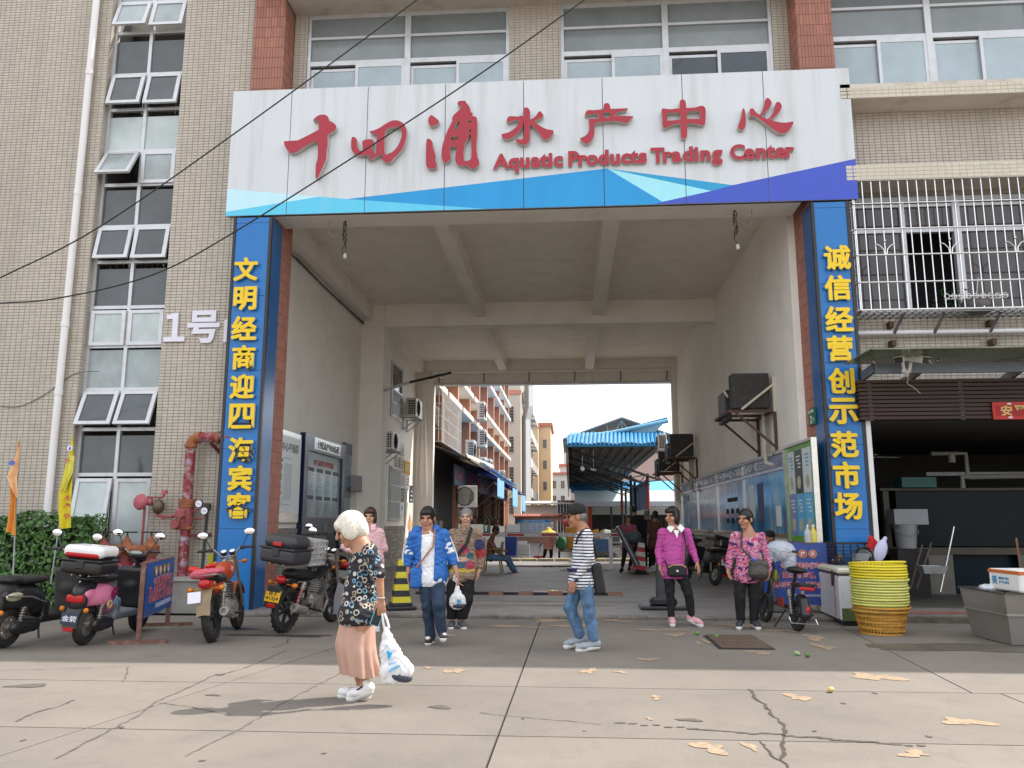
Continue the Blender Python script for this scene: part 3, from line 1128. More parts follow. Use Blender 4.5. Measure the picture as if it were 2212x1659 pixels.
# ================================================================ the big sign
def smooth_loop(pts,n=4):
 out = []
 k = len(pts)
 for i in range(k):
  p0,p1,p2,p3 = (np.array(pts[(i+d)%k],float) for d in (-1,0,1,2))
  for j in range(n):
   t = j/n
   a = .5*((2*p1)+(-p0+p2)*t+(2*p0-5*p1+4*p2-p3)*t*t+(-p0+3*p1-3*p2+p3)*t**3)
   out.append(tuple(a))
 return out
def cut_shape(loops,depth):
 """Extruded filled outline with holes, lying in XY, thickness `depth` about z = 0."""
 c = bpy.data.curves.new('outline','CURVE')
 c.dimensions = '2D'
 c.fill_mode = 'BOTH'
 c.extrude = depth/2
 for lp in loops:
  s = c.splines.new('POLY')
  s.points.add(len(lp)-1)
  for q,p in zip(s.points,lp):
   q.co = (p[0],p[1],0,1)
  s.use_cyclic_u = True
 o = bpy.data.objects.new('outline',c)
 COL.objects.link(o)
 me = bpy.data.meshes.new_from_object(o.evaluated_get(bpy.context.evaluated_depsgraph_get()))
 bpy.data.objects.remove(o)
 bpy.data.curves.remove(c)
 co = [tuple(v.co) for v in me.vertices]
 fs = [tuple(p.vertices) for p in me.polygons]
 bpy.data.meshes.remove(me)
 return co,fs
def front_side(me,m_front,m_side,n=(0,-1,0)):
 me.materials.clear()
 me.materials.append(m_front)
 me.materials.append(m_side)
 nv = Vector(n)
 for p in me.polygons:
  p.material_index = 0 if abs(p.normal.dot(nv))>.7 else 1
SY = 12.90
sign = thing('entrance_sign','wide white and blue sign board with red raised characters over the passage mouth','sign',(-.55,SY,6.66))
sxa,sxb,sza,szb = -5.90,4.80,6.66,9.0
mb = MB()
mb.box(sxa+.02,sxb-.02,SY+.03,SY+.12,sza+.01,szb-.01)
mb.build('backing',M_BLACKTRIM,sign)
edges = [sxa]+[AY(x,300,SY).x for x in (626,792,961,1131,1303,1477.5,1655)]+[sxb]
for a,b_ in zip(edges[:-1],edges[1:]):
 mb = MB()
 mb.box(a+.006,b_-.006,SY,SY+.03,sza,szb)
 mb.build('panel',M_WHITESIGN,sign)
M_CYAN = mat('sign_cyan',(.10,.55,.78),.35,var=.05,streak=True,dirt=(.25,.55,.68),dirt_amt=.3)
M_PALE = mat('sign_pale_cyan',(.33,.72,.82),.35,var=.05,streak=True)
M_PALE2 = mat('sign_ice_blue',(.50,.76,.86),.35,var=.05,streak=True)
M_AZURE = mat('sign_azure',(.010,.29,.64),.35,var=.07,scale=2,streak=True)
M_TEAL = mat('sign_teal',(.015,.31,.58),.35,var=.05)
M_VIO = mat('sign_violet_blue',(.045,.085,.50),.35,var=.06,streak=True)
M_VIO2 = mat('sign_violet_light',(.085,.14,.56),.35,var=.06)
ZB = sza
def onsign(l):
 return [(min(max(p.x,sxa),sxb),max(p.z,ZB)) for p in (AY(x,y,SY) for x,y in l)]
for l,m in (([(480,408),(689,425),(480,458)],M_PALE2),([(480,458),(689,425),(750,430),(1050,480),(480,490)],M_CYAN),
 ([(750,430),(1311,364),(1431,436),(1412,470),(1050,475)],M_AZURE),([(1311,364),(1536,412.6),(1431,436)],M_PALE),
 ([(1311,364),(1583,400),(1536,412.6)],M_TEAL),([(1431,436),(1536,412.6),(1583,400),(1880,342),(1880,450),(1412,470)],M_VIO)):
 pts = onsign(l)
 cl = []
 for p in pts:
  if not cl or (abs(p[0]-cl[-1][0])+abs(p[1]-cl[-1][1]))>1e-4:
   cl.append(p)
 mb = MB()
 for a,b_ in zip(edges[:-1],edges[1:]):  # cut along the panel joints
  def clip(poly,lim,keep):
   out = []
   for i in range(len(poly)):
    p,q = poly[i],poly[(i+1)%len(poly)]
    ip,iq = keep(p[0]),keep(q[0])
    if ip:
     out.append(p)
    if ip!=iq:
     t = (lim-p[0])/(q[0]-p[0])
     out.append((lim,p[1]+(q[1]-p[1])*t))
   return out
  pp = clip(cl,a+.006,lambda x:x>=a+.006)
  pp = clip(pp,b_-.006,lambda x:x<=b_-.006) if pp else pp
  if len(pp)>=3:
   mb.poly([(p[0],SY-.003,p[1]) for p in pp])
 mb.build('printed_band',m,sign)
ZK = 600/2212.0
CH = [
 (1100,440,[[(563,152),(590,115),(640,78),(690,68),(740,70),(780,100),(800,160),(840,175),(890,215),(903,255),(890,290),(850,320),(800,350),(780,370),(775,540),(765,570),(755,720),(735,770),(690,870),(625,1008),(605,1000),(597,980),(600,820),(612,770),(628,690),(632,490),(615,460),(590,460),(470,520),(320,615),(280,633),(235,635),(205,620),(145,530),(133,480),(145,460),(330,447),(360,435),(520,355),(638,290),(643,275),(643,140),(635,133),(610,138),(575,160)]]),
 (1100,440,[[(1130,410),(1155,397),(1190,410),(1210,450),(1210,540),(1230,580),(1260,600),(1297,597),(1287,500),(1290,460),(1320,440),(1390,430),(1440,438),(1455,465),(1440,520),(1437,590),(1478,640),(1450,660),(1400,672),(1350,665),(1325,650),(1300,665),(1250,672),(1200,660),(1150,620),(1125,570),(1122,480)]]),
 (1100,440,[[(1392,315),(1460,298),(1540,262),(1620,210),(1700,165),(1770,150),(1830,160),(1890,195),(1925,250),(1942,320),(1935,400),(1905,510),(1850,610),(1770,690),(1690,772),(1640,768),(1600,750),(1575,710),(1590,665),(1545,660),(1490,690),(1430,720),(1385,727),(1368,720),(1482,645),(1490,590),(1500,420),(1503,353),(1460,350),(1420,340)],
 [(1625,330),(1645,290),(1690,262),(1760,248),(1830,255),(1865,290),(1870,350),(1850,440),(1810,530),(1740,610),(1680,640),(1618,642),(1620,400)]]),
 (1660,380,[[(240,295),(270,312),(345,370),(352,400),(330,425),(240,462),(210,430),(193,380),(203,330)]]),
 (1660,380,[[(170,665),(185,645),(215,645),(245,675),(258,700),(262,760),(290,850),(300,890),(300,985),(318,1010),(318,1055),(290,1080),(220,1085),(185,1070),(163,1030),(160,900),(165,740)]]),
 (1660,380,[[(625,125),(640,95),(680,85),(740,87),(755,110),(790,155),(815,205),(820,250),(850,268),(848,290),(838,308),(890,320),(915,360),(915,600),(905,760),(918,900),(940,960),(945,1010),(915,1060),(860,1088),(810,1070),(770,1045),(730,1035),(680,1045),(630,1025),(600,980),(592,930),(600,850),(616,768),(610,760),(530,760),(523,768),(517,880),(525,910),(515,950),(470,990),(430,993),(400,950),(390,880),(400,770),(420,690),(450,600),(490,500),(548,385),(545,345),(570,295),(640,230),(690,175),(670,158),(640,150)],
 [(640,372),(650,400),(645,465),(610,500),(582,522),(580,490),(600,440)],[(768,392),(800,370),(832,375),(833,400),(780,403)],
 [(530,605),(570,622),(615,612),(637,588),(632,640),(590,660),(530,662)],[(800,560),(822,600),(830,760),(830,900),(810,955),(735,970),(715,900),(725,780),(745,690),(790,630)],
 [(740,543),(780,533),(822,498),(822,540),(790,545)]]),
 (1660,380,[[(1352,390),(1360,340),(1395,312),(1450,312),(1520,318),(1560,303),(1595,315),(1603,370),(1593,440),(1550,520),(1480,590),(1400,640),(1340,648),(1295,630),(1275,590),(1290,572),(1380,550),(1470,490),(1520,430),(1530,385),(1505,370),(1440,375),(1380,400),(1360,400)]]),
 (1660,380,[[(1607,220),(1615,190),(1645,180),(1680,205),(1697,250),(1693,350),(1710,358),(1750,335),(1790,295),(1815,255),(1835,240),(1870,258),(1893,300),(1880,325),(1820,355),(1765,388),(1800,425),(1870,470),(1950,505),(2030,518),(2043,545),(2020,600),(1960,645),(1910,650),(1870,620),(1830,560),(1760,485),(1700,430),(1693,640),(1680,690),(1640,725),(1590,732),(1530,710),(1490,670),(1482,648),(1500,645),(1550,658),(1585,645),(1607,600)]]),
 (2280,380,[[(220,290),(230,255),(260,225),(310,220),(350,224),(486,208),(494,195),(497,150),(515,125),(545,118),(575,130),(590,160),(598,200),(610,204),(835,195),(842,205),(820,232),(740,240),(690,258),(665,300),(675,310),(915,310),(918,325),(870,390),(820,410),(770,400),(700,387),(600,383),(480,395),(370,415),(355,450),(360,540),(345,620),(310,680),(250,718),(200,700),(160,660),(150,640),(165,628),(220,605),(265,560),(285,510),(285,440),(278,380),(285,352),(415,350),(428,330),(385,270),(330,278),(230,300)],
 [(480,275),(495,258),(590,258),(598,275),(595,310),(575,330),(500,330),(485,300)]]),
 (2280,380,[[(1350,225),(1365,200),(1390,198),(1470,208),(1605,195),(1618,175),(1618,100),(1635,70),(1665,65),(1695,80),(1708,110),(1712,180),(1725,190),(1780,188),(1860,180),(1920,160),(1960,160),(1995,190),(2002,240),(1997,400),(1985,430),(1955,445),(1860,420),(1780,415),(1735,420),(1728,440),(1728,590),(1715,625),(1680,642),(1650,635),(1635,605),(1637,445),(1625,425),(1600,423),(1540,430),(1470,455),(1400,490),(1380,480),(1365,440),(1358,300)],
 [(1437,280),(1450,263),(1610,262),(1625,275),(1628,340),(1615,360),(1450,378),(1436,365)],[(1725,262),(1740,245),(1900,235),(1920,250),(1918,330),(1900,350),(1735,350),(1722,335)]]),
 (2640,360,[[(1215,285),(1230,270),(1248,290),(1262,370),(1267,470),(1255,550),(1225,585),(1180,580),(1150,550),(1160,500),(1190,430),(1208,340)]]),
 (2640,360,[[(1322,300),(1335,278),(1360,270),(1385,285),(1410,320),(1468,362),(1510,300),(1535,220),(1555,140),(1585,115),(1625,140),(1647,190),(1630,240),(1580,295),(1500,378),(1540,405),(1595,425),(1660,350),(1690,280),(1705,200),(1740,172),(1780,195),(1797,240),(1780,290),(1740,345),(1690,395),(1630,438),(1700,462),(1790,478),(1880,478),(1940,465),(1967,468),(1965,495),(1920,570),(1860,625),(1790,638),(1730,620),(1640,555),(1540,480),(1440,405),(1380,380),(1340,385),(1325,395),(1332,350)]]),
 ]
LF = SY-.10
groups = [(0,),(1,2),(3,4,5),(6,7),(8,),(9,),(10,11)]
for gi in groups:
 mb = MB()
 for i in gi:
  ox,oy,loops = CH[i]
  L3 = []
  for lp in loops:
   w = [AYS(ox+x*ZK,oy+y*ZK,LF) for x,y in smooth_loop(lp,3)]
   L3.append([(p.x,p.z) for p in w])
  co,fs = cut_shape(L3,.085)
  mb._add([(p[0],LF+.0425+p[2],p[1]) for p in co],fs)
 o = mb.build('raised_character',M_RED,sign)
 front_side(o.data,M_RED,M_LETTERSIDE)
eng = [('A',2005),('q',2054.6),('u',2099),('a',2143),('t',2177),('i',2202),('c',2233.7),('P',2295),('r',2331),('o',2368.7),('d',2414.8),('u',2461),('c',2504),('t',2537.7),('s',2572),
 ('T',2631.8),('r',2670.6),('a',2707),('d',2752.8),('i',2787),('n',2823),('g',2869),('C',2952),('e',2999),('n',3045),('t',3085),('e',3122.8),('r',3162)]
LE = SY-.06
esz = (AYS(2005,614.6,LE).z-AYS(2005,671.6,LE).z)/.73
for ch,x in eng:
 yb = 671.6+(627-671.6)*(x-2005)/(3162-2005)
 c = AYS(x,yb,LE)
 co,fs = text_data(ch,esz,.03,.016,1,'LEFT',3)
 mx = (co[:,0].min()+co[:,0].max())/2
 mb = MB()
 mb._add([(c.x+p[0]-mx,LE+.03-p[2],c.z+p[1]) for p in co],fs)
 o = mb.build('raised_letter',M_RED,sign)
 front_side(o.data,M_RED,M_LETTERSIDE)
 # ---------------------------------------------------------------- the two tall blue pillar signs
M_BLUE2 = mat('sign_blue_side',(.008,.10,.29),.25,var=.1,scale=2,spec=.6)
def pillar_sign(name,label,x0,x1,zb,zt,chars,centres,inner):
 t = thing(name,label,'sign',((x0+x1)/2,SY,zb))
 zs = [zb]
 while zs[-1]<zt-1.35:
  zs.append(zs[-1]+1.30)
 zs.append(zt)
 for a,b_ in zip(zs[:-1],zs[1:]):
  mb = MB()
  mb.box(x0+.05,x1-.05,SY,SY+.03,a+.003,b_-.003)
  mb.build('panel',M_BLUE,t)
 for x in (x0,x1):
  mb = MB()
  mb.box(x-.0 if x==x0 else x-.048,x+.048 if x==x0 else x,SY-.012,SY+.05,zb,zt)
  mb.build('edge_strip',M_BLACKTRIM,t)
 if inner:
  mb = MB()
  xs = x1 if inner>0 else x0
  mb.box(min(xs,xs-inner*.02),max(xs,xs-inner*.02),SY+.05,SY+.50,zb,zt)
  mb.build('side_panel',M_BLUE2,t)
 mb = MB()
 mb.box(x0+.06,x1-.06,SY+.035,SY+.10,zb,zt)
 mb.build('backing',M_BLACKTRIM,t)
 for ch,(px,py) in zip(chars,centres):
  c = AY(px,py,SY-.05)
  mb = MB()
  for q in range(7):  # overlapping copies give the heavy strokes
   w_ = .0115 if q else 0
   text_to(mb,ch,(c.x+w_*math.cos(q),SY-.05-.0004*q,c.z+w_*math.sin(q)),h=.395,extrude=.022,bold=.008)
  o = mb.build('raised_character',M_YELLOW,t)
  front_side(o.data,M_YELLOW,M_LETTERSIDE)
 return t
pillar_sign('pillar_sign','tall blue pillar sign left of the passage with nine yellow characters',-5.74,-5.06,.02,6.62,'文明经商迎四海宾客',
 [(532,582),(530,645),(528,709),(527,772),(524,835),(523,899),(521,972),(519,1033),(516,1092)],1)
pillar_sign('pillar_sign','tall blue pillar sign right of the passage with nine yellow characters',4.02,4.63,.02,6.62,'诚信经营创示范市场',
 [(1808,557),(1809,622),(1812,689),(1814,753),(1817,823),(1821,888),(1824,960),(1828,1026),(1832,1093)],-1)
# building number on the left wall
nb = thing('wall_lettering','large white 1号 building number fixed to the beige tiled wall','sign',(-6.6,13.2,3.9))
M_LAV = mat('white_letter',(.72,.71,.80),.4,var=.04)
LW = LY-.03
for ch,(px,py),w,h in (('１',(378,707),None,62),('号',(440,706),None,70)):
 c = AY(px,py,LW)
 hh = AY(px,py-h/2,LW).z-AY(px,py+h/2,LW).z
 mb = MB()
 text_to(mb,ch,(c.x,LW,c.z),h=hh,extrude=.015,bold=.03)
 mb.build('letter',M_LAV,nb)
c = AY(488,715,LW)
mb = MB()
mb.box(c.x-.03,c.x+.035,LW-.015,LW+.015,c.z-.2,c.z+.2)
mb.build('letter',M_LAV,nb)
# ---------------------------------------------------------------- overhead cables and loose wiring
M_CABLE = mat('black_cable',(.012,.011,.012),.5,var=.1)
def sag_pts(vp,Y,n=6):
 P = [AY(x,y,Y) for x,y in vp]
 out = []
 for i in range(len(P)-1):
  p0,p1,p2,p3 = P[max(i-1,0)],P[i],P[i+1],P[min(i+2,len(P)-1)]
  for j in range(n):
   t = j/n
   out.append(.5*((2*p1)+(p2-p0)*t+(2*p0-5*p1+4*p2-p3)*t*t+(-p0+3*p1-3*p2+p3)*t**3))
 out.append(P[-1])
 return out
def cable(vp,Y,r,name,label,cat='cable',m=None):
 mb = MB()
 mb.tube(sag_pts(vp,Y),r,6)
 return tag(mb.build(name,m or M_CABLE,None,smooth=True),label,cat)
cable([(-420,790),(-200,695),(0,600),(220,487),(560,250),(900,0),(1200,-225)],11.6,.011,'overhead_cable','straight black cable sloping across the sky side of the sign, upper of the two')
cable([(-400,700),(-150,668),(0,655),(100,648),(250,618),(370,577),(500,505),(700,380),(1000,185),(1262,0),(1560,-215)],11.4,.011,'overhead_cable','sagging black cable that crosses the red characters, lower of the two')
cable([(0,878),(45,877),(100,850),(160,808),(215,802)],LY-.02,.006,'wall_wire','thin grey wire looping along the left tiled wall behind the white drainpipe','wire',mat('grey_wire',(.12,.11,.10),.7))
def dangling(px,py,label,side):
 c = AY(px,py,13.25)
 t = thing('dangling_wires',label,'wires',(c.x,c.y,6.66-.75))
 top = Vector((c.x,c.y,6.655))
 for k in range(5):
  mb = MB()
  a = [top+Vector((random.uniform(-.02,.02),0,0))]
  z = 0
  L_ = random.uniform(.35,.62)
  for i in range(1,8):
   a.append(top+Vector((math.sin(i*1.3+k)*.035+side*.0,math.cos(i*1.7+k*2)*.03,-L_*i/7)))
  mb.tube(a,.006,5)
  mb.build('wire',M_CABLE if k!=2 else M_RUST,t,smooth=True)
 mb = MB()
 mb.tube([top+Vector((side*.28,0,0)),top+Vector((side*.28,0,-.22)),top+Vector((side*.2,0,-.30)),top+Vector((side*.05,0,-.2))],.008,6)
 mb.build('wire',mat('grey_flex',(.25,.22,.19),.7),t,smooth=True)
 mb = MB()
 e = top+Vector((.02,0,-.66))
 mb.lathe([(.012,.06),(.03,.04),(.034,.0),(.03,-.03),(.022,-.04)],e,(0,0,1),12)
 mb.build('bulb_holder',mat('bulb_holder',(.45,.44,.42),.4),t,smooth=True)
dangling(745,490,'tangled wires with an empty bulb holder hanging at the left of the passage mouth',-1)
dangling(1588,470,'tangled wires with an empty bulb holder hanging at the right of the passage mouth',1)
# white drainpipe down the left wall
dp = thing('drainpipe','white plastic drainpipe running down the beige tiled wall','drainpipe',(-8.85,13.1,0))
px_ = AY(150,600,13.1).x
mb = MB()
mb.cyl((px_,13.11,.4),(px_,13.11,ZTOP),.062,n=18)
mb.build('pipe',mat('white_pvc',(.76,.74,.74),.45,var=.06,streak=True,dirt=(.5,.46,.42),dirt_amt=.3),dp,smooth=True)
for y in (158,416,700,847):
 z = AY(150,y,13.1).z
 mb = MB()
 mb.cyl((px_,13.11,z-.05),(px_,13.11,z+.05),.070,n=18)
 mb.build('collar',_mats['white_pvc'],dp,smooth=True)
 # ================================================================ air conditioners (outdoor units)
M_ACW = mat('ac_white',(.70,.69,.66),.4,var=.06,dirt=(.45,.42,.38),dirt_amt=.4,dirt_scale=3)
M_ACD = mat('ac_dark_core',(.028,.027,.027),.7,var=.3)
M_STEEL = mat('grey_steel',(.34,.35,.36),.45,metal=.4,var=.15,dirt=(.2,.15,.12),dirt_amt=.4,dirt_scale=5)
def ac_unit(label,loc,rz,group,w=.82,h=.56,d=.30,old=False,brace=True):
 """Outdoor unit: cabinet, grille with fan behind it, feet, wall bracket. Local: fan face towards -y, wall side +y."""
 t = thing('air_conditioner',label,'air conditioner',loc,rz,group)
 body = mat('ac_sooty',(.045,.043,.040),.7,var=.4,scale=6) if old else M_ACW
 mb = MB()
 mb.rbox((0,0,h/2),(w,d,h),None,.015)
 mb.build('cabinet',body,t,world=False)
 mb = MB()
 mb.lathe([(.0,.004),(h*.40,.004),(h*.41,-.012),(h*.43,-.012),(h*.44,.002)],(-w*.14,-d/2-.002,h/2),(0,1,0),24)
 for k in range(5):
  mb.torus((-w*.14,-d/2-.016,h/2),(0,1,0),h*(.08+.08*k),.005,20,4)
 mb.build('fan_grille',M_ACD,t,smooth=True,world=False)
 mb = MB()
 for i in range(4):
  for j in range(6):
   mb.box(-w/2-.004,-w/2+.01,-d/2+.04+i*.06,-d/2+.085+i*.06,h*.12+j*h*.13,h*.12+j*h*.13+h*.09)
   mb.box(w/2-.01,w/2+.004,-d/2+.04+i*.06,-d/2+.085+i*.06,h*.12+j*h*.13,h*.12+j*h*.13+h*.09)
 mb.build('side_vent',M_ACD,t,world=False)
 mb = MB()
 for x in (-w*.32,w*.32):
  mb.box(x-.02,x+.02,-d/2-.06,d/2+.14,-.05,-.01)
  mb.box(x-.02,x+.02,d/2+.10,d/2+.14,-.45,-.05)
  if brace:
   mb.beam((x,-d/2,-.05),(x,d/2+.10,-.42),.03,.03)
 mb.build('bracket',M_RUST if old else M_STEEL,t,world=False)
 return t
 # ================================================================ market street beyond the passage
M_ORANGE = mat('orange_column_tile',(.40,.19,.13),.6,var=.12,scale=3,streak=True)
M_CREAMW = mat('cream_facade',(.62,.58,.52),.8,var=.08,scale=1)
M_SOFB = mat('sill_soffit',(.55,.58,.62),.8,var=.08)
M_WPANE = glass('far_window',(.30,.40,.47),.08)
M_BLUEROOF = mat('blue_sheet_roof',(.035,.30,.60),.4,var=.1,scale=3,streak=False,dirt=(.10,.40,.66),dirt_amt=.4)
M_TARPB = mat('blue_tarp',(.012,.030,.26),.5,var=.25,scale=4)
M_TARPL = mat('light_blue_cloth',(.20,.42,.72),.8,var=.15,scale=6)
M_SHOPSIGN = mat('dark_blue_shop_sign',(.012,.035,.085),.5,var=.25,scale=3)
M_SIGNTXT = mat('faded_red_text',(.30,.05,.06),.6,var=.2)
mk = thing('market_building','cream market building beyond the passage with orange columns and white window ledges','building',(-6.5,30,0))
mb = MB()
mb.box(-14,-5.85,29.35,70,0,15.5)
mb.build('wall',M_CREAMW,mk)
bays = [(28.75+4.55*i,28.75+4.55*(i+1)) for i in range(9)]
for (a,b_) in bays:
 mb = MB()
 mb.box(-5.86,-5.22,b_-.40,b_+.02,0,15.5)
 mb.build('column',M_ORANGE,mk)
 for z0,z1 in ((6.62,6.86),(7.86,8.10),(10.02,10.26),(11.24,11.48),(13.4,13.64),(14.62,14.86)):
  mb = MB()
  mb.box(-5.86,-5.0,a+.07,b_-.45,z0,z1)
  mb.build('window_ledge',M_SOFB if int(z0*10)%3 else M_CREAMW,mk)
 for z0,z1 in ((4.4,6.62),(8.10,10.02),(11.48,13.4)):
  f = MB()
  n = 3
  for k in range(n+1):
   y = a+.12+(b_-.55-a-.12)*k/n
   f.box(-5.86,-5.80,y-.03,y+.03,z0,z1)
  for z in (z0+.03,z0+(z1-z0)*.62,z1-.03):
   f.box(-5.86,-5.81,a+.15,b_-.58,z-.03,z+.03)
  w = f.build('window',M_ALU,mk)
  for k in range(n):
   ya,yb = a+.12+(b_-.67-a)*k/n,a+.12+(b_-.67-a)*(k+1)/n
   p = MB()
   p.box(-5.845,-5.83,ya+.03,yb-.03,z0+.06,z1-.06)
   p.build('pane',M_WPANE,w)
   # barred balcony cage on the nearest bay with hanging washing
M_CAGE = mat('cage_bars',(.62,.58,.54),.4,metal=.3)
cg = thing('window_cage','rust-streaked barred cage with washing on the nearest bay of the market building','window cage',(-5.5,34,4.5))
mb = MB()
for i in range(27):
 y = 31.2+i*.22
 mb.cyl((-4.98,y,4.55),(-4.98,y,6.55),.012,n=5)
for z in (4.55,5.05,5.55,6.05,6.55):
 mb.cyl((-4.98,31.2,z),(-4.98,36.92,z),.016,n=5)
 mb.cyl((-5.85,31.2,z),(-4.98,31.2,z),.016,n=5)
for x in (-5.7,-5.5,-5.3,-5.1):
 mb.cyl((x,31.2,4.55),(x,31.2,6.55),.012,n=5)
mb.build('bars',M_CAGE,cg)
mb = MB()
mb.box(-5.8,-5.0,31.2,36.9,4.50,4.54)
mb.build('tray',M_RUST,cg)
for i,(y,c) in enumerate(((31.6,(.10,.05,.04)),(32.1,(.16,.15,.06)),(32.6,(.02,.02,.03)),(33.4,(.30,.12,.10)),(35.0,(.04,.05,.12)))):
 ga = blob('hanging_garment',mat('washing_%d'%i,c,.9,var=.3),[bxp((0,0,-.35),(.05,.18,.38),.04),elp((0,0,.0),(.05,.24,.10))],.03,None,loc=(-5.3,y,5.95),noise=.01)
 tag(ga,['brown','olive','black','dull red','navy'][i]+' garment drying inside the barred cage','garment','washing in the cage')
for (y,z,lab) in ((38.6,4.35,'white air conditioner beside the blue window, nearest the cage'),(43.6,5.45,'large white air conditioner on a bracket under the second row of ledges'),
 (43.8,3.95,'white air conditioner below the large bracketed one'),(47.0,4.1,'small white air conditioner next to the lower bracketed one'),
 (43.3,6.9,'white air conditioner resting on the upper ledge'),(56.5,4.3,'white air conditioner near the black downpipe'),(62.0,4.0,'white air conditioner farthest along the market building')):
 ac_unit(lab,(-4.72,y,z),R(90),'air conditioners on the market building',w=1.0,h=.95 if y<55 else .7,d=.42)
 # shop row: lean-to roof, awnings, hanging cloth, shop signs
lr = thing('shop_row','row of dark market shops with blue sign boards under a sheet roof','shop row',(-5,33,0))
mb = MB()
mb.prism([(-5.2,29.4,4.35),(-3.6,29.4,3.72),(-3.6,29.4,3.66),(-5.2,29.4,4.29)],(0,26,0))
mb.build('lean_to_roof',mat('dark_brown_sheet',(.10,.085,.075),.7,var=.3),lr)  # roof sheet in a dark brown
mb = MB()
n = 90
for i in range(n):
 y = 33.5+i*.24
 mb.prism([(-4.9,y,4.36),(-3.5,y,3.84),(-3.5,y,3.80),(-4.9,y,4.32)],(0,.13,0))
mb.build('corrugated_sheet',M_BLUEROOF,lr)
mb = MB()
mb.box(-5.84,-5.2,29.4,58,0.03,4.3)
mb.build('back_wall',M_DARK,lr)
for i in range(8):
 y = 30.6+i*3.3
 mb = MB()
 mb.box(-4.42,-4.36,y,y+3.2,2.85,3.62)
 sb = mb.build('shop_sign',M_SHOPSIGN,lr)
 mb = MB()
 text_to(mb,['永兴水产','顺发海鲜','批发零售','鲜活水产','海鲜批发','水产行','鲜鱼档','干货行'][i],(-4.352,y+1.6,3.26),w=2.1,h=.48,right=(0,1,0),extrude=.004)
 mb.build('lettering',M_SIGNTXT,sb)
 mb = MB()
 mb.box(-4.9,-4.6,y+3.2,y+3.32,.03,3.6)
 mb.build('post',M_RUST if i%2 else M_ORANGE,lr)
aw = thing('blue_awning','long deep blue tarpaulin awning sloping out over the market shops','awning',(-3.9,38,3.2))
mb = MB()
for k in range(14):
 y = 34.0+k*1.7
 s = .06*math.sin(k*1.9)
 mb.prism([(-4.3,y,3.80+s),(-3.15-.25*(k%3==0),y,3.32+s),(-3.15,y,3.28+s),(-4.3,y,3.76+s)],(0,1.68,0))
mb.build('tarpaulin',M_TARPB,aw)
for y in (36,40,44,48,52):
 mb = MB()
 mb.cyl((-4.5,y,2.2),(-3.2,y,3.3),.02,n=6)
 mb.build('strut',M_STEEL,aw)
mb = MB()
mb.tube([(-4.1,31.2,3.93),(-3.55,36.5,3.86)],.16,12)
tag(mb.build('rolled_tarpaulin',mat('dirty_canvas',(.50,.46,.40),.9,var=.3,scale=5),None,smooth=True),'rolled dirty canvas lying along the edge of the shop roof','tarpaulin')
def scallop(y0,y1,x,zt,h,label):
 mb = MB()
 n = 9
 for i in range(n):
  a,b_ = y0+(y1-y0)*i/n,y0+(y1-y0)*(i+1)/n
  dx0,dx1 = .05*math.sin(i*1.2),.05*math.sin((i+1)*1.2)
  m_ = (a+b_)/2
  pts = [(x+dx0,a,zt),(x+dx1,b_,zt),(x+dx1,b_,zt-h),(x+(dx0+dx1)/2,m_,zt-h-.08),(x+dx0,a,zt-h)]
  mb.prism(pts,(.012,0,0))
 return tag(mb.build('hanging_cloth',M_TARPL,None),label,'cloth','light blue cloths hanging from the awning')
scallop(35.0,38.9,-3.12,3.32,.75,'light blue scalloped cloth nearest the passage, hanging from the awning')
scallop(44.5,49.0,-3.12,3.30,.95,'light blue scalloped cloth in the middle of the awning')
scallop(53.5,57.5,-3.12,3.20,1.0,'light blue cloth at the far end of the awning')
ac_unit('white air conditioner with square grille hung under the shop signs',(-4.15,32.6,2.02),R(20),'air conditioners in the market street',w=.80,h=.86,d=.36)
# goods in front of the shops
M_FOAM = mat('white_foam',(.74,.74,.72),.8,var=.06,obj=True)
M_BIN = mat('blue_plastic',(.010,.045,.26),.4,var=.1)
M_WOODB = mat('brown_board',(.12,.085,.065),.8,var=.3)
def open_box(name,label,cat,loc,s,m,rz=0.0,group=None,wall=.03,flare=0.0,rim=0.0):
 t = thing(name,label,cat,loc,rz,group)
 mb = MB()
 w,d,h = s
 k = 1-flare
 o = [(-w/2*k,-d/2*k,0),(w/2*k,-d/2*k,0),(w/2*k,d/2*k,0),(-w/2*k,d/2*k,0)]
 O2 = [(-w/2,-d/2,h),(w/2,-d/2,h),(w/2,d/2,h),(-w/2,d/2,h)]
 i2 = [(p[0]-math.copysign(wall,p[0]),p[1]-math.copysign(wall,p[1]),h) for p in O2]
 ib = [(p[0]-math.copysign(wall,p[0]),p[1]-math.copysign(wall,p[1]),wall) for p in o]
 vs = o+O2+i2+ib
 fs = [(3,2,1,0)]
 for k_ in range(4):
  j = (k_+1)%4
  fs+=[(k_,j,4+j,4+k_),(4+k_,4+j,8+j,8+k_),(8+k_,8+j,12+j,12+k_)]
 fs.append((12,13,14,15))
 mb._add(vs,fs)
 mb.build('shell',m,t,world=False)
 if rim:
  mb = MB()
  for (x0,x1,y0,y1) in ((-w/2-rim,w/2+rim,-d/2-rim,-d/2),(-w/2-rim,w/2+rim,d/2,d/2+rim),(-w/2-rim,-w/2,-d/2,d/2),(w/2,w/2+rim,-d/2,d/2)):
   mb.box(x0,x1,y0,y1,h-rim*1.5,h+.003)
  mb.build('rim',m,t,world=False)
 return t
open_box('bin','square blue plastic bin on the wet street before the red end wall','bin',(-2.65,35.4,.035),(.75,.75,.95),M_BIN,flare=.1,rim=.03)
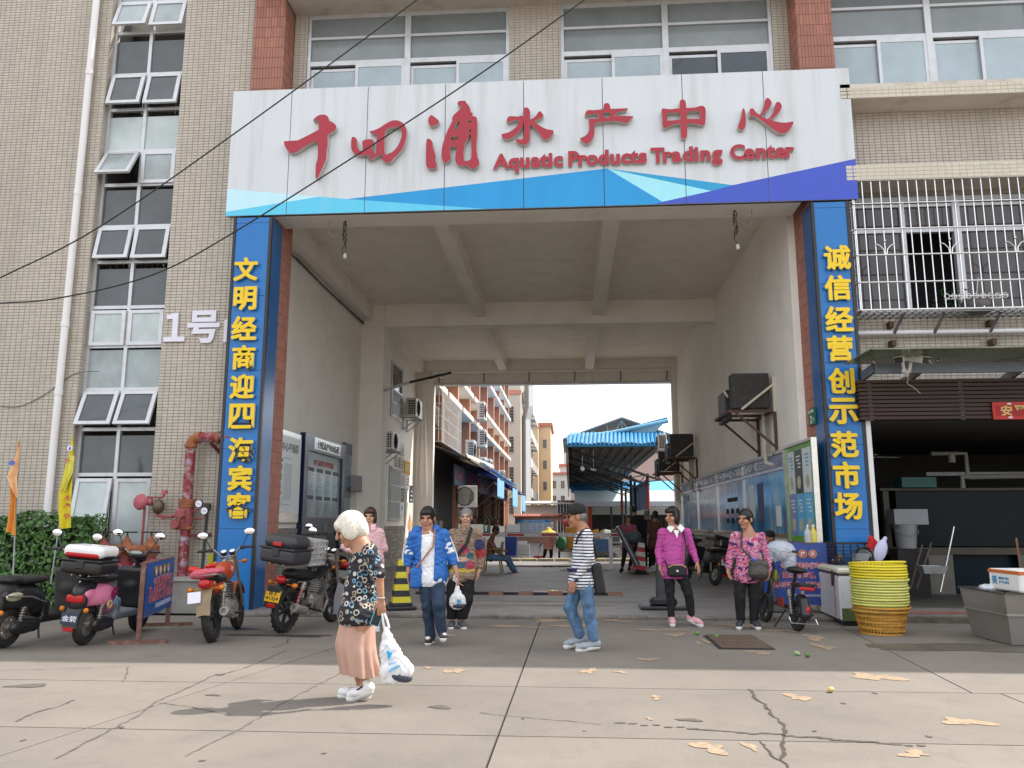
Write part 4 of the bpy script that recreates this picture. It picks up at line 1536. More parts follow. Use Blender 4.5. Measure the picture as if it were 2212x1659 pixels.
for i,(x,y,z,w,h,lab) in enumerate(((-2.1,36.6,.035,.6,.42,'white foam box on the ground beside the blue bin'),(-2.35,37.3,.035,.8,.55,'larger white foam box behind the blue bin'),(-2.55,36.3,.985,.6,.35,'white foam box set on top of the blue bin'),
 (-3.1,33.5,.035,.8,.8,'pale crate behind the seated man'),(-3.9,31.6,.9,1.0,.45,'foam box on the first shop counter'),(-3.5,38.5,.9,.7,.35,'clear white box on the second shop counter'))):
 open_box('foam_box',lab,'foam box',(x,y,z),(w,.45,h),M_FOAM,.1*i,'foam boxes in the market street',.035)
for i,(y,lab) in enumerate(((31.6,'shop counter nearest the passage'),(34.8,'shop counter behind the seated man'),(38.4,'third shop counter along the row'),(42.5,'farthest shop counter'))):
 t = thing('shop_counter',lab+', dark and cluttered','counter',(-3.9,y,.035),0,'shop counters')
 mb = MB()
 mb.box(-.5,.5,-.7,.7,.78,.86)
 mb.build('top',M_STEEL,t,world=False)
 for sx in (-1,1):
  for sy in (-1,1):
   mb = MB()
   mb.box(sx*.45-.03,sx*.45+.03,sy*.62-.03,sy*.62+.03,0,.78)
   mb.build('leg',M_STEEL,t,world=False)
for i in range(14):
 y = 31.3+i*1.05
 c = [(.25,.04,.03),(.05,.09,.20),(.35,.33,.30),(.10,.08,.06),(.45,.30,.06),(.06,.14,.09)][i%6]
 mb = MB()
 mb.rbox((-4.4+.25*math.sin(i*2.1),y,.035+.3+.25*(i%3)),(.5,.6,.55+.3*(i%2)),Euler((0,0,.2*math.sin(i))).to_matrix(),.03)
 tag(mb.build('stacked_crate',mat('crate_%d'%(i%6),c,.7,var=.25),None),['nearest','farther','farthest'][i//6]+' '+['dull red','navy','pale grey','brown','mustard','dark green'][i%6]+' crate in the dim shop row','crate','crates in the shop row')
for i in range(7):
 y = 33+i*2.2
 mb = MB()
 mb.cyl((-4.1,y,1.55),(-4.1,y,2.75),.012,n=5)
 mb.torus((-4.1,y,1.5),(.4,1,0),.16,.03,14,6)
 tag(mb.build('hanging_hook',M_DARK,None,smooth=True),['nearest','second','third','fourth','fifth','sixth','farthest'][i]+' dark hoop hung on a rod in the shop row','hook','hooks hung along the shop row')
 # end wall with red tile coping and the notice board
ew = thing('end_wall','low pinkish wall with red tile coping across the end of the market street','wall',(-2,58,0))
mb = MB()
mb.box(-3.9,-.95,58,58.25,.03,1.78)
mb.box(.35,1.0,58,58.25,.03,1.78)
mb.box(-.95,.35,58,58.25,1.55,1.78)
mb.build('wall',mat('pink_render',(.42,.25,.20),.85,var=.15),ew)
for i in range(40):
 x = -3.95+i*.126
 mb = MB()
 mb.tube([(x,57.85,1.82),(x,58.12,1.98),(x,58.40,1.82)],.06,8)
 mb.build('coping_tile',mat('red_roof_tile',(.42,.12,.08),.5,var=.15),ew)
nbd = thing('notice_board','blue and white printed notice board on the low end wall','notice board',(-2.6,57.9,.7))
mb = MB()
mb.box(-3.75,-1.42,57.90,57.97,.72,1.60)
mb.build('board',mat('pale_board',(.58,.66,.74),.5,var=.05),nbd)
mb = MB()
mb.box(-3.75,-1.42,57.88,57.90,1.42,1.60)
mb.build('banner',mat('board_blue',(.02,.22,.52),.5),nbd)
mb = MB()
for r_ in range(3):
 for c_ in range(5):
  mb.box(-3.65+c_*.45,-3.28+c_*.45,57.885,57.90,.80+r_*.2,.96+r_*.2)
mb.build('printed_block',mat('board_grey',(.40,.46,.54),.6),nbd)
mb = MB()
text_to(mb,'十四涌水产交易中心公示栏',(-2.6,57.872,1.51),w=1.7,extrude=.003)
mb.build('lettering',mat('board_white',(.8,.8,.8),.5),nbd)
for (x,z,lab) in ((-1.27,1.35,'upper'),(-1.27,1.1,'lower')):
 mb = MB()
 mb.box(x-.1,x+.1,57.96,57.99,z-.1,z+.1)
 tag(mb.build('paper_notice',_mats['board_white'],None),lab+' white paper notice pasted right of the notice board','notice')
sh = thing('shed','shed of weathered boards with a long pale sheet roof behind the end wall','shed',(-1,61,0))
mb = MB()
mb.prism([(-3.4,60,2.75),(-3.4,63,3.0),(-3.4,63,3.06),(-3.4,60,2.82)],(4.3,0,0))
mb.build('roof',mat('pale_sheet',(.44,.42,.38),.6,var=.2,streak=False,scale=6),sh)
for i in range(14):
 mb = MB()
 mb.box(.1+i*.22-1.0,.1+i*.22-.8,60.6,60.65,.03,3.05)
 mb.build('plank',M_WOODB,sh)
mb = MB()
mb.box(-3.4,-.95,60.7,60.8,.03,2.7)
mb.build('wall',M_CREAMW,sh)
# ---------------------------------------------------------------- far buildings
M_FARB = mat('far_beige_tile',(.50,.45,.39),.7,var=.06,scale=2)
M_FARO = mat('far_ochre',(.58,.45,.30),.8,var=.06)
M_FARG = mat('far_grey',(.50,.52,.53),.8,var=.08)
M_DUCT = mat('galvanised_duct',(.46,.46,.47),.35,metal=.5,var=.15)
def far_windows(t,face,fixed,a0,a1,z0,z1,cols,rows_,w,h):
 for r_ in range(rows_):
  for c_ in range(cols):
   ca = a0+(a1-a0)*(c_+.5)/cols
   cz = z0+(z1-z0)*(r_+.5)/rows_
   f = MB()
   p = MB()
   b = MB()
   if face=='y':
    f.box(ca-w/2-.06,ca+w/2+.06,fixed-.06,fixed+.02,cz-h/2-.06,cz+h/2+.06)
    p.box(ca-w/2,ca+w/2,fixed-.08,fixed-.065,cz-h/2,cz+h/2)
    for k in range(5):
     b.box(ca-w/2,ca+w/2,fixed-.12,fixed-.10,cz-h/2+k*h/5,cz-h/2+k*h/5+.03)
    b.box(ca-.02,ca+.02,fixed-.099,fixed-.085,cz-h/2,cz+h/2)
   else:
    f.box(fixed-.02,fixed+.06,ca-w/2-.06,ca+w/2+.06,cz-h/2-.06,cz+h/2+.06)
    p.box(fixed+.065,fixed+.08,ca-w/2,ca+w/2,cz-h/2,cz+h/2)
    for k in range(5):
     b.box(fixed+.10,fixed+.12,ca-w/2,ca+w/2,cz-h/2+k*h/5,cz-h/2+k*h/5+.03)
   w_ = f.build('window',M_ALU,t)
   p.build('pane',M_CAGEPANE,w_)
   b.build('bars',M_STEEL,w_)
fb = thing('apartment_building','tall beige apartment block with a metal duct up its corner beyond the market','building',(-8,76,0))
mb = MB()
mb.box(-13,-4.55,76,104,0,17.5)
mb.build('wall',M_FARB,fb)
mb = MB()
mb.box(-13,-4.5,75.9,76,13.5,13.9)
mb.build('band',mat('pink_band',(.50,.22,.17),.8),fb)
far_windows(fb,'y',76,-6.2,-5.0,1.5,13.0,1,4,.75,1.5)
far_windows(fb,'x',-4.55,78,103,1.5,17,5,5,2.2,1.6)
for zz in (4,7.1,10.2,13.3):
 for k in range(5):
  mb = MB()
  mb.box(-4.5,-3.9,78.5+k*5,81.8+k*5,zz,zz+.9)
  mb.build('balcony_cage',M_CAGE if (k+int(zz))%2 else M_FARG,fb)
mb = MB()
mb.tube([(-4.15,78.0,.0),(-4.15,78.0,11.3),(-3.85,78.0,12.6),(-3.85,78.0,17.5)],.45,4)
mb.build('duct',M_DUCT,fb)
fo = thing('apartment_building','ochre apartment block with a flat red-edged roof, mid distance','building',(-6,112,0))
mb = MB()
mb.box(-9,-4.3,112,126,0,14.6)
mb.box(-4.3,-2.6,115,126,0,15.0)
mb.build('wall',M_FARO,fo)
mb = MB()
mb.box(-9,-4.2,111.7,126,14.6,15.0)
mb.box(-4.4,-2.3,114.7,126,15.0,15.5)
mb.build('roof',mat('red_roof_edge',(.42,.16,.11),.7),fo)
far_windows(fo,'y',112,-6.5,-4.4,2,14,1,4,.6,1.2)
far_windows(fo,'y',115,-4.2,-2.7,2,14,1,4,.5,1.2)
fg = thing('apartment_building','low grey-green house with a red tiled roof edge and green balcony fan, farthest away','building',(0,135,0))
mb = MB()
mb.box(-3.4,4,134,150,0,9.2)
mb.box(-1.6,4,140,150,9.2,11.0)
mb.build('wall',M_FARG,fg)
mb = MB()
mb.box(-3.6,4,133.7,150,9.2,9.6)
mb.box(-1.8,4,139.7,150,11.0,11.4)
mb.build('roof',_mats['red_roof_edge'],fg)
mb = MB()
mb.box(-.9,-.1,141,142,11.4,14.6)
mb.build('chimney',M_FARG,fg)
far_windows(fg,'y',134,-3.2,-.4,1.5,8.8,2,3,.6,1.2)
mb = MB()
mb.prism([(-3.3,60*0+100,2.7),(-3.3,103,3.5),(-3.3,103,3.4),(-3.3,100,2.6)],(4.2,0,0))
tag(mb.build('porch_roof',M_BLUEROOF,None),'small bright blue sheet roof low between the far houses','roof')
hall = thing('market_hall','distant hall with a shallow blue gable roof on open trusses','building',(5,92,0))
mb = MB()
mb.box(.2,14,92,110,0,9.6)
mb.build('wall',mat('hall_pink',(.45,.33,.30),.8,var=.1),hall)
mb = MB()
for (xa,za,xb,zb_) in ((-.7,10.6,6.0,13.0),(6.0,13.0,13.2,10.4)):
 mb.prism([(xa,91,za),(xb,91,zb_),(xb,91,zb_+.18),(xa,91,za+.18)],(0,18,0))
mb.build('roof',mat('slate_blue_roof',(.10,.17,.22),.5,var=.1),hall)
mb = MB()
P0,P1,P2 = Vector((-.5,91.2,10.4)),Vector((6,91.2,12.8)),Vector((13,91.2,10.3))
mb.cyl((0.2,91.2,10.15),(12.6,91.2,10.1),.08,n=6)
for k in range(9):
 t = k/8
 p = P0.lerp(P1,t*2) if t<.5 else P1.lerp(P2,t*2-1)
 mb.cyl((p.x,91.2,10.12),p,.05,n=6)
 t2 = min((k+1)/8,1)
 q = P0.lerp(P1,t2*2) if t2<.5 else P1.lerp(P2,t2*2-1)
 mb.cyl((p.x,91.2,10.12) if k%2 else p,q if k%2 else (q.x,91.2,10.12),.05,n=6)
mb.build('truss',mat('teal_steel',(.12,.30,.36),.5),hall)
# ---------------------------------------------------------------- the right-hand market canopy
cn = thing('market_canopy','dark steel market canopy with a bright blue ribbed tile roof edge','canopy',(2,33,0))
M_TRUSS = mat('dark_truss',(.028,.032,.035),.6,var=.3)
M_RIB = mat('blue_rib_tile',(.025,.24,.50),.35,var=.1,scale=4)
cy0 = 33.6
n = 24
for i in range(n):  # ribbed tiles of the front slope, one roll after another
 x = .02+i*.172
 mb = MB()
 mb.tube([(x,cy0,4.62+.03*math.sin(i)),(x+.05,cy0+.7,4.92),(x+.10,cy0+1.4,5.22)],.075,8)
 mb.build('roof_tile',M_RIB,cn,smooth=True)
mb = MB()
mb.prism([(-.08,cy0-.02,4.52),(-.08,cy0+1.45,5.14),(-.08,cy0+1.45,5.20),(-.08,cy0-.02,4.60)],(4.2,0,0))
mb.build('roof_sheet',M_RIB,cn)
mb = MB()
mb.tube([(.0,cy0+1.45,5.02),(1.9,cy0+1.45,5.26),(4.3,cy0+1.45,5.75)],.09,8)
mb.build('ridge_cap',mat('pale_blue_cap',(.25,.55,.72),.4,var=.05),cn,smooth=True)
mb = MB()
mb.prism([(1.8,cy0+1.6,5.25),(4.3,cy0+1.6,5.85),(4.3,cy0+1.6,5.95),(1.8,cy0+1.6,5.32)],(0,30,0))
mb.build('upper_sheet',M_BLUEROOF,cn)
mb = MB()
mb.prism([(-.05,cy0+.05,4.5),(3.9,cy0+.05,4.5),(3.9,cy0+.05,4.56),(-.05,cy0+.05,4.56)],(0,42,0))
mb.build('underside_sheet',mat('dark_underside',(.075,.072,.070),.9,var=.3,scale=2),cn)  # underside sheet in a dark grey
mb = MB()
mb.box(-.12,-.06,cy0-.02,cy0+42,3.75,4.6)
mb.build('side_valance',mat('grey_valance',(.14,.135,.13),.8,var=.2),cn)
for k in range(9):
 y = cy0+.3+k*4.4
 mb = MB()
 mb.cyl((0,y,4.45),(3.75,y,3.15),.055,n=6)
 mb.cyl((0,y,4.0),(3.2,y,2.95),.035,n=6)
 for j in range(6):
  a,b_ = Vector((0,y,4.45)).lerp(Vector((3.75,y,3.15)),j/6),Vector((0,y,4.0)).lerp(Vector((3.2,y,2.95)),(j+.5)/6)
  c = Vector((0,y,4.45)).lerp(Vector((3.75,y,3.15)),(j+1)/6)
  mb.cyl(a,b_,.022,n=5)
  mb.cyl(b_,c,.022,n=5)
 for x in (.9,1.7,2.6):
  mb.cyl((x,y,4.45-x*.345),(x,y,4.5),.02,n=5)
 mb.build('roof_truss',M_TRUSS,cn)
mb = MB()
for j in range(9):
 x = .15+j*.42
 mb.cyl((x,cy0,4.44),(x,cy0+41,4.44),.035,n=5)
mb.build('purlins',M_TRUSS,cn)
for k,(x,red) in enumerate(((3.3,1),(2.85,0),(3.3,0),(2.85,1),(3.3,0),(2.6,0),(2.2,0),(3.3,1))):
 y = 34.6+k*3.4
 mb = MB()
 mb.cyl((x,y,.03),(x,y,4.45-x*.3),.07,n=10)
 c = mb.build('post',M_TRUSS,cn,smooth=True)
 if red:
  mb = MB()
  mb.cyl((x,y,1.95),(x,y,3.0),.075,n=10)
  mb.build('red_wrap',mat('red_wrap',(.30,.05,.035),.6),c,smooth=True)
for k,(x,y) in enumerate(((.55,33.9),(1.02,34.1))):
 t = thing('hanging_lamp',['small white globe lamp on a thin rod under the canopy edge','white box lamp on a thin rod under the canopy edge'][k],'lamp',(x,y,3.55))
 mb = MB()
 mb.cyl((x,y,3.7),(x,y,4.45),.014,n=6)
 mb.build('rod',M_ACW,t)
 mb = MB()
 mb.ell((x,y,3.63),(.09,.09,.10) if k==0 else (.14,.08,.07))
 mb.build('shade',M_ACW,t,smooth=True)
 # white scalloped stall awning and stall front at the back
sa = thing('stall_awning','long white awning with a scalloped valance over the far fish stalls','awning',(2.5,50,2.3))
mb = MB()
mb.prism([(.3,48.5,2.62),(.3,51,3.35),(.3,51,3.38),(.3,48.5,2.66)],(7.0,0,0))
mb.build('canvas',mat('pale_canvas',(.52,.64,.68),.7,var=.1,scale=2),sa)
mb = MB()
for i in range(34):
 x = .3+i*.206
 mb.prism([(x,48.48,2.64),(x+.2,48.48,2.64),(x+.2,48.48,2.38),(x+.1,48.48,2.32),(x,48.48,2.38)],(0,.02,0))
mb.build('valance',mat('grey_valance_cloth',(.42,.45,.48),.8,var=.1),sa)
mb = MB()
mb.prism([(.1,52,3.3),(.1,55,4.1),(.1,55,4.16),(.1,52,3.36)],(8,0,0))
tag(mb.build('stall_roof',M_BLUEROOF,None),'blue sheet roof above the white stall awning','roof')
sf = thing('fish_stall','dim fish stall front with a roller shutter box under the white awning','stall',(3,52,0))
mb = MB()
mb.box(1.4,8,52.5,52.7,.03,3.3)
mb.build('back_wall',M_DARK,sf)
mb = MB()
mb.box(1.4,7,52.0,52.45,1.9,2.4)
mb.build('shutter_box',mat('shutter_grey',(.36,.36,.33),.6,var=.1),sf)
mb = MB()
mb.box(.1,1.35,52.0,52.2,.03,2.6)
mb.build('side_wall',M_CREAMW,sf)
mb = MB()
mb.box(1.15,1.4,51.9,51.98,.5,2.45)
mb.build('red_couplet',mat('red_paper',(.40,.05,.03),.7,var=.2),sf)
mb = MB()
mb.box(.1,.9,51.9,51.98,1.3,2.3)
mb.build('wall_panel',M_FARG,sf)
bd = thing('advert_panel','tall blue printed panel hung between the canopy posts','panel',(3.4,40,2.6))
mb = MB()
for i in range(5):
 mb.box(3.42,3.48,36+i*2.2,38.1+i*2.2,2.0,3.3)
mb.build('panel',mat('faded_blue_print',(.07,.13,.24),.5,var=.5,scale=2.5),bd)
# clutter on the stalls
for i in range(12):
 x,y = .6+(i%4)*.42,33.6+(i//4)*.8
 c = [(.55,.50,.42),(.45,.20,.05),(.60,.58,.52),(.10,.10,.11)][i%4]
 mb = MB()
 mb.rbox((x,y,.75+.12*((i*7)%3)),(.36,.3,.22),Euler((.1*(i%3),.2*math.sin(i),i)).to_matrix(),.02)
 tag(mb.build('carton',mat('carton_%d'%(i%4),c,.8,var=.2),None),['cream','orange','pale','black'][i%4]+' carton in the '+['front','middle','rear'][i//4]+' row heaped on the stall table under the canopy','carton','cartons on the stall table')
t = thing('stall_table','long low table heaped with cartons under the canopy','table',(1.2,34.3,.035))
mb = MB()
mb.box(-.9,1.1,-.9,1.6,.55,.62)
mb.build('top',M_STEEL,t,world=False)
for sx in (-.8,1.0):
 for sy in (-.8,1.5):
  mb = MB()
  mb.box(sx-.03,sx+.03,sy-.03,sy+.03,0,.55)
  mb.build('leg',M_STEEL,t,world=False)
mb = MB()
mb.rbox((.95,32.2,.55),(1.1,.05,.5),None,.02)
tag(mb.build('blue_cloth',mat('dusty_blue',(.05,.11,.26),.8,var=.3),None),'dusty blue sheet draped below the barrier boom','cloth')
# street edge kerb with yellow-black blocks
ke = thing('street_kerb','pale kerb with worn yellow blocks across the far mouth of the passage','kerb',(-1,30.1,0))
for i in range(14):
 x = -4.9+i*.62
 mb = MB()
 mb.rbox((x+.3,30.05,.085),(.58,.18,.10),None,.02)
 mb.build('kerb_block',mat('kerb_yellow',(.52,.42,.24),.8,var=.2) if i%2 else mat('kerb_grey',(.40,.36,.30),.8,var=.2),ke)
def Zm(ox,oy,f):
 """A zoomed survey view: returns a converter to the full view's coordinates."""
 return lambda x,y:((ox+x/f)*S_,(oy+y/f)*S_)
Z1,Z3,Z5,Z6,Z7,Z8 = Zm(1000,1100,2.765),Zm(550,1700,3.318),Zm(3200,2000,1.417),Zm(2700,1450,3.386),Zm(2700,1900,2.765),Zm(1050,1700,3.687)
ZL = Zm(0,2050,2.91)
ZR = Zm(3072,768,2.16)
M_NAVY = mat('navy_frame',(.008,.014,.055),.25,var=.1,spec=.6)
M_PAPERW = mat('board_face',(.66,.68,.70),.35,var=.04,dirt=(.5,.5,.5),dirt_amt=.2)
M_PRINTG = mat('print_grey',(.20,.22,.24),.6)
M_PRINTN = mat('print_navy',(.012,.018,.06),.5)
M_PRINTR = mat('print_red',(.45,.05,.05),.5)
M_STEELB = mat('worn_chrome',(.58,.56,.53),.2,metal=.85,var=.15,scale=9)
# ---------------------------------------------------------------- left wall of the passage: map board, navy notice cabinet, smaller cabinet
XF = -5.6
def lprint(mb,X,ya,yb,za,zb):
 mb.box(X,X+.003,ya,yb,za,zb)
mp = thing('map_board','white market map board in a steel frame left of the navy notice cabinet','notice board',(XF,15.2,1.4))
mb = MB()
mb.box(XF,XF+.07,14.0,16.33,1.42,3.20)
mb.build('frame',M_STEELB,mp)
mb = MB()
mb.box(XF+.0705,XF+.08,14.05,16.28,1.60,3.10)
mb.build('panel',M_PAPERW,mp)
mb = MB()
text_to(mb,'水产品交易中心平面图',(XF+.083,15.15,2.88),w=1.9,right=(0,1,0),extrude=.002,bold=.01)
mb.build('lettering',M_PRINTG,mp)
for i,(ya,yb,za,zb,c) in enumerate(((14.9,15.25,1.95,2.02,'o'),(14.85,15.2,2.05,2.17,'b'),(15.05,15.22,2.22,2.36,'g'),(14.85,15.05,2.22,2.36,'l'),(15.05,15.22,2.42,2.53,'g'),(14.85,15.05,2.42,2.53,'l'),
 (15.08,15.25,2.58,2.64,'g'),(14.7,15.05,2.58,2.64,'l'),(14.6,14.8,1.8,2.6,'m'),(14.8,15.3,1.72,1.9,'m'),(15.3,15.75,2.66,2.67,'g'),(15.3,15.72,1.76,1.77,'g'),(15.0,15.05,2.72,2.77,'b'),(15.0,15.05,2.64,2.69,'g'))):
 mb = MB()
 lprint(mb,XF+.081+.0005*(i%2),ya,yb,za,zb)
 mb.build('map_block',mat('map_'+c,{'o':(.60,.25,.16),'b':(.10,.28,.55),'g':(.05,.28,.12),'l':(.42,.45,.66),'m':(.52,.62,.56)}[c],.5),mp)
mb = MB()
for c in range(6):
 for r_ in range(24):
  lprint(mb,XF+.081,15.35+c*.075,15.38+c*.075,1.85+r_*.03,1.862+r_*.03)
mb.build('print',M_PRINTG,mp)
nc = thing('notice_cabinet','large navy framed notice cabinet with eight text columns on the passage wall','notice board',(XF,17.8,1.3))
mb = MB()
mb.box(XF,XF+.12,16.42,19.5,1.18,1.52)
mb.box(XF,XF+.12,16.42,19.5,2.93,3.28)
mb.box(XF,XF+.12,16.42,16.68,1.52,2.93)
mb.box(XF,XF+.12,19.24,19.5,1.52,2.93)
mb.build('frame',M_NAVY,nc)
mb = MB()
mb.box(XF,XF+.06,16.68,19.24,1.52,2.93)
mb.build('panel',mat('cabinet_face',(.42,.50,.52),.15,var=.12,scale=1.5,spec=.6),nc)
mb = MB()
mb.box(XF+.121,XF+.128,17.0,19.0,2.98,3.24)
mb.build('title_plate',M_STEELB,nc)
mb = MB()
text_to(mb,'十四涌水产中心公示栏',(XF+.13,18.05,3.10),w=1.7,h=.17,right=(0,1,0),extrude=.003,bold=.03)
mb.build('lettering',M_BLACKTRIM,nc)
mb = MB()
text_to(mb,'水产品质量安全管理制度',(XF+.065,17.95,2.72),w=1.5,right=(0,1,0),extrude=.002,bold=.01)
mb.build('lettering',M_PRINTR,nc)
for rrow,(zt,n) in enumerate(((2.58,15),(1.98,12))):
 for c in range(4):
  y0_ = 16.78+c*.62
  mb = MB()
  mb.rbox((XF+.063,y0_+.26,zt-.03),(.006,.44,.085),None,.02)
  mb.build('heading',M_PRINTN,nc)
  mb = MB()
  for r_ in range(n):
   lprint(mb,XF+.0605,y0_+.02,y0_+.02+.48*random.uniform(.45,1),zt-.12-r_*.031,zt-.108-r_*.031)
  mb.build('print',M_PRINTG,nc)
mb = MB()
mb.box(XF+.121,XF+.126,17.9,18.15,1.22,1.42)
mb.build('green_plate',mat('dark_green',(.02,.09,.05),.4),nc)
tn = thing('notice_cabinet','narrow teal and navy notice cabinet beside the column, half hidden by the large one','notice board',(XF,19.9,1.7))
mb = MB()
mb.box(XF,XF+.06,19.55,20.25,1.70,3.38)
mb.build('panel',mat('teal_face',(.10,.22,.27),.3,var=.1),tn)
mb = MB()
mb.box(XF+.061,XF+.07,19.55,20.25,3.1,3.38)
mb.box(XF+.061,XF+.07,19.55,20.25,2.02,2.3)
mb.build('band',M_NAVY,tn)
mb = MB()
for r_ in range(14):
 lprint(mb,XF+.061,19.62,19.62+.55*random.uniform(.4,1),3.02-r_*.05,3.035-r_*.05)
mb.build('print',M_NAVY,tn)
mb = MB()
mb.rbox((XF+.12,20.5,2.4),(.2,.5,.42),None,.02)
o = mb.build('wall_speaker',mat('speaker_grey',(.33,.32,.31),.7,var=.1),None)
tag(o,'grey box speaker hung on the wall beside the passage column','speaker')
# second bay: grilled windows, plaques, door with couplet, air conditioners, street lamp arm
for nm,(ya,yb,za,zb),lab in (('w',(24.85,26.35,4.78,6.42),'upper'),('w',(24.9,26.4,1.52,3.12),'lower')):
 wn_ = MB()
 wn_.box(XF-.02,XF+.05,ya-.06,ya,za-.06,zb+.06)
 wn_.box(XF-.02,XF+.05,yb,yb+.06,za-.06,zb+.06)
 wn_.box(XF-.02,XF+.05,ya,yb,zb,zb+.06)
 wn_.box(XF-.02,XF+.05,ya,yb,za-.06,za)
 w_ = wn_.build('window',M_ALU,gate)
 mb = MB()
 mb.box(XF+.001,XF+.01,ya,yb,za,zb)
 mb.build('pane',M_PANE_DK,w_)
 mb = MB()
 n = 12
 for i in range(n):
  y = ya+(yb-ya)*(i+.5)/n
  mb.cyl((XF+.06,y,za),(XF+.06,y,zb if lab=='lower' else (za+zb)/2),.012,n=5)
 for z in ((za,za+.55,za+1.05,zb) if lab=='lower' else (za,za+.4,(za+zb)/2)):
  mb.box(XF+.045,XF+.075,ya,yb,z-.02,z+.02)
 mb.build('bars',M_ALU,w_)
for (ya,za,zb,w_,c,lab) in ((26.35,3.62,4.05,.62,'s','steel plaque highest on the wall'),(25.65,3.05,3.55,.55,'s','steel plaque above the grilled window'),(26.35,3.05,3.55,.62,'s','steel plaque beside the brass one'),(27.15,3.05,3.50,.95,'y','yellow brass plaque'),
 (26.45,2.62,3.0,.6,'s','steel plaque under the brass one'),(27.2,2.55,3.0,.8,'w','white plaque with a red heading'),(26.5,2.1,2.55,.55,'n','navy notice with white print'),(27.15,2.1,2.55,.5,'s','steel plaque beside the navy notice'),
 (28.1,1.95,2.7,.5,'n','tall navy strip notice'),(26.5,1.55,2.05,.6,'w','white plaque with a blue emblem')):
 t = thing('plaque',lab+' in the cluster beside the passage office','plaque',(XF+.02,ya+w_/2,za),0,'plaques beside the passage office')
 mb = MB()
 mb.box(XF,XF+.03,ya,ya+w_,za,zb)
 mb.build('plate',{'s':mat('plaque_steel',(.36,.40,.38),.3,metal=.3,var=.1),'y':mat('plaque_brass',(.62,.38,.03),.35,metal=.2),'w':M_PAPERW,'n':M_NAVY}[c],t)
 mb = MB()
 if c=='w' and za<2:
  mb.lathe([(.09,0),(.09,.003)],(XF+.031,ya+w_/2,za+.33),(1,0,0),16)
  mb.build('emblem',mat('emblem_blue',(.03,.25,.45),.5),t)
 else:
  for r_ in range(3):
   lprint(mb,XF+.031,ya+.1+.05*r_,ya+w_-.1,za+(zb-za)*(.3+.2*r_),za+(zb-za)*(.36+.2*r_))
  mb.build('print',M_PRINTR if c in 'sw' else M_PAPERW,t)
dr = thing('office_door','white office door with a red diamond paper pasted on it','door',(XF,28,0.05))
mb = MB()
mb.box(XF,XF+.05,27.35,28.75,.05,2.1)
mb.build('leaf',mat('door_white',(.62,.62,.58),.5,var=.06),dr)
mb = MB()
mb.poly([(XF+.054,28.05,1.75),(XF+.054,27.68,1.33),(XF+.054,28.05,.9),(XF+.054,28.42,1.33)])
mb.build('red_paper',mat('faded_red_paper',(.55,.20,.12),.8,var=.15),dr)
mb = MB()
text_to(mb,'福',(XF+.057,28.05,1.33),h=.28,right=(0,1,0),extrude=.002,bold=.03)
mb.build('lettering',mat('gold_ink',(.55,.42,.12),.5),dr)
ac_unit('white air conditioner high on the left passage wall beside the barred window',(-5.25,26.9,4.92),R(90),'air conditioners on the passage walls',w=1.1,h=.62,d=.36)
ac_unit('grey air conditioner lower on the left passage wall just behind the column',(-5.2,23.2,3.48),R(90),'air conditioners on the passage walls',w=1.1,h=.52,d=.36)
lm = thing('street_lamp','dark lamp head on a pale arm reaching from the left passage column','lamp',(-5.0,YM,4.9))
a,b_,c = AX(*Z1(1470,1270),-5.0),None,None
a = Vector((-4.97,21.25,4.95))
mb = MB()
mb.cyl(a,a+Vector((.55,.55,.30)),.045,n=10)
mb.build('arm',M_ALU,lm,smooth=True)
mb = MB()
mb.beam(a+Vector((.55,.55,.30)),a+Vector((1.55,1.45,.72)),.26,.07,bev=.02)
mb.build('lamp_head',M_BLACKTRIM,lm)
mb = MB()
for k in (.55,.8):
 p = a+Vector((.55,.55,.30)).lerp(Vector((1.55,1.45,.72)),k)
 mb.ell(p-Vector((0,0,.05)),(.09,.09,.03))
mb.build('lens',M_STEELB,lm,smooth=True)
for k in range(3):
 mb = MB()
 mb.tube([(-5.5+.05*k,28.9,7.2),(-5.45+.12*k,28.88,5.0),(-5.5+.2*k,28.86,2.6-.2*k)],.022,6)
 tag(mb.build('wall_conduit',M_WHITEWALL,None,smooth=True),['left','middle','right'][k]+' pale conduit running down the rear left corner of the passage','conduit','conduits in the rear left corner')
mb = MB()
mb.tube([(XF+.03,13.95,6.80),(XF+.03,17.0,6.77),(XF+.035,YM,6.80)],.016,5)
mb.tube([(XF+.06,15.5,6.78),(XF+.05,18.0,6.74),(XF+.05,YM,6.76)],.012,5)
tag(mb.build('wall_cable',M_CABLE,None,smooth=True),'black cables running under the edge beam along the left passage wall','cable')
# ---------------------------------------------------------------- right wall of the passage: long blue display, green poster board, air conditioners
XD = XRt
dp2 = thing('display_wall','long blue glazed display board with steel frame along the right passage wall','notice board',(XD,21.5,1.1))
ys = [14.75,18.25,21.5,24.8,28.3]
M_SHEET = bpy.data.materials.new('blue_display_print')
M_SHEET.use_nodes = True
_N,_L = M_SHEET.node_tree.nodes,M_SHEET.node_tree.links
_g = _N.new('ShaderNodeNewGeometry')
_m = _N.new('ShaderNodeMapping')
_m.inputs['Scale'].default_value = (1,1.3,.45)
_n = _N.new('ShaderNodeTexNoise')
_n.inputs['Scale'].default_value = 1.4
_n.inputs['Detail'].default_value = 6
_n.inputs['Distortion'].default_value = .8
_r = _N.new('ShaderNodeValToRGB')
_r.color_ramp.elements[0].position,_r.color_ramp.elements[0].color = .30,(.01,.06,.16,1)
_r.color_ramp.elements[1].position,_r.color_ramp.elements[1].color = .72,(.32,.40,.46,1)
for pos,cc in ((.42,(.02,.16,.36,1)),(.52,(.035,.26,.46,1)),(.60,(.10,.34,.52,1))):
 e = _r.color_ramp.elements.new(pos)
 e.color = cc
_L.new(_g.outputs['Position'],_m.inputs[0])
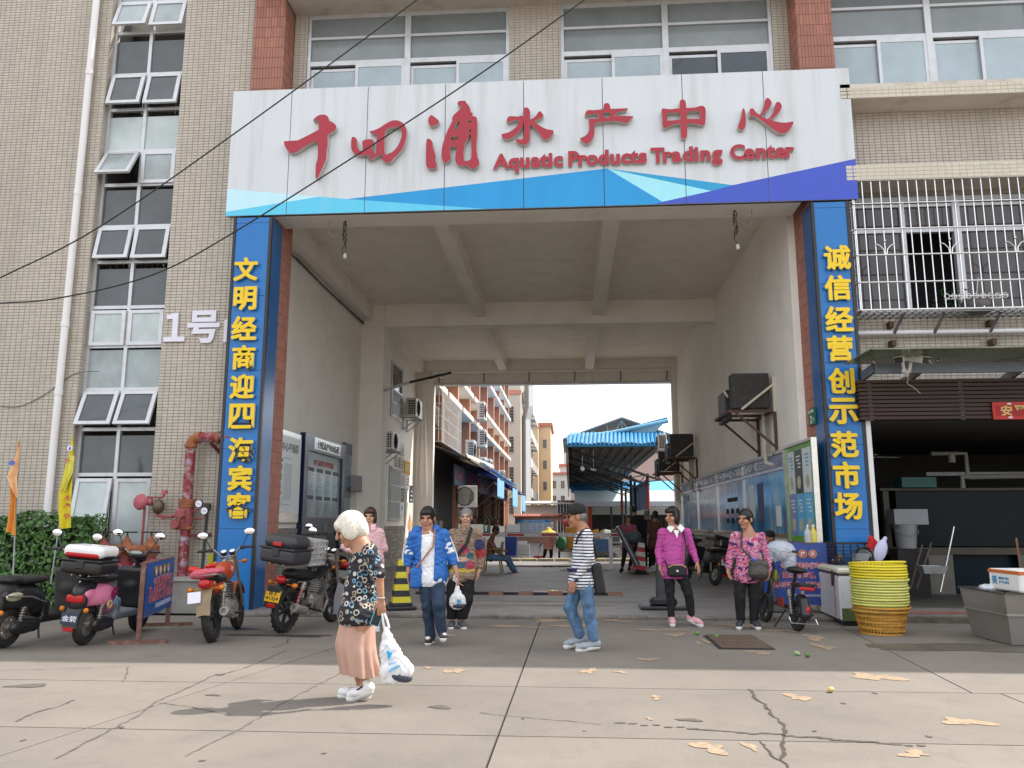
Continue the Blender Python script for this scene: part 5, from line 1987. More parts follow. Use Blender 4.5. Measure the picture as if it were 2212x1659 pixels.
_L.new(_m.outputs[0],_n.inputs[0])
_L.new(_n.outputs['Fac'],_r.inputs[0])
_L.new(_r.outputs[0],_N['Principled BSDF'].inputs['Base Color'])
_N['Principled BSDF'].inputs['Roughness'].default_value = .13
for a,b_ in zip(ys[:-1],ys[1:]):
 mb = MB()
 mb.box(XD-.05,XD-.003,a+.03,b_-.03,1.22,2.36)
 mb.build('glazed_panel',M_SHEET,dp2)
mb = MB()
mb.box(XD-.06,XD-.003,14.75,28.3,2.43,2.66)
mb.build('title_strip',mat('title_strip',(.16,.19,.27),.3,var=.5,scale=2.2,dirt=(.4,.38,.36),dirt_amt=.6),dp2)
mb = MB()
text_to(mb,'十四涌水产中心宣传栏',(XD-.065,21.0,2.545),w=9.5,h=.17,right=(0,-1,0),extrude=.006,bold=.02)
mb.build('lettering',M_STEELB,dp2)
mb = MB()
for y in ys:
 mb.box(XD-.08,XD-.003,y-.03,y+.03,1.16,2.70)
for z in (1.16,2.36,2.665):
 for a,b_ in zip(ys[:-1],ys[1:]):
  mb.box(XD-.08,XD-.003,a+.03,b_-.03,z,z+.06 if z>1.2 else 1.22)
mb.build('frame',M_STEELB,dp2)
for i,(ya,za,zb,w_,m) in enumerate(((15.2,1.35,1.72,.35,M_PAPERW),(17.3,1.5,2.2,.5,M_PAPERW),(16.5,1.45,2.2,.5,mat('poster_dusk',(.05,.06,.16),.5,var=.5,scale=4)),
 (20.1,1.40,1.52,.3,M_DARK),(20.1,1.62,1.74,.3,M_DARK),(19.5,1.40,1.52,.3,M_DARK),(19.5,1.62,1.74,.3,M_DARK),(18.9,1.40,1.52,.3,M_DARK),(18.9,1.62,1.74,.3,M_DARK),(19.0,1.9,2.0,1.2,M_DARK),(26.6,2.1,2.28,.4,mat('print_rust',(.30,.10,.08),.5)))):
 mb = MB()
 mb.box(XD-.056,XD-.0505,ya,ya+w_,za,zb)
 mb.build('poster',m,dp2)
gp = thing('poster_board','green framed board with six small posters at the right mouth of the passage','notice board',(XD,13.8,1.1))
mb = MB()
mb.box(XD-.09,XD-.003,12.98,13.02,1.05,2.75)
mb.box(XD-.09,XD-.003,14.64,14.68,1.05,2.75)
mb.box(XD-.09,XD-.003,13.02,14.64,2.71,2.75)
mb.box(XD-.09,XD-.003,13.02,14.64,1.05,1.11)
mb.build('frame',M_STEELB,gp)
mb = MB()
mb.box(XD-.06,XD-.003,13.02,14.64,1.11,2.71)
mb.build('panel',mat('poster_green',(.09,.30,.04),.35,var=.2,scale=1.5,dirt=(.35,.45,.06),dirt_amt=.7,dirt_scale=1.0),gp)
cols = [(14.50,14.12),(14.08,13.66),(13.62,13.16)]
PC = [((.56,.60,.64),(.18,.20,.46)),((.035,.04,.042),(.07,.38,.66)),((.60,.63,.65),(.10,.42,.68))]
for (ya,yb),(ct,cb) in zip(cols,PC):
 for za,zb,c in ((1.90,2.62,ct),(1.20,1.89,cb)):
  mb = MB()
  mb.box(XD-.064,XD-.0605,yb,ya,za,zb)
  pp = mb.build('poster',mat('poster_%02d%02d%02d'%tuple(int(q*99) for q in c),c,.35,var=.08),gp)
  mb = MB()
  for k in range(4):
   ym = (ya+yb)/2+random.uniform(-.03,.03)
   mb.box(XD-.067,XD-.0645,ym-.12,ym+.12-.03*k,zb-.12-k*.06,zb-.095-k*.06)
  mb.build('print',M_PAPERW if sum(c)<1.4 else mat('print_skyblue',(.10,.32,.55),.5),pp)
  mb = MB()
  mb.lathe([(.0,0),(.11,0),(.11,.003)],(XD-.0645,(ya+yb)/2,za+.18),(-1,0,0),14)
  mb.build('picture',mat('poster_picture',(.45,.42,.30),.5,var=.6,scale=14),pp)
hp = thing('house_number','small green house number plate reading 2号 on the right terracotta pier','sign',(4.02,13.5,3.0))
mb = MB()
mb.box(3.985,4.01,13.30,13.66,3.0,3.27)
mb.build('plate',mat('plate_green',(.012,.13,.07),.35),hp)
mb = MB()
text_to(mb,'2',(3.980,13.48,3.09),h=.13,right=(0,-1,0),extrude=.002,bold=.03)
text_to(mb,'号',(3.980,13.36,3.07),h=.07,right=(0,-1,0),extrude=.002)
text_to(mb,'新垦南路',(3.980,13.48,3.22),w=.30,h=.05,right=(0,-1,0),extrude=.002)
mb.build('lettering',_mats['white_letter'],hp)
def old_condenser(label,y,z,big=True):
 """A stripped condensing unit: black coil block and a side fan cabinet on a rusty wall shelf, lagged pipes below."""
 t = thing('air_conditioner',label,'air conditioner',(XD-.45,y,z),0,'air conditioners on the passage walls')
 core = mat('ac_sooty',(.045,.043,.040),.7,var=.4,scale=6)
 mb = MB()
 mb.rbox((0,.05,.36),(.70,.30,.68),None,.02)
 mb.build('coil_block',core,t,world=False)
 mb = MB()
 for i in range(20):
  mb.box(-.30,.30,-.115,-.103,.06+i*.031,.074+i*.031)
 mb.build('coil_fin',mat('coil_fin',(.06,.055,.048),.6,var=.3),t,world=False)
 mb = MB()
 mb.rbox((-.30,.95,.18),(.12,.8,.62),None,.02)
 mb.build('fan_cabinet',mat('dark_blue_steel',(.03,.036,.045),.5,var=.2),t,world=False)
 mb = MB()
 mb.tube([(-.36,.28,.30),(-.42,.3,.42),(-.40,.5,.44),(-.33,.7,.34)],.022,7)
 mb.build('lagged_pipe',mat('pipe_lagging',(.50,.46,.40),.9,var=.25,scale=18),t,smooth=True,world=False)
 mb = MB()
 for yy in (-.1,.6,1.3):
  mb.beam((-.42,yy,-.03),(.44,yy,-.03),.05,.05)
 mb.beam((-.42,-.12,-.03),(-.42,1.32,-.03),.05,.05)
 mb.beam((.38,-.12,-.03),(.38,1.32,-.03),.05,.05)
 mb.build('shelf',M_RUST,t,world=False)
 mb = MB()
 for yy in (-.1,1.3):
  mb.beam((.42,yy,-.85),(.42,yy,.02),.05,.05)
  mb.beam((-.30,yy,-.06),(.40,yy,-.70),.04,.04)
 mb.build('brace',M_RUST,t,world=False)
 mb = MB()
 mb.beam((.42,-.14,-.05),(.42,-.14,.62),.06,.05)
 mb.beam((-.20,-.15,.0),(.42,-.15,.48),.045,.04)
 mb.build('tie_bar',mat('bracket_cream',(.55,.50,.40),.6,var=.2),t,world=False)
 mb = MB()
 mb.tube([(.30,.3,-.06),(.30,.3,-.5),(.28,.22,-.80),(.24,.0,-1.0),(.32,-.22,-1.06)],.038,8)
 mb.tube([(.38,.5,-.06),(.38,.48,-.95)],.03,8)
 mb.build('lagged_pipe',_mats['pipe_lagging'],t,smooth=True,world=False)
 return t
old_condenser('stripped black air conditioner on a rusty shelf, nearer on the right passage wall',15.45,3.52)
old_condenser('sooty black air conditioner on a shelf deeper on the right passage wall',25.0,3.40)
old_condenser('third sooty air conditioner at the far end of the right passage wall',28.3,3.15)
ac_unit('beige air conditioner outside the rear right corner of the opening',(3.45,30.4,4.05),R(-90),'air conditioners on the passage walls',w=.8,h=.6,d=.3)
# ---------------------------------------------------------------- barrier, cones, bollard, speed hump on the passage floor
bm_ = thing('barrier_boom','white and red striped barrier boom lowered across the passage','barrier',(-2.9,24.5,.05))
mb = MB()
mb.box(-3.2,1.56,24.45,24.50,1.0,1.11)
mb.build('boom',mat('boom_white',(.62,.62,.62),.4,var=.1),bm_)
for i in range(5):
 x = -2.9+i*1.03
 mb = MB()
 mb.box(x,x+.5,24.444,24.449,1.02,1.09)
 mb.build('red_band',mat('boom_red',(.42,.03,.03),.4),bm_)
mb = MB()
mb.rbox((-3.35,24.5,.58),(.32,.35,1.06),None,.03)
mb.build('housing',mat('barrier_housing',(.40,.30,.12),.5,var=.1),bm_)
mb = MB()
mb.box(1.15,1.25,24.4,24.56,.05,.98)
mb.build('rest_post',M_ALU,bm_)
def cone(label,loc,c1,c2,tilt=(0,0),h=.72,topc=None):
 t = thing('traffic_cone',label,'traffic cone',loc,R(20),'traffic cones')
 t.rotation_euler = (R(tilt[0]),R(tilt[1]),R(20))
 mb = MB()
 mb.rbox((0,0,.03),(.46,.46,.06),None,.02)
 mb.rbox((0,0,.08),(.34,.34,.07),None,.02)
 mb.build('base',M_BLACKTRIM,t,world=False)
 N_ = 7
 for i in range(N_):
  za,zb = .11+(h-.11)*i/N_,.11+(h-.11)*(i+1)/N_
  wa,wb = .145-.095*(za-.11)/(h-.11),.145-.095*(zb-.11)/(h-.11)
  mb = MB()
  sk = .03 if c1 is not M_PAPERW and False else 0
  mb.loft([[(-wa,-wa,za),(wa,-wa,za),(wa,wa,za),(-wa,wa,za)],[(-wb,-wb,zb),(wb,-wb,zb),(wb,wb,zb),(-wb,wb,zb)]])
  mb.build('band',(topc if topc and i==N_-1 else (c1 if i%2==0 else c2)),t,world=False)
 return t
M_CY = mat('cone_yellow',(.62,.52,.03),.5,var=.15,obj=True)
M_CR = mat('cone_red',(.50,.06,.07),.5,var=.15,obj=True)
M_CW = mat('cone_white',(.66,.64,.62),.5,var=.1,obj=True)
c1 = cone('yellow and black striped cone on the kerb beside the woman in the blue jacket',(-2.72,13.15,.05),M_CY,M_BLACKTRIM,(0,0),.78)
cone('red and white striped cone leaning under the black bollard pole',(1.82,22.4,.05),M_CR,M_CW,(0,8),.95,M_BLACKTRIM)
mb = MB()
mb.rbox((-3.35,12.95,.07),(.5,.22,.03),Euler((.1,.05,.2)).to_matrix(),.01)
tag(mb.build('rubber_flap',M_BLACKTRIM,None),'torn black rubber cone base lying beside the yellow cone','rubber scrap')
t = thing('fallen_bollard','black and silver pole leaning across the red and white cone','bollard',(1.35,22.2,.6))
mb = MB()
mb.cyl((1.80,22.3,.28),(1.32,22.5,1.28),.085,n=14)
mb.build('pole',mat('pole_grey',(.12,.125,.13),.35,metal=.4,var=.2),t,smooth=True)
mb = MB()
mb.cyl((1.31,22.5,1.285),(1.30,22.505,1.30),.085,n=14)
mb.build('cap',M_STEELB,t)
t = thing('bollard','dark rubber bollard on a square foot behind the woman in the magenta sweater','bollard',(1.48,13.5,.05))
mb = MB()
mb.rbox((0,0,.03),(.75,.5,.06),None,.02)
mb.rbox((0,0,.12),(.42,.32,.16),None,.05)
mb.build('foot',M_BLACKTRIM,t,world=False)
mb = MB()
mb.cyl((0,0,.1),(0,0,.95),.115,.10,16)
mb.build('post',mat('rubber_grey',(.05,.052,.055),.6,var=.2),t,smooth=True,world=False)
hm = thing('speed_hump','low brown and black rubber speed hump across the passage','speed hump',(-.5,16.0,.05))
M_HB = mat('hump_brown',(.22,.10,.075),.7,var=.2)
x = -3.0
i = 0
while x<.95:
 mb = MB()
 mb.prism([(x,15.85,.05),(x,15.90,.10),(x,16.12,.10),(x,16.2,.05)],(.28,0,0))
 mb.build('segment',M_HB if i%2 else M_BLACKTRIM,hm)
 x+=.285
 i+=1
for (x0,x1,y) in ((-2.3,.75,13.9),(-2.6,1.2,14.6)):
 mb = MB()
 mb.box(x0,x1,y,y+.05,.054,.055)
 mb.build('painted_line',M_PAINT,pf)
for (x,y,rx,ry) in ((-.35,16.9,.32,.12),(-.9,26.0,1.2,.5),(.4,24.0,.7,.3)):
 sheet([],'x',M_WET) if False else None
 pts = [(x+rx*(1+.15*math.sin(3*a_))*math.cos(a_),y+ry*(1+.2*math.sin(2*a_+1))*math.sin(a_),.054) for a_ in [2*PI*k/20 for k in range(20)]]
 mb = MB()
 mb.poly(pts)
 mb.build('puddle',mat('puddle_water',(.05,.05,.05),.03,var=0,spec=.9),pf)
 # steel grate in the yard
gr = thing('drain_grate','rusty rectangular steel drain grate set in the yard concrete','grate',(1.7,10.1,0))
q = [G(1530,1375),G(1620,1375),G(1664,1402),G(1560,1402)]
gx0,gx1,gy0,gy1 = 1.72,2.38,9.75,10.35
gx0,gx1,gy0,gy1 = (q[0].x+q[3].x)/2,(q[1].x+q[2].x)/2,(q[2].y+q[3].y)/2,(q[0].y+q[1].y)/2
mb = MB()
mb.box(gx0-.05,gx1+.05,gy0-.05,gy1+.05,.003,.006)
mb.build('pit_shade',M_DARK,gr)  # flat dark sheet painted as the shade below the bars
mb = MB()
for i in range(18):
 x = gx0+(gx1-gx0)*i/17
 mb.box(x-.011,x+.011,gy0,gy1,.007,.022)
for y in (gy0,(gy0+gy1)/2,gy1):
 mb.box(gx0,gx1,y-.012,y+.012,.010,.024)
mb.build('bars',mat('grate_rust',(.13,.095,.07),.8,var=.3,scale=10),gr)
for i,(px,py,c) in enumerate(((1722,1416,(.30,.45,.22)),(1744,1420,(.08,.22,.03)),(1795,1496,(.62,.50,.18)),(1506,1372,(.10,.26,.05)),(1548,1378,(.08,.22,.04)))):
 p = G(px,py)
 mb = MB()
 mb.ell((p.x,p.y,.024),(.035,.025,.022),rot=Euler((0,.3,i)).to_matrix())
 tag(mb.build('dropped_fruit',mat('fruit_%d'%i,c,.5,var=.2),None,smooth=True),['cut pale green fruit lying on the yard concrete','small whole green fruit on the yard concrete','trodden yellow fruit half on the sunny concrete','green leaf lying on the drain grate','green scrap beside the drain grate'][i],'fruit' if i<3 else 'leaf')
 # ---------------------------------------------------------------- security cage, canopy, slatted fascia and cameras on the shop block
CY = 12.93
M_SS = mat('stainless_bar',(.66,.66,.67),.18,metal=.9,var=.08)
cgz = [AYS(3500,y,CY).z for y in (1241,1130,1021,917,815,722)]
sc_ = thing('security_cage','stainless steel barred security cage over the window above the shop','window cage',(6.4,CY,4.7))
x0c = AYS(3430,1000,CY).x
xs_ = [x0c+.1455*i for i in range(26)]
for i,x in enumerate(xs_):
 mb = MB()
 mb.cyl((x,CY,cgz[0]),(x,CY,cgz[-1]),.0105,n=8)
 mb.build('bar',M_SS,sc_,smooth=True)
for k,z in enumerate(cgz):
 mb = MB()
 mb.cyl((x0c-.03,CY-.012,z),(xs_[-1],CY-.012,z),.013 if 0<k<5 else .019,n=8)
 mb.build('rail',M_SS,sc_,smooth=True)
 mb = MB()
 mb.cyl((x0c-.02,CY,z),(x0c-.02,RY,z),.012,n=6)
 mb.build('side_rail',M_SS,sc_,smooth=True)
mb = MB()
for i in range(5):
 y = CY+.14*i
 mb.cyl((x0c-.02,y,cgz[0]),(x0c-.02,y,cgz[-1]),.009,n=6)
mb.build('side_bars',M_SS,sc_,smooth=True)
for i in (3,10,17,24):
 mb = MB()
 x = xs_[i]
 z = cgz[3]
 for s in (-1,1):
  mb.tube([(x+s*.015,CY-.015,cgz[2]+.0),(x+s*.03,CY-.015,cgz[2]+.09),(x+s*.09,CY-.015,cgz[2]+.16),(x+s*.15,CY-.015,cgz[2]+.18)],.009,6)
 mb.ell((x,CY-.012,cgz[2]+.24),(.02,.02,.025))
 mb.build('scroll',M_SS,sc_,smooth=True)
mb = MB()
for i in range(30):
 x = x0c+.12*i
 mb.beam((x,CY,cgz[0]-.015),(x+.02,RY,cgz[0]-.015),.03,.012)
for j in range(5):
 y = CY+.03+j*.16
 mb.box(x0c,xs_[-1],y-.02,y+.02,cgz[0]-.035,cgz[0]-.022)
mb.build('floor_slat',mat('tray_steel',(.28,.28,.29),.4,metal=.5,var=.15),sc_)
pz = AYS(3500,1332,13.25).z
mb = MB()
mb.cyl((4.66,13.25,pz),(9.5,13.25,pz),.038,n=12)
tag(mb.build('horizontal_pipe',_mats['white_pvc'],None,smooth=True),'white horizontal pipe along the tiles below the security cage','pipe')
for i,x in enumerate((AYS(3590,1290,13.2).x,AYS(3775,1290,13.0).x,AYS(3975,1290,13.2).x)):
 mb = MB()
 mb.beam((x-.06,13.22,pz-.02),(x+.05,CY+.12,cgz[0]-.03),.035,.035)
 mb.build('strut',mat('dark_strut',(.10,.10,.10),.5,var=.2),sc_)
for x in (AYS(3556,1330,RY).x,AYS(3953,1330,RY).x):
 t = thing('wall_bracket','rusty steel bracket on the tiles '+('nearer the blue sign' if x<6 else 'farther from the blue sign'),'bracket',(x,RY,pz-.2),0,'rusty brackets under the cage')
 mb = MB()
 mb.box(x-.035,x+.035,RY-.14,RY-.006,pz+.1,pz+.2)
 mb.box(x-.035,x+.035,RY-.18,RY-.006,pz-.22,pz-.12)
 mb.build('plate',M_RUST,t)
 # things inside the cage
pl = thing('potted_plant','green leafy plant in the open gap of the caged window','plant',(6.2,13.1,cgz[0]))
mb = MB()
for i in range(40):
 a = random.uniform(0,6.28)
 p = Vector((6.25+random.uniform(-.25,.25),13.1+random.uniform(-.15,.15),cgz[0]+random.uniform(.05,.35)))
 d = Vector((math.cos(a),math.sin(a),random.uniform(.0,.6)))*.12
 s = Vector((-d.y,d.x,0))*.25
 mb.quad(p,p+d*.5+s,p+d,p+d*.5-s)
mb.build('leaves',mat('plant_green',(.04,.14,.03),.5,var=.3),pl)
mb = MB()
mb.ell((6.6,13.1,cgz[0]+.1),(.25,.2,.16))
tag(mb.build('helmet_bundle',mat('bundle_grey',(.12,.11,.11),.8,var=.3),None,smooth=True),'grey round bundle on the cage floor beside the plant','bundle')
hg = thing('drying_rack','white wire peg hanger hung on the bars inside the cage','drying rack',(6.4,12.9,cgz[1]-.3))
mb = MB()
for y in (12.82,13.0):
 mb.cyl((6.05,y,cgz[1]-.28),(6.95,y,cgz[1]-.28),.008,n=5)
for i in range(9):
 x = 6.05+.112*i
 mb.torus((x,12.9,cgz[1]-.26),(0,1,0),.04,.006,10,4)
mb.cyl((6.5,12.9,cgz[1]-.28),(6.5,12.78,cgz[1]),.006,n=5)
mb.build('frame',_mats['white_pvc'],hg,smooth=True)
# glass canopy
gy1 = 12.72
bl = AY(1824,787,gy1)
fy = bl.x
fp = AX(1881,755,fy)
cnp = thing('glass_canopy','grimy green glass canopy on grey steel beams over the shop front','canopy',(7,12.4,3.8))
mb = MB()
e0,e1 = bl.y,fp.y
mb.prism([(fy,e1,fp.z),(11,e1,fp.z),(11,e0+.5,bl.z-.02),(fy,e0,bl.z)],(0,0,.018))
mb.build('glass_sheet',mat('grimy_glass',(.15,.18,.115),.25,var=.45,scale=1.6,spec=.5,dirt=(.09,.07,.04),dirt_amt=.7,dirt_scale=2.5),cnp)
M_GSTEEL = mat('canopy_steel',(.17,.20,.23),.4,metal=.3,var=.1)
bz = AY(2000,822,12.75).z
mb = MB()
yb_ = 12.55
bzz = AY(1900,797,yb_).z
mb.box(AY(1888,797,yb_).x,11,yb_-.03,yb_+.03,bzz-.075,bzz+.075)
mb.build('beam',M_GSTEEL,cnp)
for vx0,vy0,vx1,vy1 in ((1888,795,1830,838),(1990,795,1945,832),(2210,790,2160,828)):
 p0,p1 = AY(vx0,vy0,yb_),AY(vx1,vy1,13.36)
 mb = MB()
 mb.beam(p0,p1,.05,.14)
 mb.build('bracket_arm',M_GSTEEL,cnp)
for px,py in ((1882,777),(2004,777),(2018,773)):
 p = AY(px,py,12.45)
 mb = MB()
 mb.cyl(p,p+Vector((0,0,.08)),.03,n=8)
 mb.cyl(p,AY(px+10,py+10,yb_),.016,n=6)
 mb.build('glass_clamp',M_STEELB,cnp,smooth=True)
mb = MB()
mb.tube([AY(1860,822,13.36),AY(1990,822,13.36),AY(2230,820,13.36)],.018,6)
tag(mb.build('electric_conduit',mat('tan_conduit',(.42,.36,.28),.7),None,smooth=True),'tan electric conduit on the tiles under the glass canopy','conduit')
cable([(1985,823),(2040,838),(2110,842),(2180,836),(2240,822)],13.30,.008,'slack_wire','slack tan wire drooping under the canopy conduit','wire',_mats['tan_conduit'])
for i,(px,py,rz) in enumerate(((1948,778,35),(1974,779,-35))):
 c = AY(px,py,12.25)
 t = thing('security_camera',['white security camera on the canopy beam aimed left','white security camera on the canopy beam aimed right'][i],'camera',c,R(-rz),'security cameras on the canopy')
 mb = MB(Matrix.Rotation(R(18),4,'X'))
 mb.rbox((0,0,.03),(.13,.34,.10),None,.02)
 mb.rbox((0,-.02,.085),(.15,.40,.012),None,.004)
 mb.build('housing',_mats['white_pvc'],t,world=False)
 mb = MB(Matrix.Rotation(R(18),4,'X'))
 mb.rbox((0,-.185,.03),(.11,.03,.085),None,.01)
 mb.build('lens_window',M_BLACKTRIM,t,world=False)
 mb = MB()
 mb.cyl((0,.05,-.02),(0,.08,-.14),.022,n=8)
 mb.cyl((0,.08,-.14),(0,.22,-.20),.035,n=10)
 mb.build('mount',_mats['white_pvc'],t,smooth=True,world=False)
cable([(1952,806),(1962,818),(1960,828),(1975,838),(1988,850)],12.3,.006,'camera_wire','loose pale wire dangling below the two cameras','wire',_mats['tan_conduit'])
# slatted dark timber fascia
sl_ = thing('slatted_fascia','dark brown horizontal slat fascia across the top of the shop front','fascia',(8,12.75,2.95))
M_SLATW = mat('dark_timber_slat',(.040,.018,.013),.5,var=.25,scale=5)
zt,zb = AYS(3600,1518,12.75).z,AYS(3600,1680,12.75).z
n = 10
hs = (zt-zb)/n
xa = AYS(3436,1600,12.75).x
for i in range(n):
 z = zb+hs*i
 mb = MB()
 mb.box(xa,11,12.72,12.76,z+.008,z+hs-.008)
 mb.build('slat',M_SLATW,sl_)
 mb = MB()
 mb.box(xa,xa+.03,12.765,13.3,z+.008,z+hs-.008)
 mb.build('slat',M_SLATW,sl_)
for x in (xa+.18,xa+1.55,xa+3.0):
 mb = MB()
 mb.box(x-.025,x+.025,12.765,12.80,zb,zt)
 mb.build('upright',M_STEEL,sl_)
mb = MB()
mb.box(xa,11,12.9,12.95,zb,zt)
mb.build('back_board',M_DARK,sl_)
bn = thing('red_banner','red and gold good luck banner over the shop front reading 安平入出','banner',(7.6,12.7,3))
p0,p1 = AYS(3966,1609,12.70),AYS(3970,1678,12.70)
mb = MB()
mb.box(p0.x,p0.x+1.5,12.69,12.70,p1.z,p0.z)
mb.build('cloth',mat('banner_red',(.50,.030,.020),.5,var=.1),bn)
mb = MB()
mb.box(p0.x+.05,p0.x+1.45,12.686,12.689,p1.z+.055,p0.z-.055)
mb.build('inner_field',mat('banner_deep_red',(.36,.008,.015),.5),bn)
mb = MB()
for k,ch in enumerate('安平入出'):
 text_to(mb,ch,(p0.x+.20+k*.20,12.684,(p0.z+p1.z)/2),h=.16,w=.17,extrude=.002,bold=.03)
mb.build('lettering',mat('banner_gold',(.62,.45,.14),.4),bn)
mb = MB()
for k in range(4):
 for z in (p1.z+.028,p0.z-.028):
  mb.ell((p0.x+.25+k*.3+.0,12.686,z),(.035,.004,.016))
mb.build('flower',_mats['white_letter'],bn)
# ---------------------------------------------------------------- freezer, crate, helmet, baskets, tank at the shop door
nc_ = G(1817.6,1352.6)
lc_ = G(1764,1328)
dv = (lc_-nc_).normalized()
dv.z = 0
fz = thing('chest_freezer','rust-streaked white chest freezer beside the right blue sign','freezer',(nc_.x,nc_.y,0))
ang = math.atan2(dv.y,dv.x)
FL,FW,FH = (lc_-nc_).length*1.0,.68,.84
FH = AY(1819,1227,nc_.y).z
FM = Matrix.Translation(nc_)@Matrix.Rotation(ang,4,'Z')  # local x along the long front, local -y ... to the right rear
SGN = -1
M_FRZ = mat('freezer_white',(.60,.61,.63),.35,var=.06,scale=3,dirt=(.38,.34,.28),dirt_amt=.35,dirt_scale=4)
def fbox(mb,x0,x1,y0,y1,z0,z1,b=0.0):
 c = ((x0+x1)/2,SGN*(y0+y1)/2,(z0+z1)/2)
 s = (abs(x1-x0),abs(y1-y0),abs(z1-z0))
 mb.rbox(c,s,None,b)
mb = MB(FM)
fbox(mb,0,FL,0,FW,.07,FH-.10,.02)
mb.build('body',M_FRZ,fz)
mb = MB(FM)
fbox(mb,-.015,FL+.01,-.015,FW+.01,FH-.085,FH,.025)
mb.build('lid',mat('lid_cream',(.58,.58,.47),.45,var=.12,dirt=(.34,.28,.20),dirt_amt=.4),fz)
mb = MB(FM)
fbox(mb,-.005,FL,-.005,FW,FH-.1,FH-.085)
mb.build('gasket',M_BLACKTRIM,fz)
mb = MB(FM)
fbox(mb,.03,FL-.05,.05,FW-.05,0,.07)
mb.build('plinth',M_BLACKTRIM,fz)
mb = MB(FM)
for x in (.24,FL-.06):
 fbox(mb,x-.045,x+.045,-.03,-.001,FH-.19,FH-.05,.01)
 fbox(mb,x-.02,x+.02,-.035,-.002,FH-.26,FH-.19)
mb.build('hinge',mat('hinge_rust',(.05,.03,.024),.7,var=.3),fz)
mb = MB(FM)
fbox(mb,.215,.25,-.004,-.001,.12,FH-.26)
fbox(mb,.205,.222,-.0035,-.001,.10,FH-.4)
mb.build('rust_streak',mat('rust_orange',(.33,.14,.045),.9,var=.4,scale=14),fz)
mb = MB(FM)
for k in range(8):
 a = k*PI/4
 fbox(mb,FL-.16+.07*math.cos(a)-.02,FL-.16+.07*math.cos(a)+.02,-.004,-.001,.27+.07*math.sin(a)-.02,.27+.07*math.sin(a)+.02)
mb.build('vent',M_BLACKTRIM,fz)
mb = MB(FM)
fbox(mb,-.004,-.001,.02,.30,.07,.24)
mb.build('mould_patch',mat('green_mould',(.09,.13,.05),.95,var=.5,scale=16),fz)
def crate(name,label,cat,M,w,d,h,m,bars=(8,6,5),wall=.014,base=True):
 o = M.translation
 t = thing(name,label,cat,o)
 parts_ = (('side',(-w/2,w/2,-d/2,-d/2)),('side',(-w/2,w/2,d/2,d/2)),('side',(-w/2,-w/2,-d/2,d/2)),('side',(w/2,w/2,-d/2,d/2)))
 for nm,(x0,x1,y0,y1) in parts_:
  mb = MB(M)
  a,b_ = Vector((x0,y0,0)),Vector((x1,y1,0))
  nb_ = bars[0] if abs(x1-x0)>.01 else bars[1]
  for i in range(nb_+1):
   p = a.lerp(b_,i/nb_)
   mb.beam(p,p+Vector((0,0,h)),wall,wall)
  for j in range(bars[2]+1):
   z = h*j/bars[2]
   k = wall*(2.2 if j in (0,bars[2]) else 1)
   mb.beam(a+Vector((0,0,z)),b_+Vector((0,0,z)),wall*1.2,k)
  mb.build(nm,m,t)
 if base:
  mb = MB(M)
  mb.box(-w/2,w/2,-d/2,d/2,0,.01)
  mb.build('base',m,t)
 return t
fc = FM@Vector((FL*.62,SGN*FW*.5,FH))
crate('black_crate','black lattice plastic crate full of odds and ends on the freezer','crate',Matrix.Translation(fc+Vector((.14,.12,.002)))@Matrix.Rotation(R(6),4,'Z'),.66,.46,.32,mat('black_plastic',(.018,.018,.022),.5,var=.2),(6,5,6),.016)
mb = MB()
for i in range(8):
 p = fc+Vector((.1+random.uniform(-.25,.2),.12+random.uniform(-.15,.15),.06+random.uniform(0,.12)))
 mb.ell(p,(.06,.04,.05),rot=Euler((i,i*2,0)).to_matrix())
tag(mb.build('odds_and_ends',mat('mixed_rubbish',(.30,.24,.20),.7,var=.6,scale=18),None,smooth=True),'mixed bottles and scraps lying inside the black crate','scraps')
gl = blob('work_glove',mat('glove_white',(.66,.64,.58),.9,var=.1),[elp((0,0,0),(.05,.025,.05)),cap((-.03,0,-.03),(-.05,-.01,-.12),.013),cap((-.005,0,-.03),(-.01,-.01,-.14),.013),cap((.02,0,-.03),(.03,-.01,-.13),.013),cap((.04,0,0),(.075,-.01,-.06),.013)],.006,None,loc=fc+Vector((.44,-.10,.33)))
tag(gl,'white cotton work glove hung over the rim of the black crate','glove')
hp_ = FM@Vector((.24,SGN*FW*.62,FH+.001))
hl = thing('helmet','black motorcycle helmet with a clear visor resting on the freezer','helmet',hp_,R(-55))
me = blob('shell',mat('helmet_black',(.012,.013,.016),.12,var=.1,spec=.6),[elp((0,.02,.15),(.125,.15,.145)),elp((0,.03,.08),(.118,.135,.09))],.012,hl,sub=[bxp((0,-.15,.12),(.09,.10,.055),.03),elp((0,.02,.08),(.095,.115,.12))])
mb = MB()
ring = []
for j in range(4):
 z = .06+j*.045
 row = []
 for i in range(13):
  a = R(-75+150*i/12)
  row.append((.13*math.sin(a),.03-(.165-.012*abs(j-1.5))*math.cos(a)-(.05 if j<2 else .02),z))
 ring.append(row)
mb.loft(ring,closed=False)
mb.build('visor',mat('clear_visor',(.75,.78,.80),.05,var=0,trans=.85,spec=.5),hl,smooth=True,world=False)
lj_ = blob('plastic_jug',mat('lilac_plastic',(.50,.50,.68),.35,var=.08),[elp((0,0,.12),(.09,.05,.17),Euler((0,.35,0)).to_matrix()),cap((.05,0,.25),(.08,0,.30),.03)],.012,None,loc=hp_+Vector((.36,.3,.10)))
tag(lj_,'translucent lilac plastic jug hanging behind the helmet','jug')
rb = blob('red_cloth',mat('red_cloth',(.45,.015,.02),.8,var=.2),[elp((0,0,0),(.09,.05,.14)),elp((.03,.02,-.1),(.06,.05,.16)),elp((-.02,0,.1),(.05,.05,.08))],.014,None,noise=.006,nscale=9,loc=hp_+Vector((.30,.42,.26)))
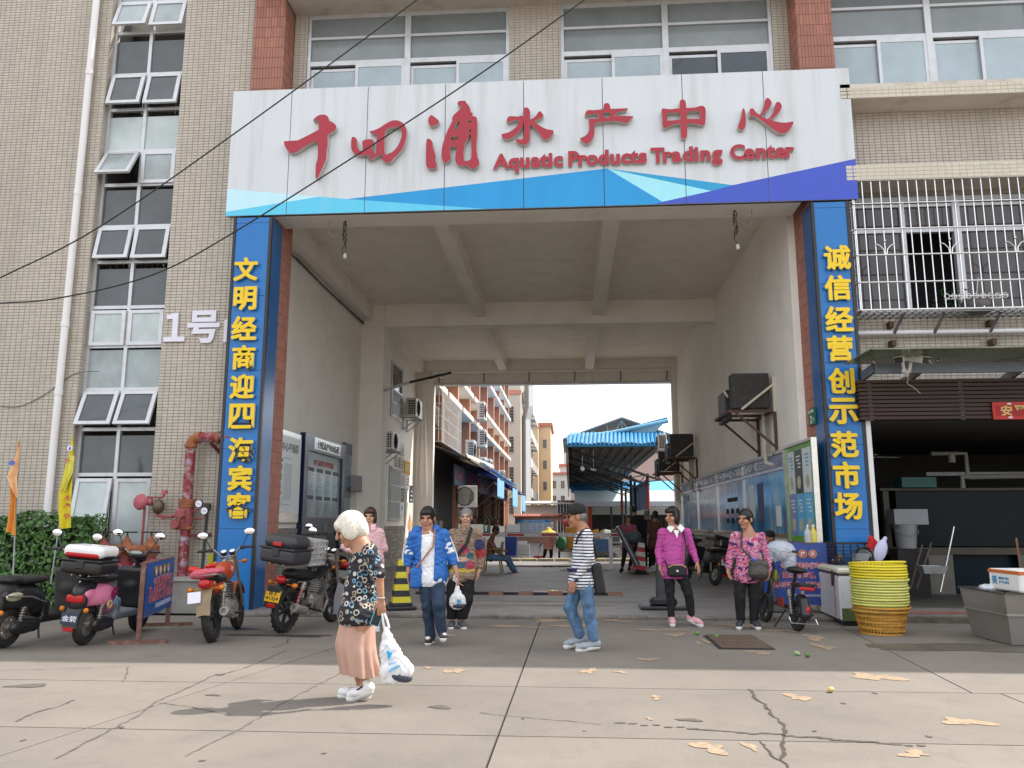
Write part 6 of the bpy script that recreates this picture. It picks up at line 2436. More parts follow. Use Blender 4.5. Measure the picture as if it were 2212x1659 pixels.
tag(rb,'bright red cloth bundle hanging beside the white door jamb','cloth')
# stacked baskets
def basket_parts(n_ribs,m_body,m_rim,h=.30,rb=.255,rt=.335):
 lat = MB()
 for i in range(n_ribs):
  a = 2*PI*i/n_ribs
  ca,sa = math.cos(a),math.sin(a)
  lat.beam((rb*ca,rb*sa,.0),(rt*.97*ca,rt*.97*sa,h),.016,.006,up=(ca,sa,0))
 for z in (.01,.085,.16,.235):
  r = rb+(rt*.97-rb)*z/h
  lat.lathe([(r-.004,z-.012),(r+.007,z-.012),(r+.007,z+.012),(r-.004,z+.012)],(0,0,0),(0,0,1),40,close=True)
 lat.lathe([(0,0),(rb,0),(rb,.008),(0,.008)],(0,0,0),(0,0,1),30)
 rim = MB()
 rim.lathe([(rt-.018,h-.018),(rt+.014,h-.022),(rt+.020,h-.008),(rt+.012,h+.004),(rt-.010,h+.004)],(0,0,0),(0,0,1),44,close=True)
 return lat.mesh('lattice',m_body),rim.mesh('rim',m_rim,smooth=True)
M_BY = mat('basket_yellow',(.72,.60,.03),.4,var=.06,obj=True,dirt=(.42,.36,.06),dirt_amt=.4,dirt_scale=4)
M_BY2 = mat('basket_lime',(.60,.60,.16),.4,var=.08,obj=True,dirt=(.30,.30,.08),dirt_amt=.5,dirt_scale=5)
M_BO = mat('basket_orange',(.50,.24,.035),.5,var=.15,obj=True,dirt=(.10,.08,.03),dirt_amt=.8,dirt_scale=5)
bp = G(1906,1368)
lo = basket_parts(44,M_BO,M_BO)
ly = basket_parts(44,M_BY,M_BY)
ll = basket_parts(44,M_BY2,M_BY2)
nb_ = 18
htop = AY(1905,1214,bp.y).z-.30
zs = [0,.045]+[.085+(htop-.085)*i/(nb_-3) for i in range(nb_-2)]
ords = ['lowest','second','third','fourth','fifth','sixth','seventh','eighth','ninth','tenth','eleventh','twelfth','thirteenth','fourteenth','fifteenth','sixteenth','seventeenth','topmost']
for i,z in enumerate(zs):
 m = lo if i<2 else (ly if i>11 else ll)
 t = thing('basket',ords[i]+(' basket of the round stack, grimy orange lattice' if i<2 else ' yellow plastic basket '+('of the round stack, counted from the ground' if i<nb_-1 else 'on the round stack by the freezer')),'basket',
  (bp.x+random.uniform(-.012,.012)+.02*z,bp.y+random.uniform(-.01,.01),z),random.uniform(0,6),'stacked round baskets')
 link('lattice',m[0],t)
 link('rim',m[1],t)
 if i==nb_-1:
  t.rotation_euler = (R(-3),R(3),1)
  # stainless fish tank and foam box
q0,q1 = G(2187,1396),G(2101.6,1373.5)
dv = (q1-q0)
dv.z = 0
ang = math.atan2(dv.y,dv.x)
TL = dv.length
TM = Matrix.Translation(q0)@Matrix.Rotation(ang,4,'Z')
TH_ = AY(2178,1283,q0.y).z
tk = thing('steel_tank','two-tier stainless steel fish tank at the right edge by the shop door','tank',(q0.x,q0.y,0))
M_TANK = mat('dull_stainless',(.33,.31,.29),.3,metal=.6,var=.15,scale=2,dirt=(.18,.16,.14),dirt_amt=.4)
mb = MB(TM)
k = .035
rings = []
for (z,e) in ((0.01,.0),(TH_*.58,.04),(TH_*.58,.06),(TH_*.62,.06),(TH_*.62,.045),(TH_,.075)):
 rings.append([(-e,e,z),(TL+e,e,z),(TL+e,-1.3-e,z),(-e,-1.3-e,z)])
mb.loft(rings)
mb.build('shell',M_TANK,tk)
mb = MB(TM)
e = .075
for a,b_ in (((-e,e),(TL+e,e)),((TL+e,e),(TL+e,-1.3-e)),((TL+e,-1.3-e),(-e,-1.3-e)),((-e,-1.3-e),(-e,e))):
 mb.beam((a[0],a[1],TH_+.01),(b_[0],b_[1],TH_+.01),.05,.02)
mb.build('rim',mat('dark_rim',(.08,.075,.07),.4,metal=.5),tk)
pbk = blob('plastic_sheet',mat('crumpled_plastic',(.62,.66,.72),.15,var=.2,spec=.7),[elp((0,0,.02),(.18,.14,.05)),elp((.12,.05,.03),(.12,.1,.045)),elp((-.1,-.04,.03),(.1,.1,.04))],.012,None,noise=.012,nscale=12,loc=TM@Vector((TL*.62,-.16,TH_+.0)))
tag(pbk,'crumpled clear plastic sheet on the rim of the steel tank','plastic sheet')
fbx = thing('foam_box','white foam box with an orange band and blue print on the steel tank','foam box',TM@Vector((TL*.33-.12,-.30,TH_+.022)),ang+PI)
mb = MB()
mb.rbox((0,0,.125),(.66,.46,.25),None,.02)
mb.build('body',M_FOAM,fbx,world=False)
mb = MB()
mb.rbox((0,0,.222),(.668,.468,.042),None,.004)
mb.build('orange_band',mat('band_orange',(.55,.14,.03),.6,var=.1),fbx,world=False)
mb = MB()
text_to(mb,'美',(-.20,-.2325,.12),h=.11,extrude=.002,bold=.02)
text_to(mb,'新鲜海产批发',(.0,-.2325,.145),w=.22,extrude=.0015)
text_to(mb,'水产中心联系',(.0,-.2325,.10),w=.22,extrude=.0015)
mb.build('lettering',mat('print_blue',(.03,.25,.50),.5),fbx,world=False)
# inside the shop: aquarium stand, pipes, buckets, sticks, pan
aq = thing('aquarium','large dark aquarium on a timber stand inside the shop','aquarium',(7.5,15.5,.17))
mb = MB()
mb.box(5.9,10.5,15.2,16.4,1.0,1.98)
mb.build('glass_tank',glass('aquarium_glass',(.008,.013,.016),.3,spec=.12),aq)
mb = MB()
mb.box(5.6,10.6,15.1,16.5,.86,.98)
mb.box(5.6,10.6,15.12,16.5,1.985,2.03)
mb.box(5.66,5.76,15.15,15.3,.98,1.98)
mb.build('timber_frame',mat('wet_timber',(.07,.06,.045),.6,var=.25),aq)
mb = MB()
mb.box(6.2,10.5,15.3,16.4,.17,.85)
mb.build('lower_tank',glass('aquarium_blue',(.004,.013,.022),.3,spec=.12),aq)
for x in (6.35,7.9):
 mb = MB()
 mb.box(x,x+.42,15.12,15.16,.17,.86)
 mb.build('stand_board',mat('stand_cream',(.15,.14,.12),.7,var=.2),aq)
mb = MB()
zp = 2.12
mb.tube([(7.0,15.0,2.02),(7.0,15.0,zp+.1),(7.15,15.0,zp+.1),(9.9,15.0,zp+.14)],.045,8)
mb.tube([(7.1,15.0,zp+.1),(7.1,15.0,zp+.52),(6.5,15.0,zp+.52)],.04,8)
mb.tube([(8.35,15.0,zp+.12),(8.35,15.0,zp-.1)],.05,8)
mb.cyl((6.85,15.0,zp+.36),(6.85,15.0,zp+.52),.06,n=10)
tag(mb.build('tank_pipework',mat('shaded_pvc',(.22,.21,.19),.5,var=.15),None,smooth=True),'white plastic water pipes above the dark aquarium','pipework')  # white pipes greyed: shade of the shop painted into them
def bucket(label,x,y,z,m,r=.16,h=.32):
 t = thing('bucket',label,'bucket',(x,y,z),0,'buckets in the shop')
 mb = MB()
 mb.lathe([(r*.84,0),(r,h),(r*1.06,h),(r*1.06,h-.03),(r*1.01,h-.03),(r*.80,.01)],(0,0,0),(0,0,1),22)
 mb.build('pail',m,t,smooth=True,world=False)
 mb = MB()
 mb.tube([(r*math.cos(a),-.3*r-r*.9*math.sin(a),h*.8-.10*math.sin(a)) for a in [PI*k/8 for k in range(9)]],.006,5)
 mb.build('handle',M_STEEL,t,smooth=True,world=False)
 return t
M_PAIL = mat('pail_white_shaded',(.24,.25,.27),.45,var=.08)  # white plastic darkened, the shop's shade being in its colour
bucket('dim white bucket under a white box inside the shop',5.78,14.6,.98,M_PAIL,.19,.40)
bucket('white bucket on a blue box at the right edge of the shop',7.15,12.62,1.12,mat('pail_bright',(.58,.60,.66),.45,var=.05),.17,.32)
mb = MB()
mb.box(5.55,6.05,14.4,14.8,.17,.97)
tag(mb.build('dark_stand',M_DARK,None),'dark block stand under the dim white bucket','stand')
open_box('white_box','pale open box resting on the dim white bucket inside the shop','box',(5.83,14.6,1.385),(.56,.36,.26),M_PAIL)
mb = MB()
mb.box(6.92,7.6,12.4,12.85,.17,1.115)
tag(mb.build('blue_tub',mat('tub_blue',(.03,.12,.20),.5,var=.2),None),'blue tub standing beside the tank at the right edge','tub')
for i,(a,b_,m) in enumerate((((6.02,14.0,.3),(6.42,14.2,1.35),M_STEELB),((5.55,14.0,.35),(5.88,14.2,1.05),M_WOODB),((5.65,14.0,.35),(6.05,14.25,1.08),M_WOODB),((6.75,12.9,.6),(6.83,13.1,1.18),mat('handle_wood',(.25,.12,.06),.7)))):
 mb = MB()
 mb.cyl(a,b_,.016,n=7)
 tag(mb.build('broom_stick',m,None,smooth=True),['steel rod leaning by the dim bucket','brown stick leaning left by the dim bucket','brown stick leaning between the rod and the other stick','wooden handle rising behind the steel tank'][i],'stick','sticks leaning in the shop')
pn = open_box('steel_pan','shallow steel pan hanging in the dark shop doorway','pan',(5.75,13.6,.62),(.40,.28,.12),M_STEEL,flare=.2)
mb = MB()
mb.box(5.95,6.55,15.0,15.4,2.04,2.22)
tag(mb.build('teal_box',mat('teal_box',(.015,.10,.085),.5),None),'teal plastic box on top of the aquarium','box')
cf = thing('ceiling_fan','dim ceiling fan inside the dark shop','fan',(5.5,15.2,2.6))
mb = MB()
mb.cyl((5.5,15.2,2.62),(5.5,15.2,3.04),.02,n=6)
mb.lathe([(.0,0),(.09,.01),(.09,.08),(.0,.1)],(5.5,15.2,2.56),(0,0,1),12)
mb.build('motor',M_STEEL,cf,smooth=True)
for k in range(3):
 a = k*2.09+.3
 mb = MB()
 mb.beam((5.5+.1*math.cos(a),15.2+.1*math.sin(a),2.6),(5.5+.6*math.cos(a),15.2+.6*math.sin(a),2.6),.12,.008)
 mb.build('blade',M_STEEL,cf)
mb = MB()
mb.box(7.2,9.5,16.9,16.95,2.35,2.42)
tag(mb.build('tube_light',M_STEEL,None),'unlit tube light fitting slanting at the back of the shop','light')
st_ = thing('door_step','worn concrete step with red edging at the shop door','step',(7,12.6,0))
mb = MB()
mb.box(4.66,11,12.55,12.948,.0,.15)
mb.build('tread',mat('step_concrete',(.22,.20,.18),.9,var=.3,scale=5),st_)
mb = MB()
mb.box(4.66,11,12.545,12.549,.11,.14)
mb.build('edging',mat('edging_red',(.30,.12,.09),.8,var=.3),st_)
mb = MB()
mb.box(4.3,11,12.30,12.545,.0,.07)
mb.build('lower_step',mat('mossy_step',(.11,.10,.08),.95,var=.4,scale=8),st_)
# ---------------------------------------------------------------- plinth, hedge, flags, fire main, hydrants, notice stands
M_PLINTH = mat('dirty_plinth',(.24,.23,.21),.9,var=.3,scale=3,dirt=(.06,.058,.052),dirt_amt=.8,dirt_scale=1.6)
pl_ = thing('wall_plinth','low grimy concrete plinth along the foot of the left tiled wall','plinth',(-9,12.9,0))
mb = MB()
mb.box(-14,-5.80,12.78,13.19,0,.50)
mb.build('block',M_PLINTH,pl_)
mb = MB()
mb.box(-14,-5.80,12.74,13.19,.50,.56)
mb.build('coping',mat('plinth_coping',(.33,.31,.29),.9,var=.25,scale=4),pl_)
hx1 = AY(207,1180,12.5).x
hz1 = AY(100,1118,12.5).z
hd = thing('hedge','dense glossy green hedge behind the scooters at the left edge','hedge',(-9.5,12.4,0))
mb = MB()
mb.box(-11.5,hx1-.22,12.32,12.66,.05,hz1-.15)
mb.build('dark_core',mat('hedge_core',(.010,.018,.006),.9,var=.4),hd)  # near-black box; the hedge's inner shade is put into its colour
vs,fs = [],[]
for i in range(5200):
 face = random.random()
 x = random.uniform(-10.6,hx1)
 if face<.55:
  p = Vector((x,12.20+random.uniform(-.07,.12),random.uniform(.1,hz1)))
  nrm = Vector((random.uniform(-.8,.8),-1,random.uniform(-.3,.9)))
 elif face<.85:
  p = Vector((x,random.uniform(12.2,12.75),hz1+random.uniform(-.14,.06)+.05*math.sin(x*5)))
  nrm = Vector((random.uniform(-.6,.6),random.uniform(-1,.4),1))
 else:
  p = Vector((hx1+random.uniform(-.18,.06),random.uniform(12.2,12.75),random.uniform(.2,hz1)))
  nrm = Vector((1,random.uniform(-1,.3),random.uniform(-.2,.7)))
 nrm.normalize()
 up = Vector((random.uniform(-1,1),random.uniform(-.5,.5),random.uniform(-1,.6)))
 t_ = (up-nrm*up.dot(nrm)).normalized()
 s_ = nrm.cross(t_)
 L_,W_ = random.uniform(.05,.095),random.uniform(.020,.036)
 k = len(vs)
 vs+=[p-t_*L_*.5,p+s_*W_-nrm*-.006,p+t_*L_*.55-nrm*.012,p-s_*W_-nrm*-.006,p-nrm*.004]
 fs+=[(k,k+1,k+4),(k+1,k+2,k+4),(k+2,k+3,k+4),(k+3,k,k+4)]
me = bpy.data.meshes.new('leaves')
o_ = org(hd)
me.from_pydata([tuple(v-o_) for v in vs],[],fs)
me.materials.append(mat('hedge_leaf',(.052,.135,.022),.32,var=.35,scale=3,island=.55,spec=.5))
lv = link('leaves',me,hd)
lv['kind'] = 'stuff'
def flag(name,label,ptop,pbot,Y,outline,flap,mcol,mlight,txt,emblem,pole_px):
 """Limp pennant: folded cloth strip with a lighter turned-over flap, hung from a thin leaning pole."""
 c0 = AY(*ptop,Y)
 c1 = AY(*pbot,Y)
 t = thing(name,label,'flag',(c1.x,Y,0))
 mb = MB()
 pa,pb_ = AY(*pole_px[0],Y+.02),AY(*pole_px[1],Y+.02)
 mb.cyl(pa,Vector((pb_.x,Y+.02,.5)),.011,n=7)
 mb.build('pole',M_STEEL,t,smooth=True)
 for nm,pts,m,dy in (('cloth',outline,mcol,0.0),('folded_flap',flap,mlight,-.03)):
  L_,Rr_ = pts
  rings = []
  n = 24
  for i in range(n+1):
   u = i/n
   def at(P):
    f = u*(len(P)-1)
    j = min(int(f),len(P)-2)
    return tuple(P[j][q]+(P[j+1][q]-P[j][q])*(f-j) for q in (0,1))
   a,b_ = at(L_),at(Rr_)
   row = []
   for k in range(9):
    w = k/8
    vx,vy = a[0]+(b_[0]-a[0])*w,a[1]+(b_[1]-a[1])*w
    p = AY(vx,vy,Y+dy)
    p.y+=.035*math.sin(w*9+u*4)*(.4+.6*u)
    row.append(p)
   rings.append(row)
  f = MB()
  f.loft(rings,closed=False)
  f.build(nm,m,t,smooth=True)
 return t
flag('yellow_flag','limp yellow pennant with red characters and a round blue emblem, in front of the hedge',(156,942),(140,1145),12.0,
 ([(155,942),(146,985),(136,1020),(125,1065),(126,1100),(131,1143)],[(157,942),(160,985),(161,1010),(158,1040),(155,1080),(152,1140)]),
 ([(150,985),(140,1030),(133,1060)],[(161,985),(160,1020),(140,1062)]),
 mat('flag_yellow',(.66,.56,.02),.7,var=.12,scale=5),mat('flag_yellow_light',(.70,.66,.12),.7,var=.08),None,None,((157,935),(120,1150)))
fe = bpy.data.objects['yellow_flag']
c = AY(151,968,11.93)
mb = MB()
mb.lathe([(0,0),(.045,0),(.045,.004)],c,(0,-1,0),20)
e_ = mb.build('emblem',_mats['white_letter'],fe)
mb = MB()
mb.prism([(c.x-.018,c.y-.005,c.z-.032),(c.x+.022,c.y-.005,c.z-.02),(c.x+.004,c.y-.005,c.z+.036)],(0,-.003,0))
mb.build('emblem_mark',mat('emblem_deep_blue',(.02,.06,.38),.5),fe)
for k,(ch,px,py) in enumerate((('十',146,995),('水',146,1075),('产',145,1093),('中',144,1115))):
 mb = MB()
 p = AY(px,py,11.90)
 text_to(mb,ch,p,h=.10,right=(.9,0,-.25),up=(.25,0,.9),extrude=.001,bold=.02)
 mb.build('lettering',M_PRINTR,fe)
flag('orange_flag','limp orange pennant folded to its pale side, at the far left above the scooters',(41,950),(28,1155),11.6,
 ([(40,952),(30,1000),(14,1025),(22,1070),(18,1120),(15,1148)],[(42,952),(41,1000),(39,1040),(36,1090),(34,1130),(33,1157)]),
 ([(39,965),(20,1015),(13,1030),(36,1072)],[(42,965),(41,1015),(39,1035),(38,1075)]),
 mat('flag_orange',(.68,.26,.04),.7,var=.12,scale=5),mat('flag_peach',(.74,.44,.22),.7,var=.06),None,None,((42,945),(38,1160)))
fe = bpy.data.objects['orange_flag']
c = AY(26,1000,11.50)
mb = MB()
mb.lathe([(0,0),(.04,0),(.04,.004)],c,(0.5,-1,0),18)
mb.build('emblem',mat('emblem_blue2',(.10,.14,.48),.5,var=.5,scale=40),fe)
# fire main
M_FIRE = mat('flaking_red_pipe',(.22,.022,.028),.5,var=.15,scale=4,dirt=(.42,.46,.50),dirt_amt=1.0,dirt_scale=5.5)
M_FIRE2 = mat('faded_red_iron',(.30,.075,.075),.65,var=.2,scale=8,dirt=(.16,.07,.05),dirt_amt=.5,dirt_scale=7)
M_FRUST = mat('rusted_iron',(.28,.10,.045),.8,var=.3,scale=9)
FY = 12.98
def fz3(x,y,Y=FY):
 return AY(*Z3(x,y),Y)
fm = thing('fire_main','tall flaking red fire main pipe with alarm valve and gauges on the left tiled wall','fire pipe',(fz3(620,1500).x,FY,0))
fx = fz3(660,1000).x
r0 = .083
ztop = fz3(700,275).z
zel = fz3(980,165).z
mb = MB()
mb.cyl((fx,FY,fz3(650,990).z),(fx,FY,ztop),r0,n=20)
mb.build('riser',M_FIRE,fm,smooth=True)
mb = MB()
mb.cyl((fx,FY,.56),(fx,FY,fz3(620,1370).z),r0,n=20)
mb.build('riser',M_FIRE,fm,smooth=True)
rb_ = zel-ztop
mb = MB()
mb.tube([(fx+rb_*(1-math.cos(a)),FY,ztop+rb_*math.sin(a)) for a in [PI/2*k/8 for k in range(9)]],r0*1.03,18)
mb.build('elbow',M_FRUST,fm,smooth=True)
mb = MB()
mb.cyl((fx+rb_,FY,zel),(-5.6,FY,zel),r0,n=20)
mb.build('branch_pipe',M_FIRE,fm,smooth=True)
for (p,ax_) in (((fx,FY,ztop),(0,0,1)),((fx+rb_,FY,zel),(1,0,0)),((fx+rb_+.33,FY,zel),(1,0,0))):
 mb = MB()
 mb.lathe([(r0*.9,-.03),(r0*1.2,-.03),(r0*1.25,0),(r0*1.2,.03),(r0*.9,.03)],p,ax_,20)
 mb.build('coupling',M_FRUST,fm,smooth=True)
for y in (1005,1045,1075,1365):
 z = fz3(640,y).z
 mb = MB()
 mb.lathe([(r0*.9,-.022),(r0*1.55,-.022),(r0*1.55,.022),(r0*.9,.022)],(fx,FY,z),(0,0,1),20)
 for k in range(8):
  a = k*PI/4
  mb.cyl((fx+r0*1.4*math.cos(a),FY+r0*1.4*math.sin(a),z-.035),(fx+r0*1.4*math.cos(a),FY+r0*1.4*math.sin(a),z+.035),.012,n=6)
 mb.build('flange',M_FRUST,fm,smooth=True)
zv = fz3(630,1180).z
mb = MB()
mb.lathe([(r0*1.1,-.25),(r0*1.3,-.15),(r0*1.45,-.05),(r0*1.35,.10),(r0*1.15,.2)],(fx,FY,zv),(0,0,1),20)
mb.rbox((fx-.04,FY-.12,zv),(.17,.10,.14),None,.02)
mb.build('alarm_valve',M_FIRE2,fm,smooth=True)
mb = MB()
mb.lathe([(0,0),(.07,0),(.085,.03),(.085,.09)],(fx-.12,FY-.16,zv-.17),(0,1,0),16)
mb.build('side_port',M_FIRE2,fm,smooth=True)
mb = MB()
mb.torus((fx+.04,FY-.20,zv-.12),(1,-.35,0),.085,.011,20,6)
for k in range(4):
 a = k*PI/2
 mb.cyl((fx+.04,FY-.2,zv-.12),(fx+.04+.02*math.cos(a),FY-.2+.06*math.cos(a),zv-.12+.085*math.sin(a)),.007,n=5)
mb.cyl((fx+.04,FY-.2,zv-.12),(fx+.03,FY-.05,zv-.12),.014,n=6)
mb.build('handwheel',M_FIRE2,fm,smooth=True)
for (x,y) in ((812,1045),(885,1140)):
 p = fz3(x,y,FY-.12)
 mb = MB()
 mb.lathe([(0,.0),(.062,0),(.066,-.015),(.06,-.05),(0,-.05)],p,(0,-1,0),20)
 g_m = mb.build('gauge',M_BLACKTRIM,fm,smooth=True)
 mb = MB()
 mb.lathe([(0,.002),(.055,.002),(.055,.004)],p,(0,-1,0),20)
 mb.build('dial',_mats['white_letter'],g_m)
 mb = MB()
 mb.beam(p+Vector((-.03,-.006,.004)),p+Vector((.03,-.006,-.006)),.004,.006)
 mb.build('needle',M_BLACKTRIM,g_m)
 mb = MB()
 mb.tube([p+Vector((0,.03,-.05)),p+Vector((0,.03,-.10)),p+Vector((-.05,.06,-.12)),Vector((fx+.05,FY,p.z-.12))],.012,6)
 mb.build('gauge_pipe',M_FIRE2,fm,smooth=True)
mb = MB()
mb.tube([fz3(480,1215),fz3(400,1215),fz3(260,1200),fz3(265,1160)],.026,8)
mb.tube([fz3(285,1010),fz3(285,965),fz3(130,955)],.016,8)
mb.tube([fz3(290,965),fz3(345,955),fz3(358,900)],.018,8)
mb.cyl(fz3(345,1210),fz3(330,1255),.025,n=8)
mb.build('trim_pipe',M_FIRE2,fm,smooth=True)
mb = MB()
mb.cyl(fz3(358,918),fz3(358,868),.045,n=12)
mb.build('pressure_switch',mat('faded_pink',(.42,.10,.13),.6,var=.15),fm,smooth=True)
p = fz3(278,1085)
mb = MB()
mb.lathe([(.015,-.12),(.06,-.10),(.092,-.05),(.096,0),(.092,.05),(.06,.10),(.015,.12)],p,(0,0,1),18)
mb.build('retard_chamber',mat('brass_dark',(.12,.09,.06),.45,metal=.4,var=.25,scale=10),fm,smooth=True)
p = fz3(35,1020,FY-.05)
mb = MB()
mb.lathe([(.0,.07),(.06,.065),(.12,.03),(.135,-.01),(.12,-.03),(.0,-.03)],p,(-.35,-1,.1),22)
mb.cyl(p+Vector((.03,.05,0)),p+Vector((.16,.08,0)),.06,n=12)
mb.build('alarm_gong',_mats['faded_pink'],fm,smooth=True)
mb = MB()
mb.cyl(Vector((fz3(95,1100).x,FY,fz3(95,1080).z)),Vector((fz3(95,1100).x,FY,.95)),.022,n=8)
mb.build('stand_pipe',M_FIRE2,fm,smooth=True)
mb = MB()
a,b_ = fz3(970,235),fz3(1100,430)
mb.beam((a.x,FY,a.z),(b_.x,LY-.02,b_.z),.04,.05)
mb.beam((b_.x+.01,LY-.03,a.z),(b_.x+.01,LY-.03,b_.z),.04,.04)
mb.build('bracket',mat('bracket_maroon',(.12,.03,.025),.6,var=.2),fm)
mb = MB()
z = fz3(800,1475).z
mb.beam((fx,FY-.02,z),(fx+.34,LY-.02,z+.02),.04,.05)
mb.build('bracket',_mats['bracket_maroon'],fm)
mb = MB()
p = fz3(925,1080,LY-.04)
mb.rbox((p.x,LY-.04,p.z),(.10,.07,.10),None,.01)
mb.cyl((p.x,LY-.03,p.z),(p.x-.03,LY-.03,.6),.022,n=8)
tag(mb.build('junction_box',mat('conduit_dark_grey',(.07,.075,.08),.6,var=.15),None,smooth=True),'dark grey junction box and conduit between the fire main and the blue sign','junction box')
mb = MB()
p = AY(*Zm(650,2050,2.95)(625,570),LY-.02)
mb.box(p.x-.13,p.x+.13,LY-.025,LY-.012,p.z-.11,p.z+.11)
yn = mb.build('yellow_notice',mat('notice_yellow',(.50,.46,.03),.6,var=.1),None)
tag(yn,'small yellow notice on the tiles just left of the blue pillar sign','notice')
# four pump connections in a row
HYD = [(890,440,'faded pink pump connection nearest the hedge'),(1190,440,'faded red pump connection marked 喷淋'),(1470,440,'rusty pump connection third from the hedge'),(1750,440,'rusty pump connection nearest the fire main')]
for i,(x,y,lab) in enumerate(HYD):
 hy = 12.62
 p = AY(*ZL(x,y-10),hy)
 t = thing('pump_connection',lab+', with a handwheel on top','hydrant',(p.x,hy,0),0,'pump connections in front of the window strip')
 m = M_FIRE2 if i<2 else M_FRUST
 hz = p.z
 mb = MB()
 mb.lathe([(.10,0),(.10,hz-.25),(.15,hz-.25),(.15,hz-.20),(.10,hz-.20),(.085,hz-.10)],(0,0,0),(0,0,1),20)
 mb.build('stand',M_FIRE,t,smooth=True,world=False)
 mb = MB()
 mb.lathe([(.085,-.12),(.13,-.06),(.135,.05),(.10,.09),(.07,.11),(.055,.16),(.03,.17),(.02,.22)],(0,0,hz),(0,0,1),18)
 mb.build('valve_body',m,t,smooth=True,world=False)
 for dx_,dy_ in ((-.26,-.10),(.0,-.22)):
  mb = MB()
  d = Vector((dx_,dy_,0)).normalized()
  mb.cyl(Vector((dx_*.3,dy_*.3,hz)),Vector((dx_,dy_,hz)),.068,n=16)
  mb.cyl(Vector((dx_,dy_,hz)),Vector((dx_,dy_,hz))+d*.06,.078,n=16)
  mb.cyl(Vector((dx_,dy_,hz))+d*.06,Vector((dx_,dy_,hz))+d*.09,.025,n=8)
  mb.build('outlet',m,t,smooth=True,world=False)
 mb = MB()
 mb.torus((0,0,hz+.27),(0,0,1),.14,.012,22,6)
 mb.cyl((-.13,0,hz+.27),(.13,0,hz+.27),.009,n=5)
 mb.cyl((0,0,hz+.2),(0,0,hz+.27),.014,n=6)
 mb.build('handwheel',M_DARK,t,smooth=True,world=False)
 if i<3:
  mb = MB()
  mb.cyl((.10,0,hz),(.45,0,hz),.03,n=8)
  mb.build('link_pipe',M_FIRE2,t,smooth=True,world=False)
 if i==1:
  for k,ch in enumerate('喷淋'):
   mb = MB()
   text_to(mb,ch,(0,-.105,hz-.42-k*.20),h=.13,extrude=.004,bold=.01)
   mb.build('lettering',_mats['white_letter'],t,world=False)
   # blue parking notices: one on a rusty frame at the left, one leaning by the freezer
def notice_face(mb_parent,M,w,h):
 """Parking notice print on the plane x right, z up, facing local -y."""
 for k,ch in enumerate('温馨提示'):
  x = -w*.22+k*w*.15
  mb = MB(M)
  mb.lathe([(0,0),(.058,0),(.058,.003)],(x,-.006,h*.82),(0,-1,0),18)
  d_ = mb.build('red_disc',mat('disc_red',(.48,.035,.02),.5),mb_parent)
  mb = MB(M)
  mb.torus((x,-.008,h*.82),(0,1,0),.058,.005,18,5)
  mb.build('gold_ring',mat('ring_gold',(.60,.42,.06),.4),mb_parent)
  mb = MB(M)
  text_to(mb,ch,(x,-.012,h*.82),h=.068,extrude=.001,bold=.02)
  mb.build('lettering',_mats['white_letter'],mb_parent)
 for k,s in enumerate(('公共通道非停车区','域，禁止停放车辆，违者','锁车并罚款。谢谢合作！')):
  for dy,bold,m in ((-.006,.055,_mats['white_letter']),(-.010,.012,mat('notice_red',(.48,.03,.04),.5))):
   mb = MB(M)
   text_to(mb,s,(w*.03 if k else w*.08,dy,h*(.63-.155*k)),w=w*(.70 if k==0 else .86),h=.105,extrude=.001,bold=bold)
   mb.build('lettering',m,mb_parent)
 mb = MB(M)
 text_to(mb,'广州市商业市场经营管理有限公司',(w*.14,-.006,h*.15),w=w*.6,extrude=.001)
 mb.build('lettering',_mats['white_letter'],mb_parent)
M_NBLUE = mat('notice_blue',(.010,.045,.26),.25,var=.08,spec=.6)
na,nb2 = AY(302,1385,9.62),None
pA = G(298,1391)
pB = G(361,1352)
dv = pB-pA
dv.z = 0
W_ = dv.length
ang = math.atan2(dv.y,dv.x)
ns = thing('notice_stand','blue no parking notice on a rusty steel frame in front of the pink scooter','sign',(pA.x,pA.y,0))
NM = Matrix.Translation(pA)@Matrix.Rotation(ang,4,'Z')
NH = AY(297,1216,pA.y).z
M_FRAME = mat('rusty_angle',(.17,.085,.065),.8,var=.3,scale=12,dirt=(.38,.30,.27),dirt_amt=.5,dirt_scale=12)
for nm,a,b_ in (('post',(0,0,.03),(0,0,NH)),('post',(W_,0,.03),(W_,0,NH)),('foot',(0,-.33,.02),(0,.33,.02)),('foot',(W_,-.33,.02),(W_,.33,.02)),('rail',(0,0,NH-.02),(W_,0,NH-.02))):
 mb = MB(NM)
 mb.beam(a,b_,.05,.05)
 mb.build(nm,M_FRAME,ns)
mb = MB(NM)
mb.box(.04,W_+.02,-.035,-.028,.28,NH-.01)
mb.build('panel',M_NBLUE,ns)
notice_face(ns,NM@Matrix.Translation((W_/2+.03,-.035,.28)),W_-.04,NH-.29)
pc = AY(1725,1245,13.35)
nr = thing('notice_stand','blue no parking notice leaning between the passage wall and the freezer','sign',(pc.x,13.35,0))
NM2 = Matrix.Translation((AY(1722,1245,13.0).x,13.0,.18))@Matrix.Rotation(R(-8),4,'Z')
mb = MB(NM2)
mb.box(-.50,.60,-.004,.02,0,.93)
mb.build('panel',M_NBLUE,nr)
notice_face(nr,NM2@Matrix.Translation((.02,-.005,0)),.98,.93)
for s in (-.46,.56):
 mb = MB(NM2)
 mb.beam((s,.03,-.13),(s,.03,.93),.04,.04)
 mb.build('post',M_FRAME,nr)
